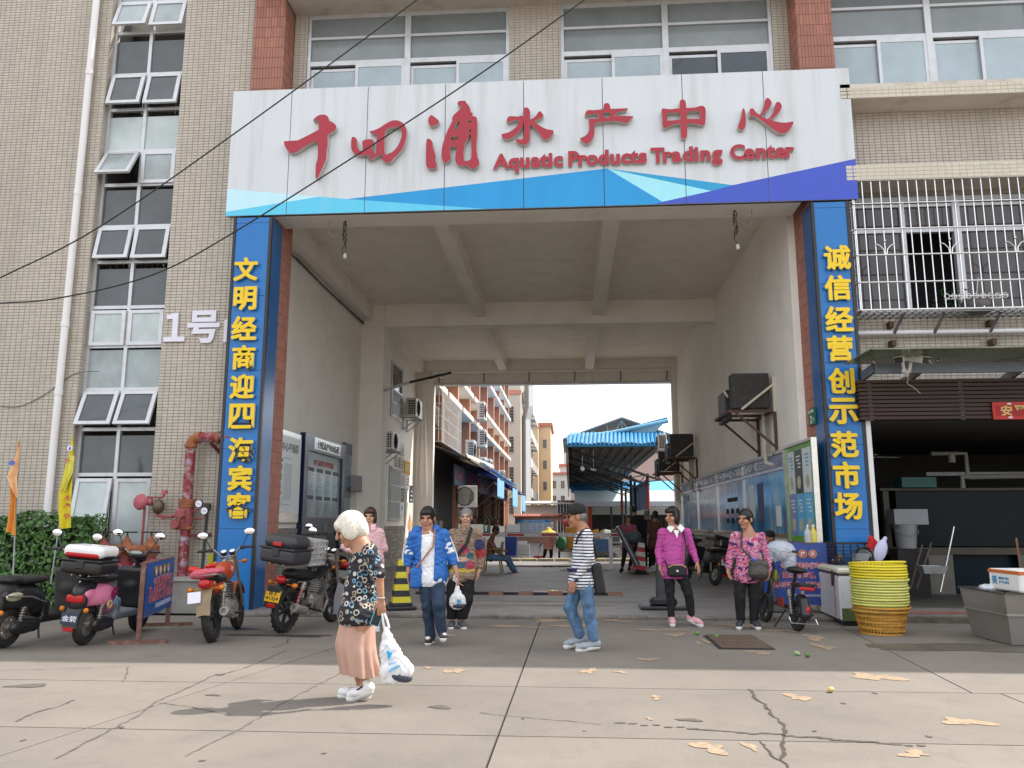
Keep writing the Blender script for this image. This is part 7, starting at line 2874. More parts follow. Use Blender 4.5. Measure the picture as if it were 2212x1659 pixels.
for i,(px,c,lab) in enumerate(((1747,(.40,.43,.45),'clear bottle with a white label standing on the leaning notice'),(1760,(.62,.50,.08),'yellow sauce bottle standing on the leaning notice'))):
 p = AY(px,1180,13.0)
 t = thing('bottle',lab,'bottle',(p.x,13.02,1.115),0,'bottles on the leaning notice')
 mb = MB()
 mb.lathe([(0,0),(.055,0),(.058,.12),(.05,.17),(.022,.21),(.02,.24)],(0,0,0),(0,0,1),14)
 mb.build('glass',mat('bottle_%d'%i,c,.1,var=.1),t,smooth=True,world=False)
 mb = MB()
 mb.lathe([(.0,.24),(.024,.24),(.024,.27),(0,.27)],(0,0,0),(0,0,1),10)
 mb.build('cap',[M_STEELB,_mats['white_letter']][i],t,world=False)
mb = MB()
mb.box(AY(1735,1180,13.0).x,AY(1775,1180,13.0).x,12.96,13.1,1.095,1.114)
tag(mb.build('shelf_board',M_WOODB,None),'narrow ledge board under the two bottles','shelf')
# ================================================================ motorcycles and scooters (local x = forward, y = left, z = up)
M_TYRE = mat('tyre_rubber',(.022,.021,.020),.8,var=.35,scale=9,obj=True,dirt=(.13,.11,.09),dirt_amt=.5,dirt_scale=5)
M_ALLOY = mat('dark_alloy',(.05,.05,.055),.4,metal=.5,var=.2)
M_ENG = mat('engine_grey',(.30,.28,.26),.45,metal=.5,var=.25,scale=9,dirt=(.09,.07,.05),dirt_amt=.6,dirt_scale=8)
M_PLASB = mat('black_body_plastic',(.017,.017,.019),.35,var=.2,scale=4,spec=.5)
M_SEAT = mat('seat_vinyl',(.014,.014,.015),.5,var=.2)
M_TAIL = mat('tail_red',(.42,.012,.014),.18,var=.08)
M_AMBER = mat('indicator_amber',(.55,.17,.012),.2,var=.1)
M_MIRROR = mat('mirror_glass',(.85,.87,.90),.03,metal=1.0,var=0)
M_WORNST = mat('worn_steel',(.36,.33,.30),.4,metal=.6,var=.25,scale=10,dirt=(.16,.09,.05),dirt_amt=.5,dirt_scale=9)
def V3(*a):
 return Vector(a)
def part(name,m,t,fn,smooth=True):
 mb = MB()
 fn(mb)
 return mb.build(name,m,t,smooth=smooth,world=False)
def wheel(t,x,r,w,m_rim=None,spokes=6,knob=True):
 def ty(mb):
  mb.torus((x,0,r),(0,1,0),r-w*.5,w*.5,36,10)
  if knob:
   for k in range(44):
    a = 2*PI*k/44
    s = 1 if k%2 else -1
    mb.beam((x+(r-.004)*math.cos(a),s*w*.38,r+(r-.004)*math.sin(a)),(x+(r-.002)*math.cos(a+.07),s*w*.02,r+(r-.002)*math.sin(a+.07)),.012,.014,up=(math.cos(a),0,math.sin(a)))
 part('tyre',M_TYRE,t,ty)
 def rim(mb):
  mb.torus((x,0,r),(0,1,0),r-w*1.0,w*.22,30,8)
  mb.cyl((x,-w*.5,r),(x,w*.5,r),r*.17,n=14)
  for k in range(spokes):
   a = 2*PI*k/spokes+.3
   mb.beam((x+r*.12*math.cos(a),0,r+r*.12*math.sin(a)),(x+(r-w)*math.cos(a),0,r+(r-w)*math.sin(a)),w*.35,r*.10)
 part('rim',m_rim or M_ALLOY,t,rim)
def coil(t,a,b_,r=.032,m=None,body=True):
 a,b_ = Vector(a),Vector(b_)
 d = (b_-a)
 s = d.normalized().cross(V3(0,1,0)).normalized()
 u = d.normalized().cross(s)
 part('shock_spring',m or M_WORNST,t,lambda mb:mb.tube([a+d*(k/56)+(s*math.cos(k*.9)+u*math.sin(k*.9))*r for k in range(57)],.0065,5))
 part('shock_body',M_ENG,t,lambda mb:(mb.cyl(a,b_,r*.55,n=8),mb.cyl(a+d*.72,b_,r*1.1,n=10)))
def mirror(t,base,tip,rx=.068,rz=.044,face=(-1,0,.0)):
 part('mirror_stem',M_PLASB,t,lambda mb:mb.tube([base,Vector(base).lerp(Vector(tip),.6)+V3(.02,0,.02),tip],.007,6))
 q = Vector(face).to_track_quat('Z','Y').to_matrix()
 part('mirror',M_PLASB,t,lambda mb:mb.ell(Vector(tip)-Vector(face)*.012,(rx*1.12,rz*1.12,.016),rot=q))
 part('mirror_glass',M_MIRROR,t,lambda mb:mb.ell(Vector(tip)+Vector(face).normalized()*.002,(rx,rz,.006),rot=q))
def handlebar(t,x,z,w,rise=.10,mir=True,back=.10):
 part('handlebar',M_WORNST,t,lambda mb:mb.tube([(x-back,-w,z+rise),(x-back*.4,-w*.5,z+rise),(x,-.08,z),(x,.08,z),(x-back*.4,w*.5,z+rise),(x-back,w,z+rise)],.011,8))
 for s in (-1,1):
  part('grip',M_PLASB,t,lambda mb:(mb.cyl((x-back*.75,s*w*.72,z+rise),(x-back*1.15,s*w*1.10,z+rise),.017,n=8),mb.rbox((x-back*.6,s*w*.62,z+rise),(.05,.06,.05),None,.01),
   mb.tube([(x-back*.3,s*w*.62,z+rise),(x+.06,s*w*.75,z+rise-.01),(x+.02,s*w*1.05,z+rise-.02)],.006,5)))
  if mir:
   mirror(t,(x-back*.5,s*w*.60,z+rise),(x-back*.4,s*w*.92,z+rise+.20))
def top_box(t,c,s,m,rack=True,red=True):
 x,y,z = c
 add = [bxp((x,y,z+s[2]*.25),(s[0]*.5,s[1]*.5,s[2]*.27),.06),bxp((x,y,z+s[2]*.72),(s[0]*.48,s[1]*.47,s[2]*.26),.10)]
 tb = blob('top_box',m,add,.014,t)
 part('box_seam',M_BLACKTRIM,tb,lambda mb:mb.rbox((x,y,z+s[2]*.5),(s[0]*1.02,s[1]*1.02,.022),None,.008))
 part('box_lock',M_PLASB,tb,lambda mb:mb.rbox((x-s[0]*.5,y,z+s[2]*.36),(.03,.10,.10),None,.01))
 if red:
  part('reflector',M_TAIL,tb,lambda mb:mb.rbox((x-s[0]*.49,y,z+s[2]*.66),(.03,.13,.05),None,.008))
 if rack:
  part('rack',M_WORNST,t,lambda mb:[mb.cyl((x-s[0]*.4,yy,z-.02),(x+s[0]*.6,yy,z-.04),.009,n=6) for yy in (-.1,0,.1)])
 return tb
def plate_tag(t,c,w,h,m,txt,txm,tilt=-12,back=None):
 P = Matrix.Translation(c)@Matrix.Rotation(R(-90),4,'Z')@Matrix.Rotation(R(tilt),4,'X')
 o = None
 mb = MB(P)
 mb.rbox((0,0,0),(w,.006,h),None,.003)
 o = mb.build('number_plate',m,t,world=False)
 rows_ = len(txt)
 for k,s in enumerate(txt):
  mb = MB(P)
  text_to(mb,s,(0,-.005,h*(.24-.46*k if rows_>1 else 0)),h=h*(.36 if rows_>1 else .5),w=w*(.55 if rows_>1 and k==0 else .84),extrude=.001,bold=.01)
  mb.build('lettering',txm,o,world=False)
def place(t,pr,pf_,L,lean):
 """Sets a two-wheeler on its rear and front contact points and leans it on its side stand."""
 d = pf_-pr
 t.location = (pr.x,pr.y,pr.z)
 t.rotation_euler = (Matrix.Rotation(math.atan2(d.y,d.x),3,'Z')@Matrix.Rotation(R(lean),3,'X')).to_euler()
def motorcycle(label,pr,pf_,body_m,lean=-7,exhaust=-1,frame_red=None,mud=None):
 t = thing('motorcycle',label,'motorcycle',(0,0,0),0,'motorcycles parked by the left pillar')
 L,r = 1.22,.30
 wheel(t,0,r,.10)
 wheel(t,L,r*.98,.085,knob=False)
 hx,hz = .93,.98
 part('fork',M_WORNST,t,lambda mb:[mb.cyl((L,s*.085,r),(hx,s*.085,hz),.02,n=8) for s in (-1,1)])
 part('front_fender',body_m,t,lambda mb:mb.loft([[(L+(r+.03)*math.cos(a),-.055,r+(r+.03)*math.sin(a)),(L+(r+.045)*math.cos(a),0,r+(r+.045)*math.sin(a)),(L+(r+.03)*math.cos(a),.055,r+(r+.03)*math.sin(a))] for a in [R(25+11*k) for k in range(12)]],closed=False))
 handlebar(t,hx-.03,hz,.33)
 part('headlight',M_WORNST,t,lambda mb:mb.lathe([(.02,-.09),(.07,-.06),(.085,0),(.08,.02),(0,.03)],(hx+.10,0,hz-.08),(1,0,-.1),16))
 for s in (-1,1):
  part('gauge',M_PLASB,t,lambda mb:mb.lathe([(.03,-.05),(.045,0),(.04,.012),(0,.013)],(hx-.02,s*.055,hz+.06),(-.6,0,1),14))
  part('gauge_face',M_FOAM,t,lambda mb:mb.lathe([(.036,.0135),(0,.0145)],(hx-.02,s*.055,hz+.06),(-.6,0,1),14))
  part('front_indicator',M_AMBER,t,lambda mb:(mb.ell((hx+.06,s*.19,hz-.08),(.04,.035,.03)),mb.cyl((hx+.06,s*.05,hz-.08),(hx+.06,s*.17,hz-.08),.009,n=6)))
  part('rear_indicator',M_AMBER,t,lambda mb:(mb.ell((-.17,s*.18,.64),(.045,.038,.034)),mb.cyl((-.15,0,.64),(-.17,s*.16,.64),.009,n=6)))
  coil(t,(.0,s*.13,r+.02),(.13,s*.13,.66),m=M_TAIL if frame_red else None)
  part('swing_arm',M_ALLOY,t,lambda mb:mb.beam((0,s*.10,r),(.46,s*.08,r+.03),.03,.05))
  part('foot_peg',M_PLASB,t,lambda mb:mb.cyl((.42,s*.10,.28),(.42,s*.27,.28),.016,n=7))
 blob('tank',body_m,[elp((.62,0,.79),(.24,.135,.135)),elp((.78,0,.82),(.12,.12,.11)),elp((.5,0,.74),(.14,.10,.09))],.014,t)
 part('tank_cap',M_WORNST,t,lambda mb:mb.lathe([(.035,0),(.035,.02),(0,.025)],(.70,0,.925),(.1,0,1),14))
 blob('seat',M_SEAT,[elp((.22,0,.74),(.32,.125,.07)),elp((.0,0,.77),(.16,.115,.06)),elp((.38,0,.72),(.12,.10,.06))],.014,t)
 blob('side_panel',body_m,[elp((.24,0,.62),(.20,.12,.10)),elp((-.06,0,.68),(.17,.085,.075))],.016,t)
 blob('tail_light',M_TAIL,[elp((-.23,0,.70),(.06,.075,.055))],.012,t)
 part('rear_fender',mud or M_PLASB,t,lambda mb:mb.loft([[(x,-.08,z),(x-.01,0,z+.012),(x,.08,z)] for x,z in ((-.05,.66),(-.20,.62),(-.30,.50),(-.34,.34))],closed=False))
 part('engine',M_ENG,t,lambda mb:(mb.rbox((.56,0,.36),(.30,.22,.22),None,.05),mb.cyl((.56,-.15,.34),(.56,.15,.34),.095,n=18),mb.cyl((.66,0,.40),(.74,0,.64),.06,n=14)))
 part('cooling_fins',M_ENG,t,lambda mb:[mb.rbox((.66+.012*k,0,.44+.028*k),(.17,.17,.010),Euler((0,.32,0)).to_matrix(),0) for k in range(8)])
 s = exhaust
 part('exhaust_pipe',M_WORNST,t,lambda mb:mb.tube([(.78,s*.05,.52),(.86,s*.09,.36),(.70,s*.13,.22),(.34,s*.16,.25)],.022,8))
 part('silencer',M_ENG,t,lambda mb:mb.lathe([(.03,.34),(.055,.28),(.062,.02),(.055,0),(.03,0),(.028,.03)],(-.12,s*.18,.36),(1,0,-.22),18))
 part('frame',M_PLASB,t,lambda mb:(mb.tube([(hx-.02,0,hz-.12),(.74,0,.34),(.40,0,.24)],.022,8),mb.tube([(hx-.02,0,hz-.08),(.5,0,.66),(-.14,0,.66)],.022,8),mb.tube([(.44,0,.30),(.40,0,.66)],.022,8)))
 part('side_stand',M_PLASB,t,lambda mb:(mb.tube([(.42,.10,.28),(.40,.20,.03)],.012,6),mb.rbox((.40,.21,.015),(.06,.05,.02),None,.004)))
 part('chain_guard',M_ALLOY,t,lambda mb:mb.beam((.03,.12,.40),(.45,.11,.38),.02,.06))
 place(t,pr,pf_,L,lean)
 return t
ZM = Zm(650,2050,2.95)
M_TANKR = mat('tank_orange_red',(.40,.055,.02),.2,var=.1,obj=True,coat=.4)
M_TANKB = mat('tank_black',(.012,.012,.014),.15,var=.15,coat=.4)
M_TANKM = mat('tank_maroon',(.16,.015,.022),.2,var=.1,coat=.4)
M_BROWNMUD = mat('mud_flap_tan',(.24,.18,.11),.7,var=.3,scale=6)
def fwd(pr,ang,L=1.22):
 return pr+V3(math.cos(R(ang)),math.sin(R(ang)),0)*L
pr = G(*ZM(590,1530))
m1 = motorcycle('red motorcycle with a pink pad on its seat, between notice stand and blue sign',pr,fwd(pr,99),M_TANKR,-6,-1,mud=M_BROWNMUD)
blob('seat_pad',mat('pink_woven_pad',(.50,.10,.14),.9,var=.5,scale=60),[elp((-.06,0,.83),(.13,.20,.045)),elp((-.10,.05,.81),(.08,.16,.06))],.014,m1)
part('red_bag',mat('red_plastic_bag',(.55,.02,.015),.3,var=.15),m1,lambda mb:(mb.rbox((.08,.20,.86),(.10,.14,.08),Euler((.4,.3,.5)).to_matrix(),.02),mb.rbox((.12,.02,.89),(.10,.12,.05),Euler((.1,.2,.9)).to_matrix(),.02)))
plate_tag(m1,(-.32,.10,.56),.15,.13,_mats['white_letter'],('',)[:0],M_BLACKTRIM)
part('rack_rail',M_WORNST,m1,lambda mb:mb.tube([(.0,-.14,.78),(-.22,-.14,.80),(-.22,.14,.80),(.0,.14,.78)],.011,6))
pr = G(*ZM(1420,1420))
m2 = motorcycle('black motorcycle with a yellow plate, black top box and grey crate',pr,fwd(pr,76),M_TANKB,7,-1,frame_red=True)
top_box(m2,(-.20,0,.92),(.46,.52,.36),mat('box_grey_black',(.035,.036,.040),.45,var=.2,scale=6))
gc = MB()
crate_m = mat('crate_grey',(.42,.42,.42),.5,var=.12,obj=True)
def grey_crate(mb):
 w,d,h,c = .40,.42,.30,V3(.24,0,.90)
 for (a,b_,n) in (((-w/2,-d/2),(w/2,-d/2),7),((w/2,-d/2),(w/2,d/2),7),((w/2,d/2),(-w/2,d/2),7),((-w/2,d/2),(-w/2,-d/2),7)):
  A_,B_ = V3(a[0],a[1],0)+c,V3(b_[0],b_[1],0)+c
  for i in range(n+1):
   p = A_.lerp(B_,i/n)
   mb.beam(p,p+V3(0,0,h),.014,.014)
  for j in range(5):
   mb.beam(A_+V3(0,0,h*j/4),B_+V3(0,0,h*j/4),.014,.03 if j in (0,4) else .014)
 for i in range(8):
  mb.beam(c+V3(-w/2,-d/2+d*i/7,.0),c+V3(w/2,-d/2+d*i/7,0),.02,.01)
part('grey_crate',crate_m,m2,grey_crate,False)
plate_tag(m2,(-.36,0,.50),.22,.15,mat('plate_yellow',(.60,.34,.01),.4),('桂·R','415J4'),M_BLACKTRIM,-14)
part('plate_holder',M_PLASB,m2,lambda mb:(mb.beam((-.335,0,.62),(-.37,0,.36),.20,.012,up=(1,0,0)),),False)
part('lower_reflector',M_TAIL,m2,lambda mb:mb.rbox((-.375,0,.385),(.012,.12,.05),None,.004))
part('leg_shield',mat('grey_shield',(.20,.205,.21),.6,var=.15),m2,lambda mb:mb.loft([[(.92,-.19,.62),(.98,-.30,.56)],[(.84,-.20,.42),(.92,-.36,.34)],[(.84,-.22,.20),(.90,-.34,.16)]],closed=False))
pr = G(722,1312,.05)
m3 = motorcycle('maroon motorcycle with a black top box and grey mud flap',pr,fwd(pr,128),M_TANKM,6,1)
top_box(m3,(-.18,0,.94),(.44,.46,.36),mat('box_black',(.016,.016,.018),.4,var=.2))
part('box_stripe',mat('faded_pink_strip',(.45,.22,.22),.5),m3,lambda mb:mb.rbox((-.18,.235,1.10),(.36,.012,.03),None,.004))
part('mud_flap',mat('mud_flap_grey',(.14,.15,.13),.7,var=.2),m3,lambda mb:mb.beam((-.30,0,.60),(-.36,0,.24),.30,.01,up=(1,0,0)),False)
part('flap_disc',mat('flap_disc',(.36,.40,.30),.7),m3,lambda mb:[mb.torus((-.352-.0,dy,z),(1,0,-.15),.030,.005,14,5) for dy,z in ((.08,.40),(-.06,.38),(.02,.47))])
part('saddle_bag',mat('black_cloth_bag',(.014,.014,.016),.9,var=.3),m3,lambda mb:mb.ell((-.22,.30,.92),(.17,.10,.26)))
# ---------------------------------------------------------------- scooters
def scooter(label,pr,pf_,shell,accent,floor_m,lean,L=1.28,r=.235,group='scooters',mirrors=True,shield_in=None):
 t = thing('scooter',label,'scooter',(0,0,0),0,group)
 wheel(t,0,r,.11,M_WORNST,10,knob=False)
 wheel(t,L,r,.10,M_ALLOY,5,knob=False)
 blob('rear_shell',shell,[elp((.10,0,.56),(.34,.17,.17)),elp((.30,0,.50),(.16,.16,.17)),elp((-.16,0,.60),(.16,.12,.10))],.016,t,sub=[elp((0,0,r),(.29,.30,.26))])
 blob('tail_centre',accent,[elp((-.12,0,.62),(.24,.10,.14)),elp((-.26,0,.52),(.08,.11,.12))],.014,t)
 blob('seat',M_SEAT,[elp((.18,0,.76),(.34,.14,.055)),elp((-.10,0,.78),(.16,.12,.05))],.014,t)
 blob('floorboard',floor_m,[bxp((.64,0,.30),(.30,.155,.045),.03),bxp((.44,0,.40),(.06,.14,.12),.04)],.016,t)
 sh_ = shield_in or accent
 blob('leg_shield',sh_,[bxp((.98,0,.56),(.045,.20,.30),.04,Euler((0,-.22,0)).to_matrix()),elp((1.04,0,.78),(.10,.14,.10)),elp((.99,0,.62),(.09,.16,.12))],.016,t)
 blob('front_cowl',shell,[bxp((1.045,0,.58),(.03,.17,.28),.03,Euler((0,-.24,0)).to_matrix()),elp((1.10,0,.82),(.07,.12,.09))],.016,t)
 part('front_fender',shell,t,lambda mb:mb.loft([[(L+(r+.03)*math.cos(a),-.07,r+(r+.02)*math.sin(a)),(L+(r+.05)*math.cos(a),0,r+(r+.05)*math.sin(a)),(L+(r+.03)*math.cos(a),.07,r+(r+.02)*math.sin(a))] for a in [R(20+12*k) for k in range(12)]],closed=False))
 part('fork',M_ALLOY,t,lambda mb:[mb.cyl((L,s*.075,r),(1.08,s*.06,.62),.018,n=8) for s in (-1,1)])
 part('steering_column',M_PLASB,t,lambda mb:mb.cyl((1.06,0,.70),(.98,0,1.0),.03,n=10))
 blob('dash',M_PLASB,[elp((.99,0,1.0),(.08,.12,.06)),elp((1.05,0,.97),(.07,.09,.07))],.012,t)
 part('dash_glass',mat('dash_glass',(.25,.28,.26),.1,var=.2),t,lambda mb:mb.ell((.93,0,1.035),(.035,.085,.02),rot=Euler((0,-.6,0)).to_matrix()))
 handlebar(t,.97,1.0,.31,.07,mirrors)
 blob('tail_light',M_TAIL,[bxp((-.325,0,.56),(.03,.10,.045),.025)],.01,t)
 part('mudguard',M_PLASB,t,lambda mb:mb.loft([[(x,-.085,z),(x-.012,0,z+.01),(x,.085,z)] for x,z in ((-.26,.50),(-.34,.40),(-.36,.24))],closed=False))
 part('lower_reflector',M_TAIL,t,lambda mb:mb.rbox((-.372,0,.225),(.012,.12,.045),None,.004))
 part('motor_cover',M_PLASB,t,lambda mb:(mb.ell((.10,-.13,r+.01),(.21,.05,.085)),mb.ell((.26,-.12,r+.0),(.12,.045,.07)),mb.ell((.08,-.175,r+.01),(.13,.012,.035))))
 for s in (-1,1):
  coil(t,(.03,s*.12,r+.05),(.07,s*.12,.52),.028)
  part('indicator',M_AMBER,t,lambda mb:mb.ell((-.31,s*.14,.44),(.03,.03,.03)))
 part('side_stand',M_ALLOY,t,lambda mb:(mb.tube([(.36,.12,.24),(.34,.20,.02)],.012,6),mb.tube([(.36,-.12,.24),(.30,-.20,.10)],.012,6)))
 place(t,pr,pf_,L,lean)
 return t
M_PINK = mat('scooter_pink',(.66,.20,.33),.2,var=.05,obj=True,coat=.5)
pr = G(*ZL(960,1545))
sc1 = scooter('pink electric scooter with a white and red top box, parked behind the notice stand',pr,fwd(pr,92,1.28),M_PINK,M_PLASB,mat('floor_grey',(.24,.26,.28),.4,var=.1),5,group='scooters parked at the left')
top_box(sc1,(-.14,0,.84),(.42,.50,.30),mat('box_dark',(.022,.02,.02),.4,var=.2),red=False)
blob('box_lid',mat('box_lid_white',(.72,.72,.72),.2,var=.05),[bxp((-.14,0,1.09),(.205,.24,.07),.06)],.012,sc1)
part('lid_reflector',M_TAIL,sc1,lambda mb:mb.rbox((-.325,0,1.055),(.06,.40,.06),None,.02))
plate_tag(sc1,(-.375,0,.345),.20,.13,mat('plate_navy',(.012,.022,.05),.3),('金箭',),_mats['white_letter'],-6)
for k,(ch,x,z,m,h_) in enumerate((('G',.20,.60,mat('decal_crimson',(.30,.01,.08),.3),.14),('R',.27,.51,mat('decal_sky',(.20,.55,.72),.3),.10),('O',.13,.475,mat('decal_cream',(.66,.48,.22),.3),.10))):
 mb = MB()
 text_to(mb,ch,(x,-.178+.012*abs(z-.55),z),h=h_,right=(1,0,0),extrude=.006,bold=.03)
 mb.build('decal',m,sc1,world=False)
pr = G(*ZL(30,1580))
sc2 = scooter('dusty black electric scooter with chrome side rails at the far left',pr,fwd(pr,86,1.28),M_PLASB,mat('dusty_black',(.035,.034,.034),.55,var=.35,scale=5),M_PLASB,6,group='scooters parked at the left')
part('chrome_rail',M_SS,sc2,lambda mb:[mb.tube([(-.30,s*.17,.62),(.05,s*.20,.60),(.30,s*.19,.52)],.011,7) for s in (-1,1)]+[mb.tube([(.86,-.21,.72),(.80,-.235,.55),(.80,-.235,.32),(.98,-.21,.26)],.013,7)])
part('rear_lamp_cover',mat('lamp_yellowed',(.40,.40,.26),.25,var=.2),sc2,lambda mb:mb.ell((-.12,-.13,.60),(.14,.03,.05)))
pr = G(1543,1264,.05)
sc3 = scooter('black scooter with a white plate and open rear box, parked by the blue display wall',pr,fwd(pr,112,1.28),M_PLASB,M_PLASB,M_PLASB,12,group='scooters in the passage')
plate_tag(sc3,(-.345,0,.50),.22,.13,_mats['white_letter'],('','A07720')[1:],mat('plate_ink_blue',(.02,.04,.16),.5),-8)
open_rack = part('rear_box',M_PLASB,sc3,lambda mb:(mb.rbox((-.16,0,.90),(.34,.38,.16),None,.04),mb.rbox((-.02,0,1.02),(.06,.36,.16),Euler((0,-.3,0)).to_matrix(),.02)),False)
part('grab_rail',M_WORNST,sc3,lambda mb:(mb.tube([(.10,-.16,.78),(-.26,-.17,.80),(-.26,.17,.80),(.10,.16,.78)],.013,7),mb.tube([(-.31,-.18,.84),(-.33,-.19,.98),(-.33,.19,.98),(-.31,.18,.84)],.012,7)))
# small black e-bike by the freezer
pr = G(1722,1364)
eb = thing('electric_bike','small black electric bike with a yellow front basket under a clear bag','e-bike',(0,0,0))
wheel(eb,0,.21,.075,M_ALLOY,5,False)
wheel(eb,1.02,.21,.07,M_ALLOY,5,False)
part('frame',M_PLASB,eb,lambda mb:(mb.tube([(.90,0,.62),(.72,0,.30),(.22,0,.28),(.0,0,.21)],.03,8),mb.tube([(.22,0,.28),(.12,0,.74)],.024,8),mb.tube([(.92,0,.60),(1.02,0,.21)],.024,8),mb.tube([(.90,0,.6),(.84,0,1.0)],.028,8)))
blob('seat',M_SEAT,[elp((.10,0,.79),(.16,.125,.05)),elp((.24,0,.78),(.10,.06,.035))],.012,eb)
blob('rear_seat',M_SEAT,[bxp((-.10,0,.60),(.12,.12,.03),.03)],.012,eb)
part('grab_rail',M_PLASB,eb,lambda mb:mb.tube([(.0,-.10,.58),(-.24,-.12,.63),(-.24,.12,.63),(.0,.10,.58)],.013,7))
part('tail_light',M_TAIL,eb,lambda mb:mb.rbox((-.235,0,.565),(.03,.20,.045),None,.012))
blob('mudguard',M_PLASB,[cap((-.16,0,.40),(-.23,0,.24),.065,.075),elp((-.08,0,.44),(.09,.07,.05))],.012,eb,sub=[elp((0,0,.21),(.225,.2,.225))])
part('reflector',M_TAIL,eb,lambda mb:mb.ell((-.285,0,.30),(.015,.028,.05)))
part('rear_guard',M_SS,eb,lambda mb:mb.tube([(.0,-.16,.14),(-.14,-.18,.18),(-.20,-.18,.12),(-.20,.18,.12),(-.14,.18,.18),(.0,.16,.14)],.011,7))
part('battery_cover',mat('ebike_red',(.30,.03,.02),.35),eb,lambda mb:mb.rbox((.34,.09,.34),(.20,.02,.12),None,.01))
for s in (-1,1):
 coil(eb,(.0,s*.09,.22),(.10,s*.09,.52),.026)
 part('foot_rest',M_PLASB,eb,lambda mb:(mb.cyl((.25,s*.08,.21),(.25,s*.30,.20),.012,n=6),mb.rbox((.25,s*.28,.215),(.08,.10,.025),None,.006)))
handlebar(eb,.84,1.0,.28,.04,False)
part('basket_wire',M_PLASB,eb,lambda mb:[mb.tube([(.92,y,.56),(.92,y,.80),(.92,y,.56),(1.20,y,.60),(1.24,y,.82)],.005,4) for y in [-.17+.057*k for k in range(7)]]+[mb.tube([(.92,-.17,z),(1.2+.05*(z-.6),-.17,z),(1.2+.05*(z-.6),.17,z),(.92,.17,z)],.005,4) for z in (.60,.67,.74,.80)])
blob('yellow_bag',mat('basket_bag_yellow',(.34,.33,.04),.7,var=.25),[bxp((1.07,0,.67),(.12,.15,.09),.05)],.016,eb)
part('pedal_stand',M_PLASB,eb,lambda mb:mb.tube([(.2,.08,.25),(.12,.26,.02)],.012,6))
place(eb,pr,fwd(pr,100,1.02),1.02,6)
bag = blob('plastic_bag',mat('clear_bag',(.62,.66,.74),.15,var=.2,spec=.7,alpha=.62),[elp((0,0,0),(.22,.16,.15)),elp((.12,0,-.12),(.10,.12,.18)),elp((-.15,0,-.10),(.10,.10,.10))],.014,None,noise=.006,nscale=8,loc=AY(1685,1190,12.2))
tag(bag,'clear plastic bag draped over the handlebar of the small electric bike','plastic bag')
# distant two-wheeler and handcart
ct = thing('handcart','loaded handcart with a green sack and yellow crates on the wet market street','cart',(-.05,31.2,.035))
part('bed',M_WOODB,ct,lambda mb:mb.rbox((0,0,.34),(.8,1.2,.06),None,.01),False)
for sx in (-.36,.36):
 part('wheel',M_TYRE,ct,lambda mb:mb.torus((sx,-.4,.17),(1,0,0),.13,.04,18,8))
part('crate',mat('cart_orange',(.50,.25,.03),.6,var=.2),ct,lambda mb:[mb.rbox((.12,0,.52+.28*k),(.5,.6,.26),None,.02) for k in range(3)],False)
part('frame',M_PLASB,ct,lambda mb:[mb.cyl((s*.36,-.45,.35),(s*.36,-.45,1.25),.02,n=6) for s in (-1,1)])
blob('green_sack',mat('sack_green',(.02,.12,.055),.6,var=.3),[elp((-.26,-.42,.62),(.20,.18,.28)),elp((-.22,-.40,.9),(.08,.08,.14))],.022,ct,noise=.01)
blob('pink_bundle',mat('bundle_pink',(.45,.08,.13),.8,var=.3),[elp((.05,0,1.38),(.3,.25,.14)),elp((.2,-.1,1.45),(.14,.12,.10))],.022,ct)
# ================================================================ people
ZA,ZB_,ZC,ZD,ZE,ZF,ZG,ZH,ZP = Zm(1300,2030,2.38),Zm(1300,2400,2.215),Zm(1600,1990,2.644),Zm(1600,2300,3.172),Zm(2200,1980,2.72),Zm(2200,2300,2.8),Zm(2560,2000,1.7),Zm(1700,1850,3.687),Zm(2300,1850,3.687)
SKIN = {k:mat('skin_'+k,c,.5,var=.10,scale=18,obj=True) for k,c in (('fair',(.50,.28,.19)),('mid',(.42,.215,.135)),('tan',(.36,.165,.095)),('dark',(.17,.070,.040)))}
M_LIP = mat('lip',(.28,.075,.065),.5,var=.1)
M_EYE = mat('eye_dark',(.02,.014,.012),.15,var=0)
M_HAIRB = mat('hair_black',(.010,.009,.009),.38,var=.3,scale=40,obj=True)
M_HAIRBR = mat('hair_brown',(.045,.016,.010),.38,var=.3,scale=40,obj=True)
M_HAIRW = mat('hair_white',(.66,.62,.54),.5,var=.22,scale=45,obj=True,bump=.4,bscale=90)
M_HAIRG = mat('hair_grey',(.17,.165,.16),.45,var=.35,scale=45,obj=True,bump=.4,bscale=90)
def cloth(name,col,**k):
 return mat(name,col,k.pop('rough',.85),var=k.pop('var',.14),scale=k.pop('scale',9),bump=.12,bscale=k.pop('bscale',70),obj=True,**k)
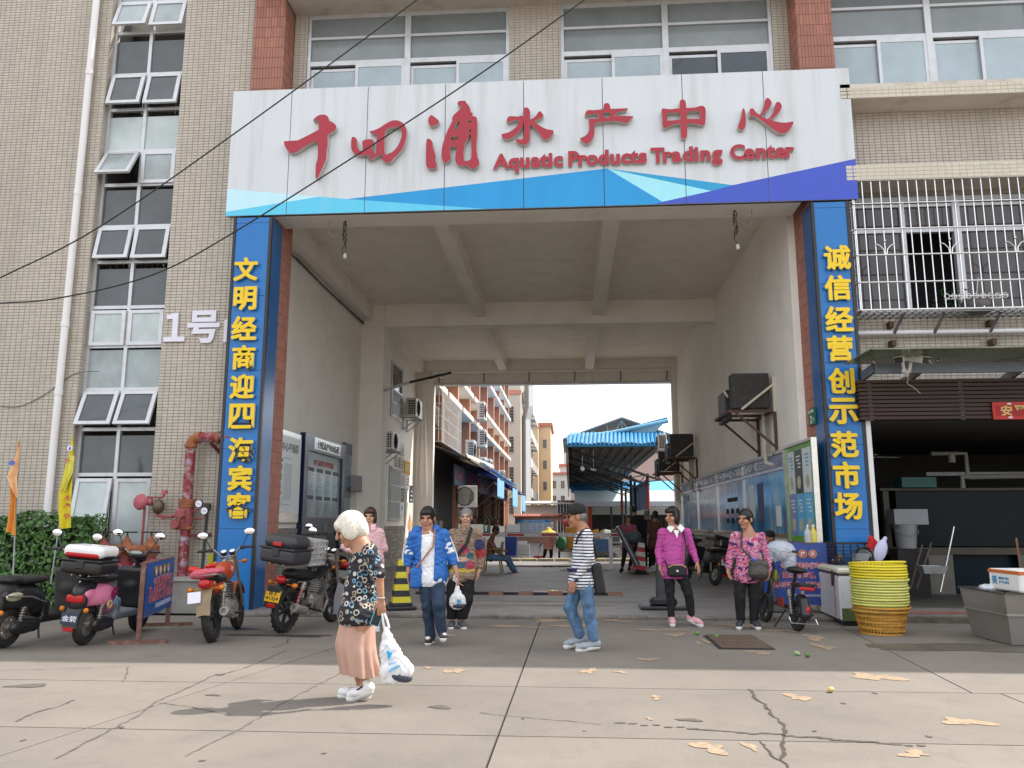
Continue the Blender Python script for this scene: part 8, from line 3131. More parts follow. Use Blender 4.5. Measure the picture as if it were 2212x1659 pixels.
def pattern(name,kind,base,cols,scale=20.0,patches=()):
 """Printed or knitted cloth in the garment's own coordinates: 'ring' arcs, 'stripe' bands, 'floral' blotches or 'knit' waves, plus soft-edged patches."""
 m = bpy.data.materials.new(name)
 m.use_nodes = True
 N,L = m.node_tree.nodes,m.node_tree.links
 b = N['Principled BSDF']
 b.inputs['Roughness'].default_value = .8
 tc = N.new('ShaderNodeTexCoord').outputs['Object']
 def math_(op,a,v=None):
  n = N.new('ShaderNodeMath')
  n.operation = op
  for i,q in enumerate((a,v)):
   if q is None:
    continue
   if isinstance(q,(int,float)):
    n.inputs[i].default_value = q
   else:
    L.new(q,n.inputs[i])
  return n.outputs[0]
 def mix(f,a,c):
  n = N.new('ShaderNodeMix')
  n.data_type = 'RGBA'
  L.new(f,n.inputs[0])
  for i,q in ((6,a),(7,c)):
   if isinstance(q,tuple):
    n.inputs[i].default_value = (*q,1)
   else:
    L.new(q,n.inputs[i])
  return n.outputs[2]
 def ramp(fac,stops,const=True):
  r = N.new('ShaderNodeValToRGB')
  r.color_ramp.interpolation = 'CONSTANT' if const else 'LINEAR'
  el = r.color_ramp.elements
  for i,(p,c) in enumerate(stops):
   e = el[i] if i<2 else el.new(p)
   e.position,e.color = p,(*c,1)
  L.new(fac,r.inputs[0])
  return r.outputs[0]
 if kind=='ring':
  v = N.new('ShaderNodeTexVoronoi')
  v.inputs['Scale'].default_value = scale
  v.inputs['Randomness'].default_value = .55
  L.new(tc,v.inputs['Vector'])
  d = v.outputs['Distance']
  band = math_('MULTIPLY',math_('GREATER_THAN',d,.30),math_('LESS_THAN',d,.47))
  nz = N.new('ShaderNodeTexNoise')
  nz.inputs['Scale'].default_value = scale*.9
  L.new(tc,nz.inputs['Vector'])
  band = math_('MULTIPLY',band,math_('GREATER_THAN',nz.outputs['Fac'],.40))
  sp = N.new('ShaderNodeSeparateColor')
  L.new(v.outputs['Color'],sp.inputs[0])
  c = mix(band,base,ramp(sp.outputs[0],[(i/len(cols),c_) for i,c_ in enumerate(cols)]))
 elif kind=='stripe':
  sx = N.new('ShaderNodeSeparateXYZ')
  L.new(tc,sx.inputs[0])
  f = math_('FRACT',math_('MULTIPLY',sx.outputs[2],scale))
  c = mix(math_('LESS_THAN',f,.42),base,cols[0])
 else:
  mp = N.new('ShaderNodeMapping')
  mp.inputs['Scale'].default_value = (1,1,1.5) if kind=='floral' else (1,1,2.2)
  L.new(tc,mp.inputs[0])
  nz = N.new('ShaderNodeTexNoise')
  nz.inputs['Scale'].default_value = scale
  nz.inputs['Detail'].default_value = 3
  nz.inputs['Distortion'].default_value = 1.6
  L.new(mp.outputs[0],nz.inputs['Vector'])
  st = [base]+list(cols)
  c = ramp(nz.outputs['Fac'],[(.37+.27*i/len(st) if i else 0,c_) for i,c_ in enumerate(st)])
 for (cen,rad,col) in patches:
  vm = N.new('ShaderNodeVectorMath')
  vm.operation = 'SUBTRACT'
  L.new(tc,vm.inputs[0])
  vm.inputs[1].default_value = cen
  vd = N.new('ShaderNodeVectorMath')
  vd.operation = 'DIVIDE'
  L.new(vm.outputs[0],vd.inputs[0])
  vd.inputs[1].default_value = rad
  ln = N.new('ShaderNodeVectorMath')
  ln.operation = 'LENGTH'
  L.new(vd.outputs[0],ln.inputs[0])
  c = mix(math_('LESS_THAN',ln.outputs['Value'],1.0),c,col)
 L.new(c,b.inputs['Base Color'])
 return m
def L_(a,b,t):
 return a+(b-a)*t
def person(label,Y,cv,J,skin,top,low,shoe,hair,face=(0,-1,0),hs=1.0,sleeve=1.0,hem=.06,build=1.0,hair_style='short',wide=0.0,low_end=.93,h=.0075,group=None,gz=0.0,far=False,skirt=False,sole=None,curl=.5,depth=1.0):
 """J: joints as (x, y, extra depth) in the view cv; limbs come in pairs (image left, image right)."""
 def P(j):
  c = cv if len(j)<4 else j[3]
  return AY(*c(j[0],j[1]),Y+j[2])
 A = {k:(P(v) if not isinstance(v,list) else [P(q) for q in v]) for k,v in J.items()}
 base = (A['toe'][0]+A['toe'][1])/2
 base = Vector((base.x,Y,gz))
 t = thing('person',label,'person',base,0,group)
 A = {k:(v-base if not isinstance(v,list) else [q-base for q in v]) for k,v in A.items()}
 f = Vector(face).normalized()
 hd = A['head']
 r = f.cross(V3(0,0,1)).normalized()
 u = r.cross(f).normalized()
 H = Matrix((r,f,u)).transposed()
 rot = H
 def hp(x,y,z):
  return hd+H@(V3(x,y,z)*hs)
 def he(c,s,k=.018):
  return elp(hp(*c),[q*hs for q in s],rot,k)
 sk = [he((0,-.008,.035),(.072,.092,.088)),he((0,.026,-.05),(.055,.062,.068),.03),he((0,.070,-.098),(.022,.02,.020),.03),cap(hp(0,.094,.018),hp(0,.112,-.022),.009*hs,.016*hs,.012),
  he((0,.078,.034),(.052,.022,.014),.02)]+[he((s*.036,.066,-.030),(.026,.028,.028),.02) for s in (-1,1)]+[he((s*.078,-.002,-.008),(.010,.024,.034),.01) for s in (-1,1)]+[he((0,.088,-.060),(.024,.014,.014),.01)]
 sh,el,wr,hnd = A['sh'],A['el'],A['wr'],A['hand']
 neck,hip,kn,an,toe = A['neck'],A['hip'],A['kn'],A['an'],A['toe']
 sk.append(cap(hp(0,-.015,-.06),neck+V3(0,.01,-.03),.052*hs,.062*hs,.03))
 mid = (sh[0]+sh[1])/2
 w = max((sh[1]-sh[0]).length/2,.12)
 hc = (hip[0]+hip[1])/2
 ax_ = (sh[1]-sh[0]).normalized() if (sh[1]-sh[0]).length>.1 else r
 ax_.z = 0
 if skirt or abs(f.x)>.9:
  ax_ = V3(-f.y,f.x,0)*(-1)
 ax_.normalize()
 TR = Matrix((ax_,V3(-ax_.y,ax_.x,0),V3(0,0,1))).transposed()
 b_ = build
 chest,waist,pel = L_(mid,hc,.30),L_(mid,hc,.66),L_(mid,hc,.98)
 tor = [elp(chest,(.155*b_,.110*b_*depth,.19),TR,.06),elp(waist,(.140*b_,.108*b_*depth,.17),TR,.06),elp(pel,(.158*b_,.115*b_*depth,.13),TR,.06),cap(sh[0],sh[1],.052,.052,.05),cap(neck,chest,.055,.07,.05)]
 arms,legs = [],[]
 for s in (0,1):
  arms+=[cap(sh[s],el[s],.046*b_,.038*b_,.03),cap(el[s],wr[s],.038*b_,.026*b_,.02)]
  d = (hnd[s]-wr[s])
  d = d.normalized() if d.length>.01 else V3(0,0,-1)
  side = (f-d*f.dot(d))
  side = side.normalized() if side.length>.05 else V3(1,0,0)
  nrm = d.cross(side)
  if nrm.dot(sh[1-s]-sh[s])<0:
   nrm = -nrm
  pc = wr[s]+d*.05
  arms.append(elp(pc,(.036,.017,.050),Matrix((side,nrm,d)).transposed(),.015))
  for q in range(4):
   o = wr[s]+d*.085+side*(.027-.018*q)
   ln_ = (.042,.048,.045,.036)[q]
   k1 = o+(d+nrm*curl*.5).normalized()*ln_
   k2 = k1+(d*(1-curl*.6)+nrm*curl).normalized()*ln_*.8
   arms+=[cap(o,k1,.0092,.0085,.006),cap(k1,k2,.0085,.0072,.006)]
  o = wr[s]+d*.03+side*.03
  k1 = o+(d*.8+side*.6+nrm*.2).normalized()*.042
  arms+=[cap(o,k1,.0115,.0095,.012),cap(k1,k1+(d+side*.05+nrm*.25).normalized()*.032,.0095,.008,.006)]
  legs+=[cap(hip[s],kn[s],.078*b_,.052*b_,.04),cap(kn[s],an[s],.052*b_,.034*b_,.03)]
  legs.append(cap(an[s]+V3(0,0,-.02),L_(an[s],toe[s],.8)+V3(0,0,-.02),.034,.026,.03))
 pad = dict(pad=.03)
 body = blob('body',SKIN[skin],sk+tor+arms+legs,h,t,sub=[he((s*.031,.104,.012),(.016,.012,.008)) for s in (-1,1)])
 if not far and hair_style!='back':
  for s in (-1,1):
   part('eye',M_EYE,t,lambda mb:mb.ell(hp(s*.031,.083,.009),(.0125*hs,.011*hs,.0050*hs),10,6,rot))
   part('eyebrow',M_HAIRBR if hair is not M_HAIRW else M_HAIRG,t,lambda mb:mb.beam(hp(s*.016,.096,.033),hp(s*.050,.083,.035),.004*hs,.004*hs))
  part('mouth',M_LIP,t,lambda mb:mb.ell(hp(0,.099,-.059),(.023*hs,.006*hs,.0055*hs),10,6,rot))
  # hair
 hh = .006 if not far else .011
 sub = [he((0,.115,-.035),(.066,.070,.078))]
 add = [he((0,-.014,.042),(.086,.104,.094)),he((0,-.05,-.01),(.078,.062,.085))]
 if hair_style=='bob':
  add+=[he((s*.062,-.0,-.03),(.030,.055,.085),.02) for s in (-1,1)]+[he((0,.070,.075),(.065,.035,.035),.03)]
 elif hair_style=='bowl':
  add+=[he((s*.070,.005,-.005),(.028,.060,.075),.02) for s in (-1,1)]+[he((0,.074,.058),(.066,.028,.034),.03),he((0,-.072,-.01),(.072,.055,.10),.03)]
  sub = [he((0,.118,-.055),(.062,.060,.072))]
 elif hair_style=='pony':
  add+=[he((0,.072,.070),(.062,.034,.034),.03),he((.03,-.11,-.05),(.04,.045,.08),.03)]
 if hair_style=='cap':
  cp = blob('cap',hair,[he((0,-.006,.060),(.088,.106,.078)),he((0,-.02,.10),(.07,.08,.04))],hh,t,sub=[he((0,.03,-.03),(.10,.15,.062))])
  blob('cap_peak',hair,[elp(hp(0,.135,.038),[.070*hs,.075*hs,.009*hs],rot@Euler((-.18,0,0)).to_matrix(),.01)],hh,t)
  blob('hair',M_HAIRG,[he((0,-.03,.0),(.079,.078,.06))],hh,t)
 elif hair_style=='hat':
  part('straw_hat',hair,t,lambda mb:mb.lathe([(.0,.20),(.09,.16),(.12,.10),(.30,.0),(.29,-.01),(.1,.09)],hd,(0,0,1),20))
 else:
  blob('hair',hair,add,hh,t,sub=sub,noise=.0016*hs,nscale=40,nz=(1.2,1.2,.16))
 nzk = dict(noise=.0045,nscale=7.5)
 # top
 if top:
  g = [elp(chest,(.162*b_,.118*b_*depth,.19),TR,.06),elp(waist,(.158*b_,.125*b_*depth,.18),TR,.06),elp(L_(mid,hc,1.0+hem*.4),(.188*b_,.146*b_*depth,.11+hem),TR,.06),cap(sh[0]+V3(0,0,-.005),sh[1]+V3(0,0,-.005),.058,.058,.05),cap(L_(mid,neck,.55),chest,.07,.09,.05)]
  for s in (0,1):
   e1 = L_(sh[s],el[s],min(sleeve*2,1))
   g.append(cap(sh[s],e1,.060*b_,.055*b_ if sleeve>.5 else .066*b_,.03))
   if sleeve>.5:
    g.append(cap(el[s],L_(el[s],wr[s],(sleeve-.5)*2),.053*b_,.040*b_,.02))
  blob('top',top,g,h+.001,t,sub=[elp(hp(0,.03,-.13),(.055,.05,.045),rot),bxp(L_(mid,hc,1.0+hem*.4)+V3(0,0,-.30-hem*.55),(.4,.4,.24),.005)],**nzk)
  # trousers or skirt
 if low:
  g = [elp(pel,(.165*b_,.124*b_*depth,.13),TR,.05)]
  for s in (0,1):
   e1 = L_(kn[s],an[s],low_end)
   g+=[cap(hip[s],kn[s],.088*b_+wide*.5,.064*b_+wide,.02 if not skirt else .09),cap(kn[s],e1,.064*b_+wide,.050+wide*1.1,.02 if not skirt else .10)]
  ze = min(L_(kn[s],an[s],low_end).z for s in (0,1))
  if skirt:
   sk_ = MB()
   rows = []
   kc,ac = (kn[0]+kn[1])/2,(an[0]+an[1])/2
   for i in range(25):
    q = i/24
    c = L_(hc+V3(0,0,.03),kc,q/.55) if q<.55 else L_(kc,L_(kn[0],an[0],low_end)*.5+L_(kn[1],an[1],low_end)*.5,(q-.55)/.45)
    rx,ry = [.130+.030*min(q*1.8,1)-.02*max(q-.6,0),.120+.035*min(q*1.6,1)]
    rows.append([c+V3((rx+.014*q*math.sin(11*a+3*q)+.007*q*math.sin(23*a))*math.cos(a),(ry+.014*q*math.sin(11*a+3*q))*math.sin(a),.012*math.sin(2*a)*q) for a in [2*PI*k/72 for k in range(72)]])
   sk_.loft(rows)
   sk_.build('skirt',low,t,smooth=True,auto=60,world=False)
  blob_ = None if skirt else blob('trousers',low,g,h+.001,t,sub=[bxp((0,0,ze-.14),(.6,.6,.12),.005)] if wide else [],noise=.006,nscale=6.0,nz=(1,1,.55))
 for s in (0,1):
  if not shoe:
   break
  d = toe[s]-an[s]
  heel = an[s]-V3(d.x,d.y,0).normalized()*.035
  tz = toe[s]+V3(0,0,.036)
  hl = heel+V3(0,0,-.025)
  if (V3(d.x,d.y,0)).length<.02:
   tz = hl+f*.18
  dd = (tz-hl)
  tz = hl+dd.normalized()*max(min(dd.length,.21),.15)
  tz.z = max(tz.z,.038)
  blob('shoe',shoe,[cap(hl,tz,.040,.037,.03),cap(an[s]+V3(0,0,.02),hl,.038,.040,.03),elp(L_(hl,tz,.72)+V3(0,0,.008),(.047,.06,.034),None,.03)],.007 if not far else .012,t)
  if sole:
   so = V3(0,0,-.024)
   blob('sole',sole,[cap(hl+so,tz+so,.042,.040,.02)],.008,t,sub=[bxp(L_(hl,tz,.5)+V3(0,0,.04),(.3,.3,.055),.003)] if abs(dd.normalized().z)<.3 else [])
 return t,A,base
M_DENIM = cloth('denim_dark',(.024,.042,.080),var=.5,scale=12)
M_DENIML = cloth('denim_light',(.085,.165,.28),var=.5,scale=12)
M_BLKCL = cloth('black_trousers',(.010,.010,.011),var=.2)
M_WSHOE = mat('shoe_white',(.72,.71,.70),.5,var=.05,obj=True)
M_SOLE = mat('shoe_sole',(.68,.67,.64),.6,var=.06)
# white-haired woman walking left in the foreground
p1,A1,B1 = person('white haired woman in a black patterned blouse and dusty pink skirt walking left',6.8,ZA,
 dict(head=(243,205,0),neck=(345,330,.0),sh=[(365,425,.20),(430,415,-.13)],el=[(330,640,.24),(515,660,-.19)],wr=[(250,760,.2),(535,870,-.18)],hand=[(230,830,.2),(500,140,-.17,ZB_)],
 hip=[(270,110,.08,ZB_),(320,110,-.08,ZB_)],kn=[(240,400,.06,ZB_),(300,380,-.06,ZB_)],an=[(330,800,.07,ZB_),(352,745,-.05,ZB_)],toe=[(150,872,.07,ZB_),(228,885,-.05,ZB_)]),
 'mid',pattern('ring_print','ring',(.010,.011,.018),[(.50,.45,.37),(.16,.33,.44),(.55,.53,.50),(.36,.29,.21)],19.0),cloth('dusty_pink_cotton',(.47,.29,.225),var=.10),M_WSHOE,M_HAIRW,
 face=(-.86,-.18,-.40),hs=1.14,sleeve=.44,hem=.045,build=1.0,hair_style='bowl',wide=.055,low_end=.70,h=.0065,skirt=True,sole=M_SOLE,curl=.9,depth=1.15)
wh = A1['wr'][1]+B1
part('bracelet',M_SS,p1,lambda mb:mb.torus(A1['wr'][1]+V3(0,0,.01),(.05,0,1),.034,.005,20,6))
for s in (0,1):
 part('shoe_stripe',M_NAVY,p1,lambda mb:mb.beam(A1['an'][s]+V3(-.01,-.045,-.01),A1['an'][s]+V3(-.06,-.044,-.045),.004,.012))
hb = A1['hand'][1]+B1
bg_ = thing('shopping_bag','white plastic shopping bag with blue print hanging from the white haired woman\'s hand','bag',hb+V3(.15,0,-.62))
def bz(x,y,dy=-.17):
 return AY(*ZB_(x,y),6.8+dy)
pts = [(540,250),(575,240),(600,330),(660,440),(730,560),(770,630),(690,690),(555,730),(530,640),(515,500),(517,380)]
add = [('c',np.array(bz(545,270)-bg_.location),np.array(bz(560,420)-bg_.location),.03,.06,.03),elp(bz(590,500)-bg_.location,(.085,.05,.11),Euler((0,-.25,0)).to_matrix(),.05),elp(bz(630,610)-bg_.location,(.125,.065,.10),Euler((0,-.35,0)).to_matrix(),.05),elp(bz(570,655)-bg_.location,(.06,.05,.08),None,.05),elp(bz(720,625)-bg_.location,(.06,.045,.05),None,.04)]
blob('bag',mat('white_bag_film',(.74,.73,.74),.35,var=.06,scale=12,obj=True),add,.007,bg_,noise=.006,nscale=11,nz=(1,1,.4))
blob('contents',mat('bag_contents',(.05,.06,.09),.4,var=.5,scale=22),[elp(bz(640,660)-bg_.location,(.128,.062,.050),Euler((0,.30,0)).to_matrix())],.01,bg_)
part('strap',_mats['white_bag_film'],bg_,lambda mb:(mb.tube([bz(508,120)-bg_.location,bz(515,190)-bg_.location,bz(528,260)-bg_.location],.010,7),mb.tube([bz(525,120)-bg_.location,bz(550,180)-bg_.location,bz(568,250)-bg_.location],.010,7)))
M_BPRINT = mat('bag_blue_print',(.03,.33,.62),.5,var=.2)
part('print',M_BPRINT,bg_,lambda mb:(mb.prism([bz(545,445,-.245)-bg_.location,bz(595,470,-.245)-bg_.location,bz(562,540,-.245)-bg_.location],(0,-.003,0)),mb.beam(bz(560,640,-.255)-bg_.location,bz(665,578,-.255)-bg_.location,.004,.008)),False)
mb = MB()
for s_,x,y,w_ in (('水产',560,400,.05),('新鲜海产',600,560,.07),('十四涌水产',620,600,.11)):
 text_to(mb,s_,bz(x,y,-.255)-bg_.location,w=w_,right=(.9,0,.3),up=(-.3,0,.9),extrude=.001)
mb.build('lettering',M_BPRINT,bg_,world=False)
ph = thing('phone','black smartphone with a pale case held in the white haired woman\'s hand','phone',bz(462,150,-.15),0)
part('case',M_CYAN,ph,lambda mb:mb.rbox((0,0,0),(.075,.012,.145),Euler((0,.35,.2)).to_matrix(),.004),False)
part('screen',M_BLACKTRIM,ph,lambda mb:mb.rbox((.002,-.007,0),(.064,.003,.134),Euler((0,.35,.2)).to_matrix(),.001),False)
# woman in the pink shirt, mostly hidden
p2,A2,B2 = person('brown haired woman in a pale pink shirt standing behind the white haired woman',11.0,ZA,
 dict(head=(430,88,0),neck=(432,185,0),sh=[(352,225,.02),(518,240,.02)],el=[(185,375,.05),(562,390,.06)],wr=[(250,425,-.02),(500,420,.1)],hand=[(300,430,-.05),(470,430,.14)],
 hip=[(390,520,0),(480,520,0)],kn=[(390,760,0),(480,760,0)],an=[(300,240,0,ZB_),(435,235,0,ZB_)],toe=[(290,275,-.12,ZB_),(460,275,-.10,ZB_)]),
 'fair',cloth('pink_shirt',(.66,.40,.42),var=.08),cloth('grey_trousers',(.10,.10,.11)),M_WSHOE,M_HAIRBR,face=(0,-1,-.05),sleeve=.82,hem=.08,hair_style='bob',sole=M_SOLE)
part('collar',cloth('pink_collar',(.68,.43,.45)),p2,lambda mb:[mb.prism([A2['neck']+V3(s*.02,-.075,.03),A2['neck']+V3(s*.085,-.04,.045),A2['neck']+V3(s*.09,-.085,-.03),A2['neck']+V3(s*.035,-.10,-.05)],(0,-.008,0)) for s in (-1,1)],False)
# woman in the blue jacket
p3,A3,B3 = person('woman in an open blue jacket, white t-shirt and dark jeans walking out of the passage',9.88,ZC,
 dict(head=(292,222,0),neck=(292,345,0),sh=[(150,405,.0),(455,395,.02)],el=[(95,620,.03),(545,610,.06)],wr=[(90,800,-.02),(595,790,-.02)],hand=[(88,900,-.06),(622,880,-.06)],
 hip=[(325,30,0,ZD),(480,30,0,ZD)],kn=[(352,400,-.04,ZD),(490,380,-.14,ZD)],an=[(390,800,.06,ZD),(530,715,-.10,ZD)],toe=[(345,880,-.16,ZD),(552,835,-.30,ZD)]),
 'mid',cloth('white_tshirt',(.74,.75,.78),var=.05),M_DENIM,mat('shoe_black_white',(.04,.04,.045),.5,var=.2),M_HAIRB,face=(-.06,-1,-.10),hs=1.12,sleeve=.40,hem=.06,build=1.05,hair_style='pony',wide=.008,sole=M_SOLE)
M_JACKET = cloth('blue_jacket',(.020,.125,.42),var=.12,rough=.6)
sh,el,wr = A3['sh'],A3['el'],A3['wr']
hc3 = (A3['hip'][0]+A3['hip'][1])/2
mid3 = (sh[0]+sh[1])/2
jk = [elp(L_(mid3,hc3,.3)+V3(0,.01,0),(.195,.145,.2),None,.05),elp(L_(mid3,hc3,.7)+V3(0,.01,0),(.20,.155,.22),None,.06),elp(L_(mid3,hc3,.98),(.205,.16,.16),None,.06),cap(sh[0],sh[1],.068,.068,.04)]
for s in (0,1):
 jk+=[cap(sh[s],el[s],.072,.066,.03),cap(el[s],L_(el[s],wr[s],.42),.066,.056,.02)]
blob('jacket',M_JACKET,jk,.008,p3,sub=[bxp(L_(mid3,hc3,.6)+V3(-.015,-.20,.0),(.082,.16,.42),.02),elp(A3['neck']+V3(0,-.02,.03),(.085,.09,.075)),bxp(hc3+V3(0,0,-.27),(.5,.5,.2),.01)],noise=.006,nscale=7)
blob('hood',M_JACKET,[elp(A3['neck']+V3(-.12,.02,.0),(.08,.08,.05)),elp(A3['neck']+V3(.10,.02,.01),(.05,.08,.06)),elp(A3['neck']+V3(0,.10,.0),(.12,.06,.07))],.009,p3,noise=.004)
for s in (0,1):
 for k,m in enumerate((M_PAPERW,mat('stripe_pink',(.55,.20,.32),.7))):
  q = (-1,1)[s]
  part('sleeve_stripe',m,p3,lambda mb:mb.tube([L_(sh[s],el[s],.15)+V3(q*.076,-.036+.022*k,.015),L_(sh[s],el[s],.6)+V3(q*.080,-.030+.022*k,0),el[s]+V3(q*.071,-.030+.022*k,0),L_(el[s],wr[s],.36)+V3(q*.063,-.028+.02*k,0)],.008,5))
for s in (0,1):
 part('toe_cap',M_WSHOE,p3,lambda mb:mb.ell(A3['toe'][s]+V3(0,.05,.062),(.032,.045,.022)))
sb_ = thing('shoulder_bag','blue cloth bag with a tan strap across the woman in the blue jacket','bag',B3+hc3+V3(-.17,-.1,0))
o_ = Vector(sb_.location)-B3
part('strap',mat('tan_leather',(.33,.15,.09),.5),sb_,lambda mb:mb.tube([A3['neck']+V3(.10,-.05,.02)-o_,L_(mid3,hc3,.25)+V3(.07,-.135,0)-o_,L_(mid3,hc3,.6)+V3(-.08,-.16,0)-o_,hc3+V3(-.16,-.14,.12)-o_],.011,6))
blob('pouch',M_JACKET,[bxp((0,0,.0),(.075,.05,.12),.04)],.01,sb_,noise=.004)
# elderly woman in the patterned sweater
p4,A4,B4 = person('elderly grey haired woman in a patterned knit sweater and black trousers beside the blue jacket',11.35,ZC,
 dict(head=(700,210,0),neck=(692,318,0),sh=[(560,385,.03),(818,385,.03)],el=[(560,610,.06),(858,590,.06)],wr=[(715,18,-.08,ZD),(838,765,.0)],hand=[(740,75,-.1,ZD),(820,870,-.04)],
 hip=[(700,10,0,ZD),(860,10,0,ZD)],kn=[(668,320,-.02,ZD),(838,320,-.05,ZD)],an=[(655,590,.02,ZD),(782,580,-.02,ZD)],toe=[(645,690,-.16,ZD),(812,690,-.14,ZD)]),
 'fair',None,M_BLKCL,mat('shoe_slate',(.07,.075,.09),.7,var=.1),M_HAIRG,face=(0,-1,-.02),hem=.05,build=1.12,hair_style='short',wide=.022,low_end=.80,sole=M_SOLE)
A_ = A4
mid4,hc4 = (A_['sh'][0]+A_['sh'][1])/2,(A_['hip'][0]+A_['hip'][1])/2
zq = lambda t_:L_(mid4,hc4,t_)
kn_m = pattern('patterned_knit','knit',(.07,.045,.035),[(.30,.20,.13),(.36,.25,.17),(.10,.06,.05),(.33,.23,.16)],20.0,
 [(tuple(zq(.68)+V3(-.06,-.12,0)),(.16,.25,.085),(.05,.10,.19)),(tuple(zq(.86)+V3(.0,-.12,0)),(.22,.3,.028),(.46,.33,.05)),(tuple(zq(.36)+V3(.02,-.13,0)),(.065,.2,.065),(.50,.05,.13)),(tuple(zq(.60)+V3(.0,-.15,0)),(.085,.2,.035),(.50,.33,.24)),
 (tuple(L_(A_['el'][1],A_['sh'][1],.1)),(.08,.2,.10),(.30,.03,.035)),(tuple(L_(A_['sh'][1],A_['el'][1],.55)),(.08,.2,.08),(.03,.03,.10)),(tuple(zq(.74)+V3(.12,-.1,0)),(.06,.2,.06),(.38,.05,.10)),(tuple(zq(.52)+V3(.11,-.1,0)),(.05,.2,.04),(.03,.09,.12))])
g = [elp(zq(.3),(.20,.14,.20),None,.06),elp(zq(.7),(.205,.15,.2),None,.06),elp(zq(1.0),(.21,.155,.12),None,.06),cap(A_['sh'][0],A_['sh'][1],.065,.065,.05),cap(A_['neck']+V3(0,0,.025),A_['neck']+V3(0,0,-.05),.068,.085,.04)]
for s in (0,1):
 g+=[cap(A_['sh'][s],A_['el'][s],.07,.066,.03),cap(A_['el'][s],L_(A_['el'][s],A_['wr'][s],.78),.066,.052,.02)]
blob('sweater',kn_m,g,.008,p4,sub=[bxp(zq(1.0)+V3(0,0,-.32),(.5,.5,.24),.01)],noise=.005,nscale=9)
sg = thing('shoulder_bag','black bag on a woven strap worn across the patterned sweater','bag',B4+hc4+V3(-.22,0,0))
o_ = Vector(sg.location)-B4
part('strap',mat('woven_black',(.016,.016,.02),.7,var=.5,scale=90),sg,lambda mb:mb.loft([[p+V3(-.018,0,.018)-o_,p+V3(.018,-.004,-.018)-o_] for p in (A_['neck']+V3(.10,-.08,.0),zq(.25)+V3(.05,-.16,0),zq(.55)+V3(-.09,-.165,0),zq(.85)+V3(-.20,-.10,0))],closed=False),False)
blob('pouch',mat('black_cloth',(.012,.012,.014),.9),[bxp((0,0,.02),(.06,.08,.13),.04)],.012,sg)
hb = A_['hand'][0]+B4
b2 = thing('shopping_bag','small knotted white plastic bag held by the elderly woman in the sweater','bag',hb+V3(0,-.04,-.36))
blob('bag',_mats['white_bag_film'],[elp((0,0,.09),(.115,.075,.11)),cap((0,0,.15),(-.01,.02,.33),.06,.02,.05),elp((-.03,.02,.40),(.045,.04,.06))],.008,b2,noise=.006,nscale=11,nz=(1,1,.5))
blob('contents',_mats['bag_contents'],[elp((.01,-.012,.045),(.095,.066,.05))],.01,b2)
mb = MB()
text_to(mb,'鲜',(.03,-.082,.10),h=.06,extrude=.001,bold=.02)
mb.build('lettering',M_BPRINT,b2,world=False)
# man in the striped shirt
p5,A5,B5 = person('man in a black cap, navy striped shirt and light jeans walking left across the passage',9.5,ZE,
 dict(head=(290,235,0),neck=(362,365,0),sh=[(352,435,.16),(405,430,-.15)],el=[(310,640,.2),(425,690,-.18)],wr=[(300,800,.18),(285,60,-.15,ZF)],hand=[(270,860,.16),(245,170,-.16,ZF)],
 hip=[(330,60,.08,ZF),(390,60,-.08,ZF)],kn=[(225,370,.06,ZF),(440,410,-.07,ZF)],an=[(345,690,.07,ZF),(490,740,-.07,ZF)],toe=[(170,815,.05,ZF),(308,855,-.09,ZF)]),
 'tan',pattern('navy_stripe','stripe',(.70,.70,.72),[(.012,.016,.055)],29.0),M_DENIML,mat('shoe_grey',(.30,.33,.37),.6,var=.12,obj=True),mat('cap_black',(.010,.010,.012),.8,var=.2),face=(-.98,-.14,-.10),hs=1.08,sleeve=.98,hem=.04,build=.98,hair_style='cap',wide=.008,sole=M_SOLE,h=.007,depth=1.1)
part('cuff',M_NAVY,p5,lambda mb:mb.cyl(L_(A5['el'][1],A5['wr'][1],.90),L_(A5['el'][1],A5['wr'][1],1.0),.040,n=14))
part('wrist_beads',M_WOODB,p5,lambda mb:mb.torus(A5['wr'][1],A5['hand'][1]-A5['wr'][1],.031,.006,18,6))
part('belt',M_NAVY,p5,lambda mb:mb.lathe([(.170,-.02),(.172,.02)],(A5['hip'][0]+A5['hip'][1])/2+V3(0,0,.12),(0,0,1),24))
kb_ = thing('shoulder_bag','black shoulder bag hanging behind the man in the striped shirt','bag',AY(*ZF(540,60),9.5))
o_ = Vector(kb_.location)-B5
blob('pouch',mat('black_nylon',(.012,.012,.014),.6,var=.2),[bxp((0,0,.02),(.06,.14,.17),.03,Euler((0,-.15,0)).to_matrix())],.01,kb_)
c_ = lambda x,y,dy:AY(*ZE(x,y),9.5+dy)-B5-o_
part('strap',_mats['black_nylon'],kb_,lambda mb:(mb.tube([c_(300,465,-.14),c_(345,400,-.17),c_(395,365,-.15),c_(450,420,-.16),c_(480,540,-.12),c_(505,690,-.06)],.014,6),mb.tube([c_(300,465,-.14),c_(285,520,-.10),c_(275,600,.0)],.012,6)))
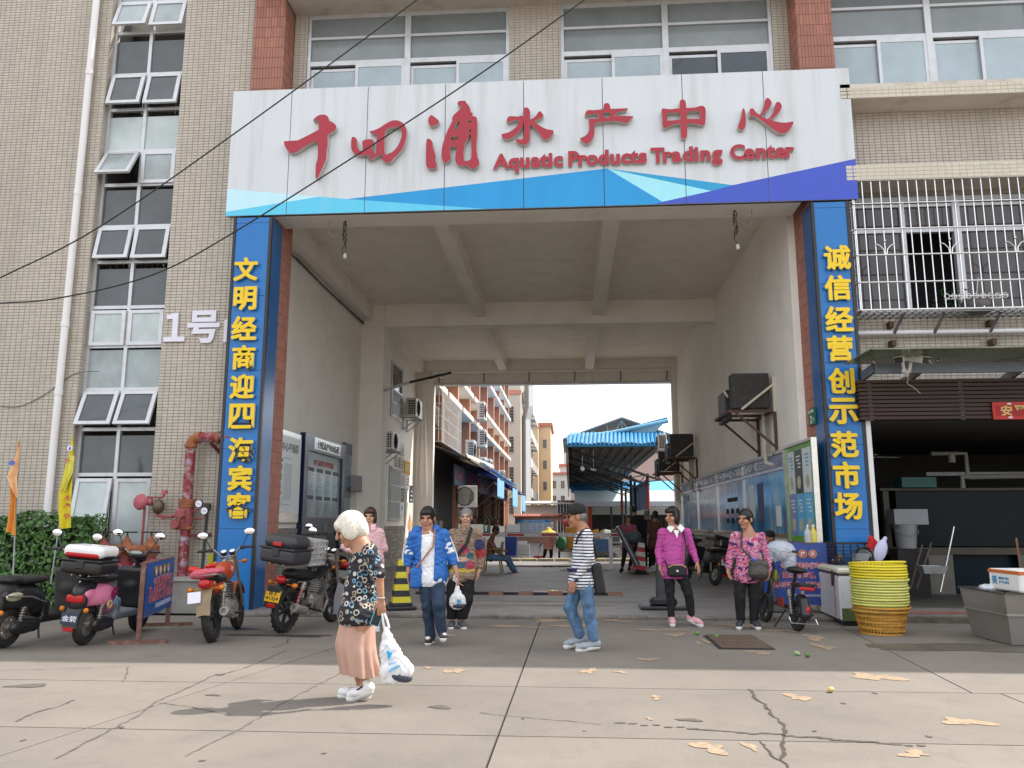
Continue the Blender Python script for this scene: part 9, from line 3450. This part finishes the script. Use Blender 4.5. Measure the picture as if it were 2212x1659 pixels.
# woman in the magenta sweater
p6,A6,B6 = person('woman in a magenta sweater with a white collar and pink shoes looking left',11.76,ZG,
 dict(head=(220,112,0),neck=(238,190,0),sh=[(152,222,.02),(318,222,.04)],el=[(128,350,.06),(355,345,.06)],wr=[(138,445,-.02),(388,425,-.02)],hand=[(152,505,-.06),(405,485,-.06)],
 hip=[(195,485,0),(275,485,0)],kn=[(205,625,-.03),(330,640,-.05)],an=[(215,790,.0),(352,785,-.02)],toe=[(222,855,-.17),(415,858,-.10)]),
 'mid',cloth('magenta_knit',(.47,.075,.30),var=.06,bscale=120),M_BLKCL,mat('shoe_pink',(.62,.33,.37),.7,var=.1,obj=True),M_HAIRB,face=(-.62,-.78,-.04),hs=1.10,sleeve=.92,hem=.05,hair_style='bob',sole=M_SOLE)
part('collar',M_WSHOE,p6,lambda mb:[mb.prism([A6['neck']+V3(s*.018,-.085,.0),A6['neck']+V3(s*.075,-.03,.055),A6['neck']+V3(s*.125,-.065,-.005),A6['neck']+V3(s*.075,-.115,-.065)],(0,-.012,.004)) for s in (-1,1)]+[mb.prism([A6['neck']+V3(-.04,-.112,-.03),A6['neck']+V3(.04,-.112,-.03),A6['neck']+V3(.005,-.145,-.14)],(0,-.008,0))],False)
hc6 = (A6['hip'][0]+A6['hip'][1])/2
wb = thing('waist_bag','black waist bag with a gold zip worn on the magenta sweater','bag',B6+hc6+V3(.01,-.19,.02))
o_ = Vector(wb.location)-B6
blob('pouch',_mats['black_nylon'],[bxp((0,0,0),(.135,.045,.085),.04)],.009,wb)
part('zip',mat('zip_gold',(.50,.36,.16),.35,metal=.6),wb,lambda mb:mb.tube([(-.125,-.04,.045),(-.06,-.05,.078),(.06,-.05,.078),(.125,-.04,.045)],.007,6))
part('button',M_PAPERW,wb,lambda mb:mb.lathe([(0,0),(.016,0),(.016,.004)],(0,-.046,.0),(0,-1,0),12))
part('strap',_mats['black_nylon'],wb,lambda mb:(mb.tube([A6['sh'][1]+V3(-.06,-.055,.05)-o_,L_(A6['sh'][1],hc6,.35)+V3(.03,-.15,0)-o_,L_(A6['sh'][1],hc6,.8)+V3(.09,-.15,0)-o_,(.13,-.02,.05)],.011,6),mb.tube([(-.13,0,.04),(-.15,.1,.12),(-.13,.2,.14)],.011,6)))
# woman in the floral blouse
p7,A7,B7 = person('woman in a bright floral blouse and black trousers with a grey shoulder bag, looking left',11.52,ZG,
 dict(head=(718,132,0),neck=(740,215,0),sh=[(648,245,.02),(822,250,.04)],el=[(612,390,.05),(862,395,.05)],wr=[(600,465,-.02),(880,478,-.02)],hand=[(608,525,-.06),(868,550,-.06)],
 hip=[(690,505,0),(770,505,0)],kn=[(678,650,-.03),(778,650,-.02)],an=[(684,815,.0),(775,815,.0)],toe=[(672,876,-.17),(805,876,-.14)]),
 'mid',pattern('floral_print','floral',(.02,.018,.09),[(.38,.03,.20),(.55,.22,.38),(.62,.10,.06),(.42,.08,.34),(.70,.58,.55),(.16,.05,.25),(.60,.03,.10)],10.0),M_BLKCL,mat('shoe_navy',(.035,.038,.05),.7,var=.15),M_HAIRB,face=(-.66,-.75,-.02),hs=1.10,sleeve=.94,hem=.07,build=1.0,hair_style='short',wide=.012,sole=M_SOLE)
fb_ = thing('shoulder_bag','dark grey leather bag slung at the hip of the floral blouse woman','bag',AY(*ZG(805,455),11.33))
o_ = Vector(fb_.location)-B7
blob('pouch',mat('grey_leather',(.055,.048,.043),.4,var=.25,scale=12),[bxp((0,0,-.03),(.13,.06,.13),.06,Euler((0,.10,0)).to_matrix()),elp((.0,-.02,-.08),(.13,.07,.09))],.01,fb_,noise=.004)
part('strap',mat('grey_webbing',(.045,.042,.045),.7),fb_,lambda mb:mb.tube([A7['neck']+V3(-.10,-.02,.01)-o_,L_(A7['sh'][0],(A7['hip'][0]+A7['hip'][1])/2,.3)+V3(.0,-.14,0)-o_,L_(A7['neck'],(A7['hip'][0]+A7['hip'][1])/2,.6)+V3(.0,-.17,0)-o_,(-.06,-.04,.09)],.014,6))
part('blue_tag',mat('tag_blue',(.02,.12,.55),.4),fb_,lambda mb:mb.rbox((-.07,-.06,.10),(.07,.01,.03),Euler((0,.5,0)).to_matrix(),.004))
# ---------------------------------------------------------------- people farther in
def chair(label,loc,rz):
 t = thing('plastic_chair',label,'chair',loc,rz,'plastic chairs in the passage')
 m = mat('chair_tan',(.26,.17,.06),.45,var=.2,obj=True)
 part('seat',m,t,lambda mb:mb.rbox((0,0,.42),(.46,.44,.035),None,.015),False)
 part('backrest',m,t,lambda mb:mb.loft([[(.24*math.sin(a),.20+.06*math.cos(a),.45),(.25*math.sin(a),.25+.06*math.cos(a),.82),(.25*math.sin(a),.27+.06*math.cos(a),.84)] for a in [R(-80+20*k) for k in range(9)]],closed=False))
 for sx in (-1,1):
  part('armrest',m,t,lambda mb:mb.tube([(sx*.25,.24,.66),(sx*.28,.0,.64),(sx*.25,-.2,.60),(sx*.23,-.21,.42)],.02,6))
  for sy in (-1,1):
   part('leg',m,t,lambda mb:mb.beam((sx*.20,sy*.19,.42),(sx*.25,sy*.25,0),.04,.04),False)
 return t
fk = dict(far=True,h=.012)
c8 = AY(*ZH(1000,1640),22.9)
chair('tan plastic armchair under the shirtless man in the passage',(c8.x,22.95,.05),R(-92))
person('shirtless man in jeans seated on the tan plastic chair, looking at his phone',22.9,ZH,
 dict(head=(1045,1000,0),neck=(995,1090,0),sh=[(985,1150,.17),(945,1160,-.15)],el=[(1060,1300,.2),(1040,1310,-.18)],wr=[(1180,1300,.12),(1215,1405,-.16)],hand=[(1240,1290,.1),(1260,1430,-.16)],
 hip=[(975,1400,.1),(965,1400,-.1)],kn=[(1210,1420,.12),(1225,1415,-.12)],an=[(1300,1600,.12),(1325,1600,-.12)],toe=[(1400,1648,.1),(1440,1648,-.14)]),
 'dark',None,M_DENIML,None,M_HAIRB,face=(.9,-.2,-.4),gz=.05,wide=.012,group='people in the passage',curl=.8,**fk)
person('woman in a dusky pink top carrying a dark bundle beside the fallen bollard',23.1,ZP,
 dict(head=(785,832,0),neck=(790,905,0),sh=[(712,945,0),(875,950,0)],el=[(705,1080,0),(905,1070,0)],wr=[(780,1165,-.16),(850,1150,-.16)],hand=[(830,1180,-.22),(800,1170,-.2)],
 hip=[(745,1200,0),(835,1200,0)],kn=[(725,1390,0),(845,1390,0)],an=[(690,1570,0),(800,1560,0)],toe=[(672,1625,-.12),(800,1620,-.12)]),
 'tan',cloth('dusky_pink',(.28,.07,.12)),M_BLKCL,M_BLKCL,M_HAIRB,face=(-.1,-1,0),sleeve=.5,gz=.05,hair_style='bob',low_end=.75,group='people in the passage',**fk)
bd_ = blob('dark_bundle',mat('teal_grey_bundle',(.06,.10,.105),.6,var=.4,scale=14),[elp((0,0,0),(.26,.15,.15)),elp((.12,0,.06),(.14,.12,.10))],.014,None,noise=.014,nscale=10,loc=AY(*ZP(840,1110),22.85))
tag(bd_,'teal grey plastic bundle held against the dusky pink top','bundle')
for (lab,Y,hx,hy,shw,top_,hr,dx,wd) in (('tall man in black seen from behind walking into the market',24.8,870,690,88,cloth('plain_black',(.012,.012,.013)),M_HAIRB,40,1.15),('grey haired man in a dark navy top seen from behind',26.2,1058,755,62,cloth('plain_navy',(.014,.022,.045)),M_HAIRG,10,1.0),
 ('person in a brown t-shirt seen from behind beside the red wrapped post',24.0,1182,775,90,cloth('plain_brown',(.10,.045,.028)),M_HAIRB,-10,1.08)):
 s_ = shw
 person(lab,Y,ZP,dict(head=(hx,hy,0),neck=(hx+5,hy+80,0),sh=[(hx-s_+10,hy+115,0),(hx+s_+5,hy+115,0)],el=[(hx-s_-5,hy+265,0),(hx+s_+15,hy+265,.0)],wr=[(hx-s_-20,hy+390,-.05),(hx+s_+10,hy+390,-.05)],hand=[(hx-s_-25,hy+440,-.05),(hx+s_+10,hy+440,-.05)],
  hip=[(hx-30+dx,hy+440,0),(hx+45+dx,hy+440,0)],kn=[(hx-25+dx,hy+620,0),(hx+45+dx,hy+620,0)],an=[(hx-20+dx,1530+(24.0-Y)*14,0),(hx+40+dx,1540+(24.0-Y)*14,0)],toe=[(hx-22+dx,1560+(24.0-Y)*14,.12),(hx+42+dx,1570+(24.0-Y)*14,.12)]),
  'tan',top_,M_BLKCL,M_WSHOE if 'brown' in lab else M_BLKCL,hr,face=(.05,1,0),sleeve=.45,gz=.05,build=wd,group='people in the passage',**fk)
person('street sweeper in a yellow conical hat and red floral top on the wet market street',30.9,ZH,
 dict(head=(1822,1030,0),neck=(1822,1085,0),sh=[(1765,1105,0),(1885,1105,0)],el=[(1720,1180,0),(1930,1170,0)],wr=[(1692,1240,-.1),(1940,1250,0)],hand=[(1690,1265,-.1),(1945,1285,0)],
 hip=[(1785,1240,0),(1855,1240,0)],kn=[(1765,1340,0),(1862,1340,0)],an=[(1748,1430,0),(1852,1435,0)],toe=[(1745,1455,-.1),(1855,1458,-.1)]),
 'dark',pattern('red_floral','floral',(.40,.30,.26),[(.40,.04,.05),(.55,.45,.40),(.45,.08,.09)],12.0),M_BLKCL,M_BLKCL,mat('straw_yellow',(.55,.42,.06),.8,var=.15),face=(.1,1,0),sleeve=.6,gz=.03,hair_style='hat',group='people in the passage',**fk)
br = thing('broom','red headed broom held by the street sweeper','broom',AY(*ZH(1668,1400),30.7))
part('head',mat('broom_red',(.42,.02,.02),.6),br,lambda mb:mb.rbox((0,0,0),(.34,.10,.12),None,.02),False)
part('handle',M_STEEL,br,lambda mb:mb.cyl((0,0,.05),AY(*ZH(1692,1235),30.8)-Vector(br.location),.014,n=6))
c9 = AY(1668,1255,14.7)
chair('tan plastic chair behind the floral blouse woman',(c9.x,14.8,.05),R(-25))
person('person in a black cap seated behind the clear plastic bag',14.8,lambda x,y:(x,y),
 dict(head=(1662,1163,0),neck=(1668,1185,0),sh=[(1646,1196,.05),(1692,1196,.05)],el=[(1640,1226,.05),(1698,1226,.05)],wr=[(1652,1246,-.15),(1686,1246,-.15)],hand=[(1656,1250,-.22),(1680,1250,-.22)],
 hip=[(1660,1248,.05),(1680,1248,.05)],kn=[(1652,1250,-.4),(1676,1250,-.4)],an=[(1640,1288,-.42),(1662,1290,-.42)],toe=[(1632,1296,-.55),(1656,1298,-.55)]),
 'tan',cloth('pale_shirt',(.5,.5,.52)),cloth('dark_slacks',(.03,.03,.035)),M_WSHOE,_mats['cap_black'],face=(-.85,-.5,0),sleeve=.5,gz=.05,hair_style='cap',group='people in the passage',**fk)
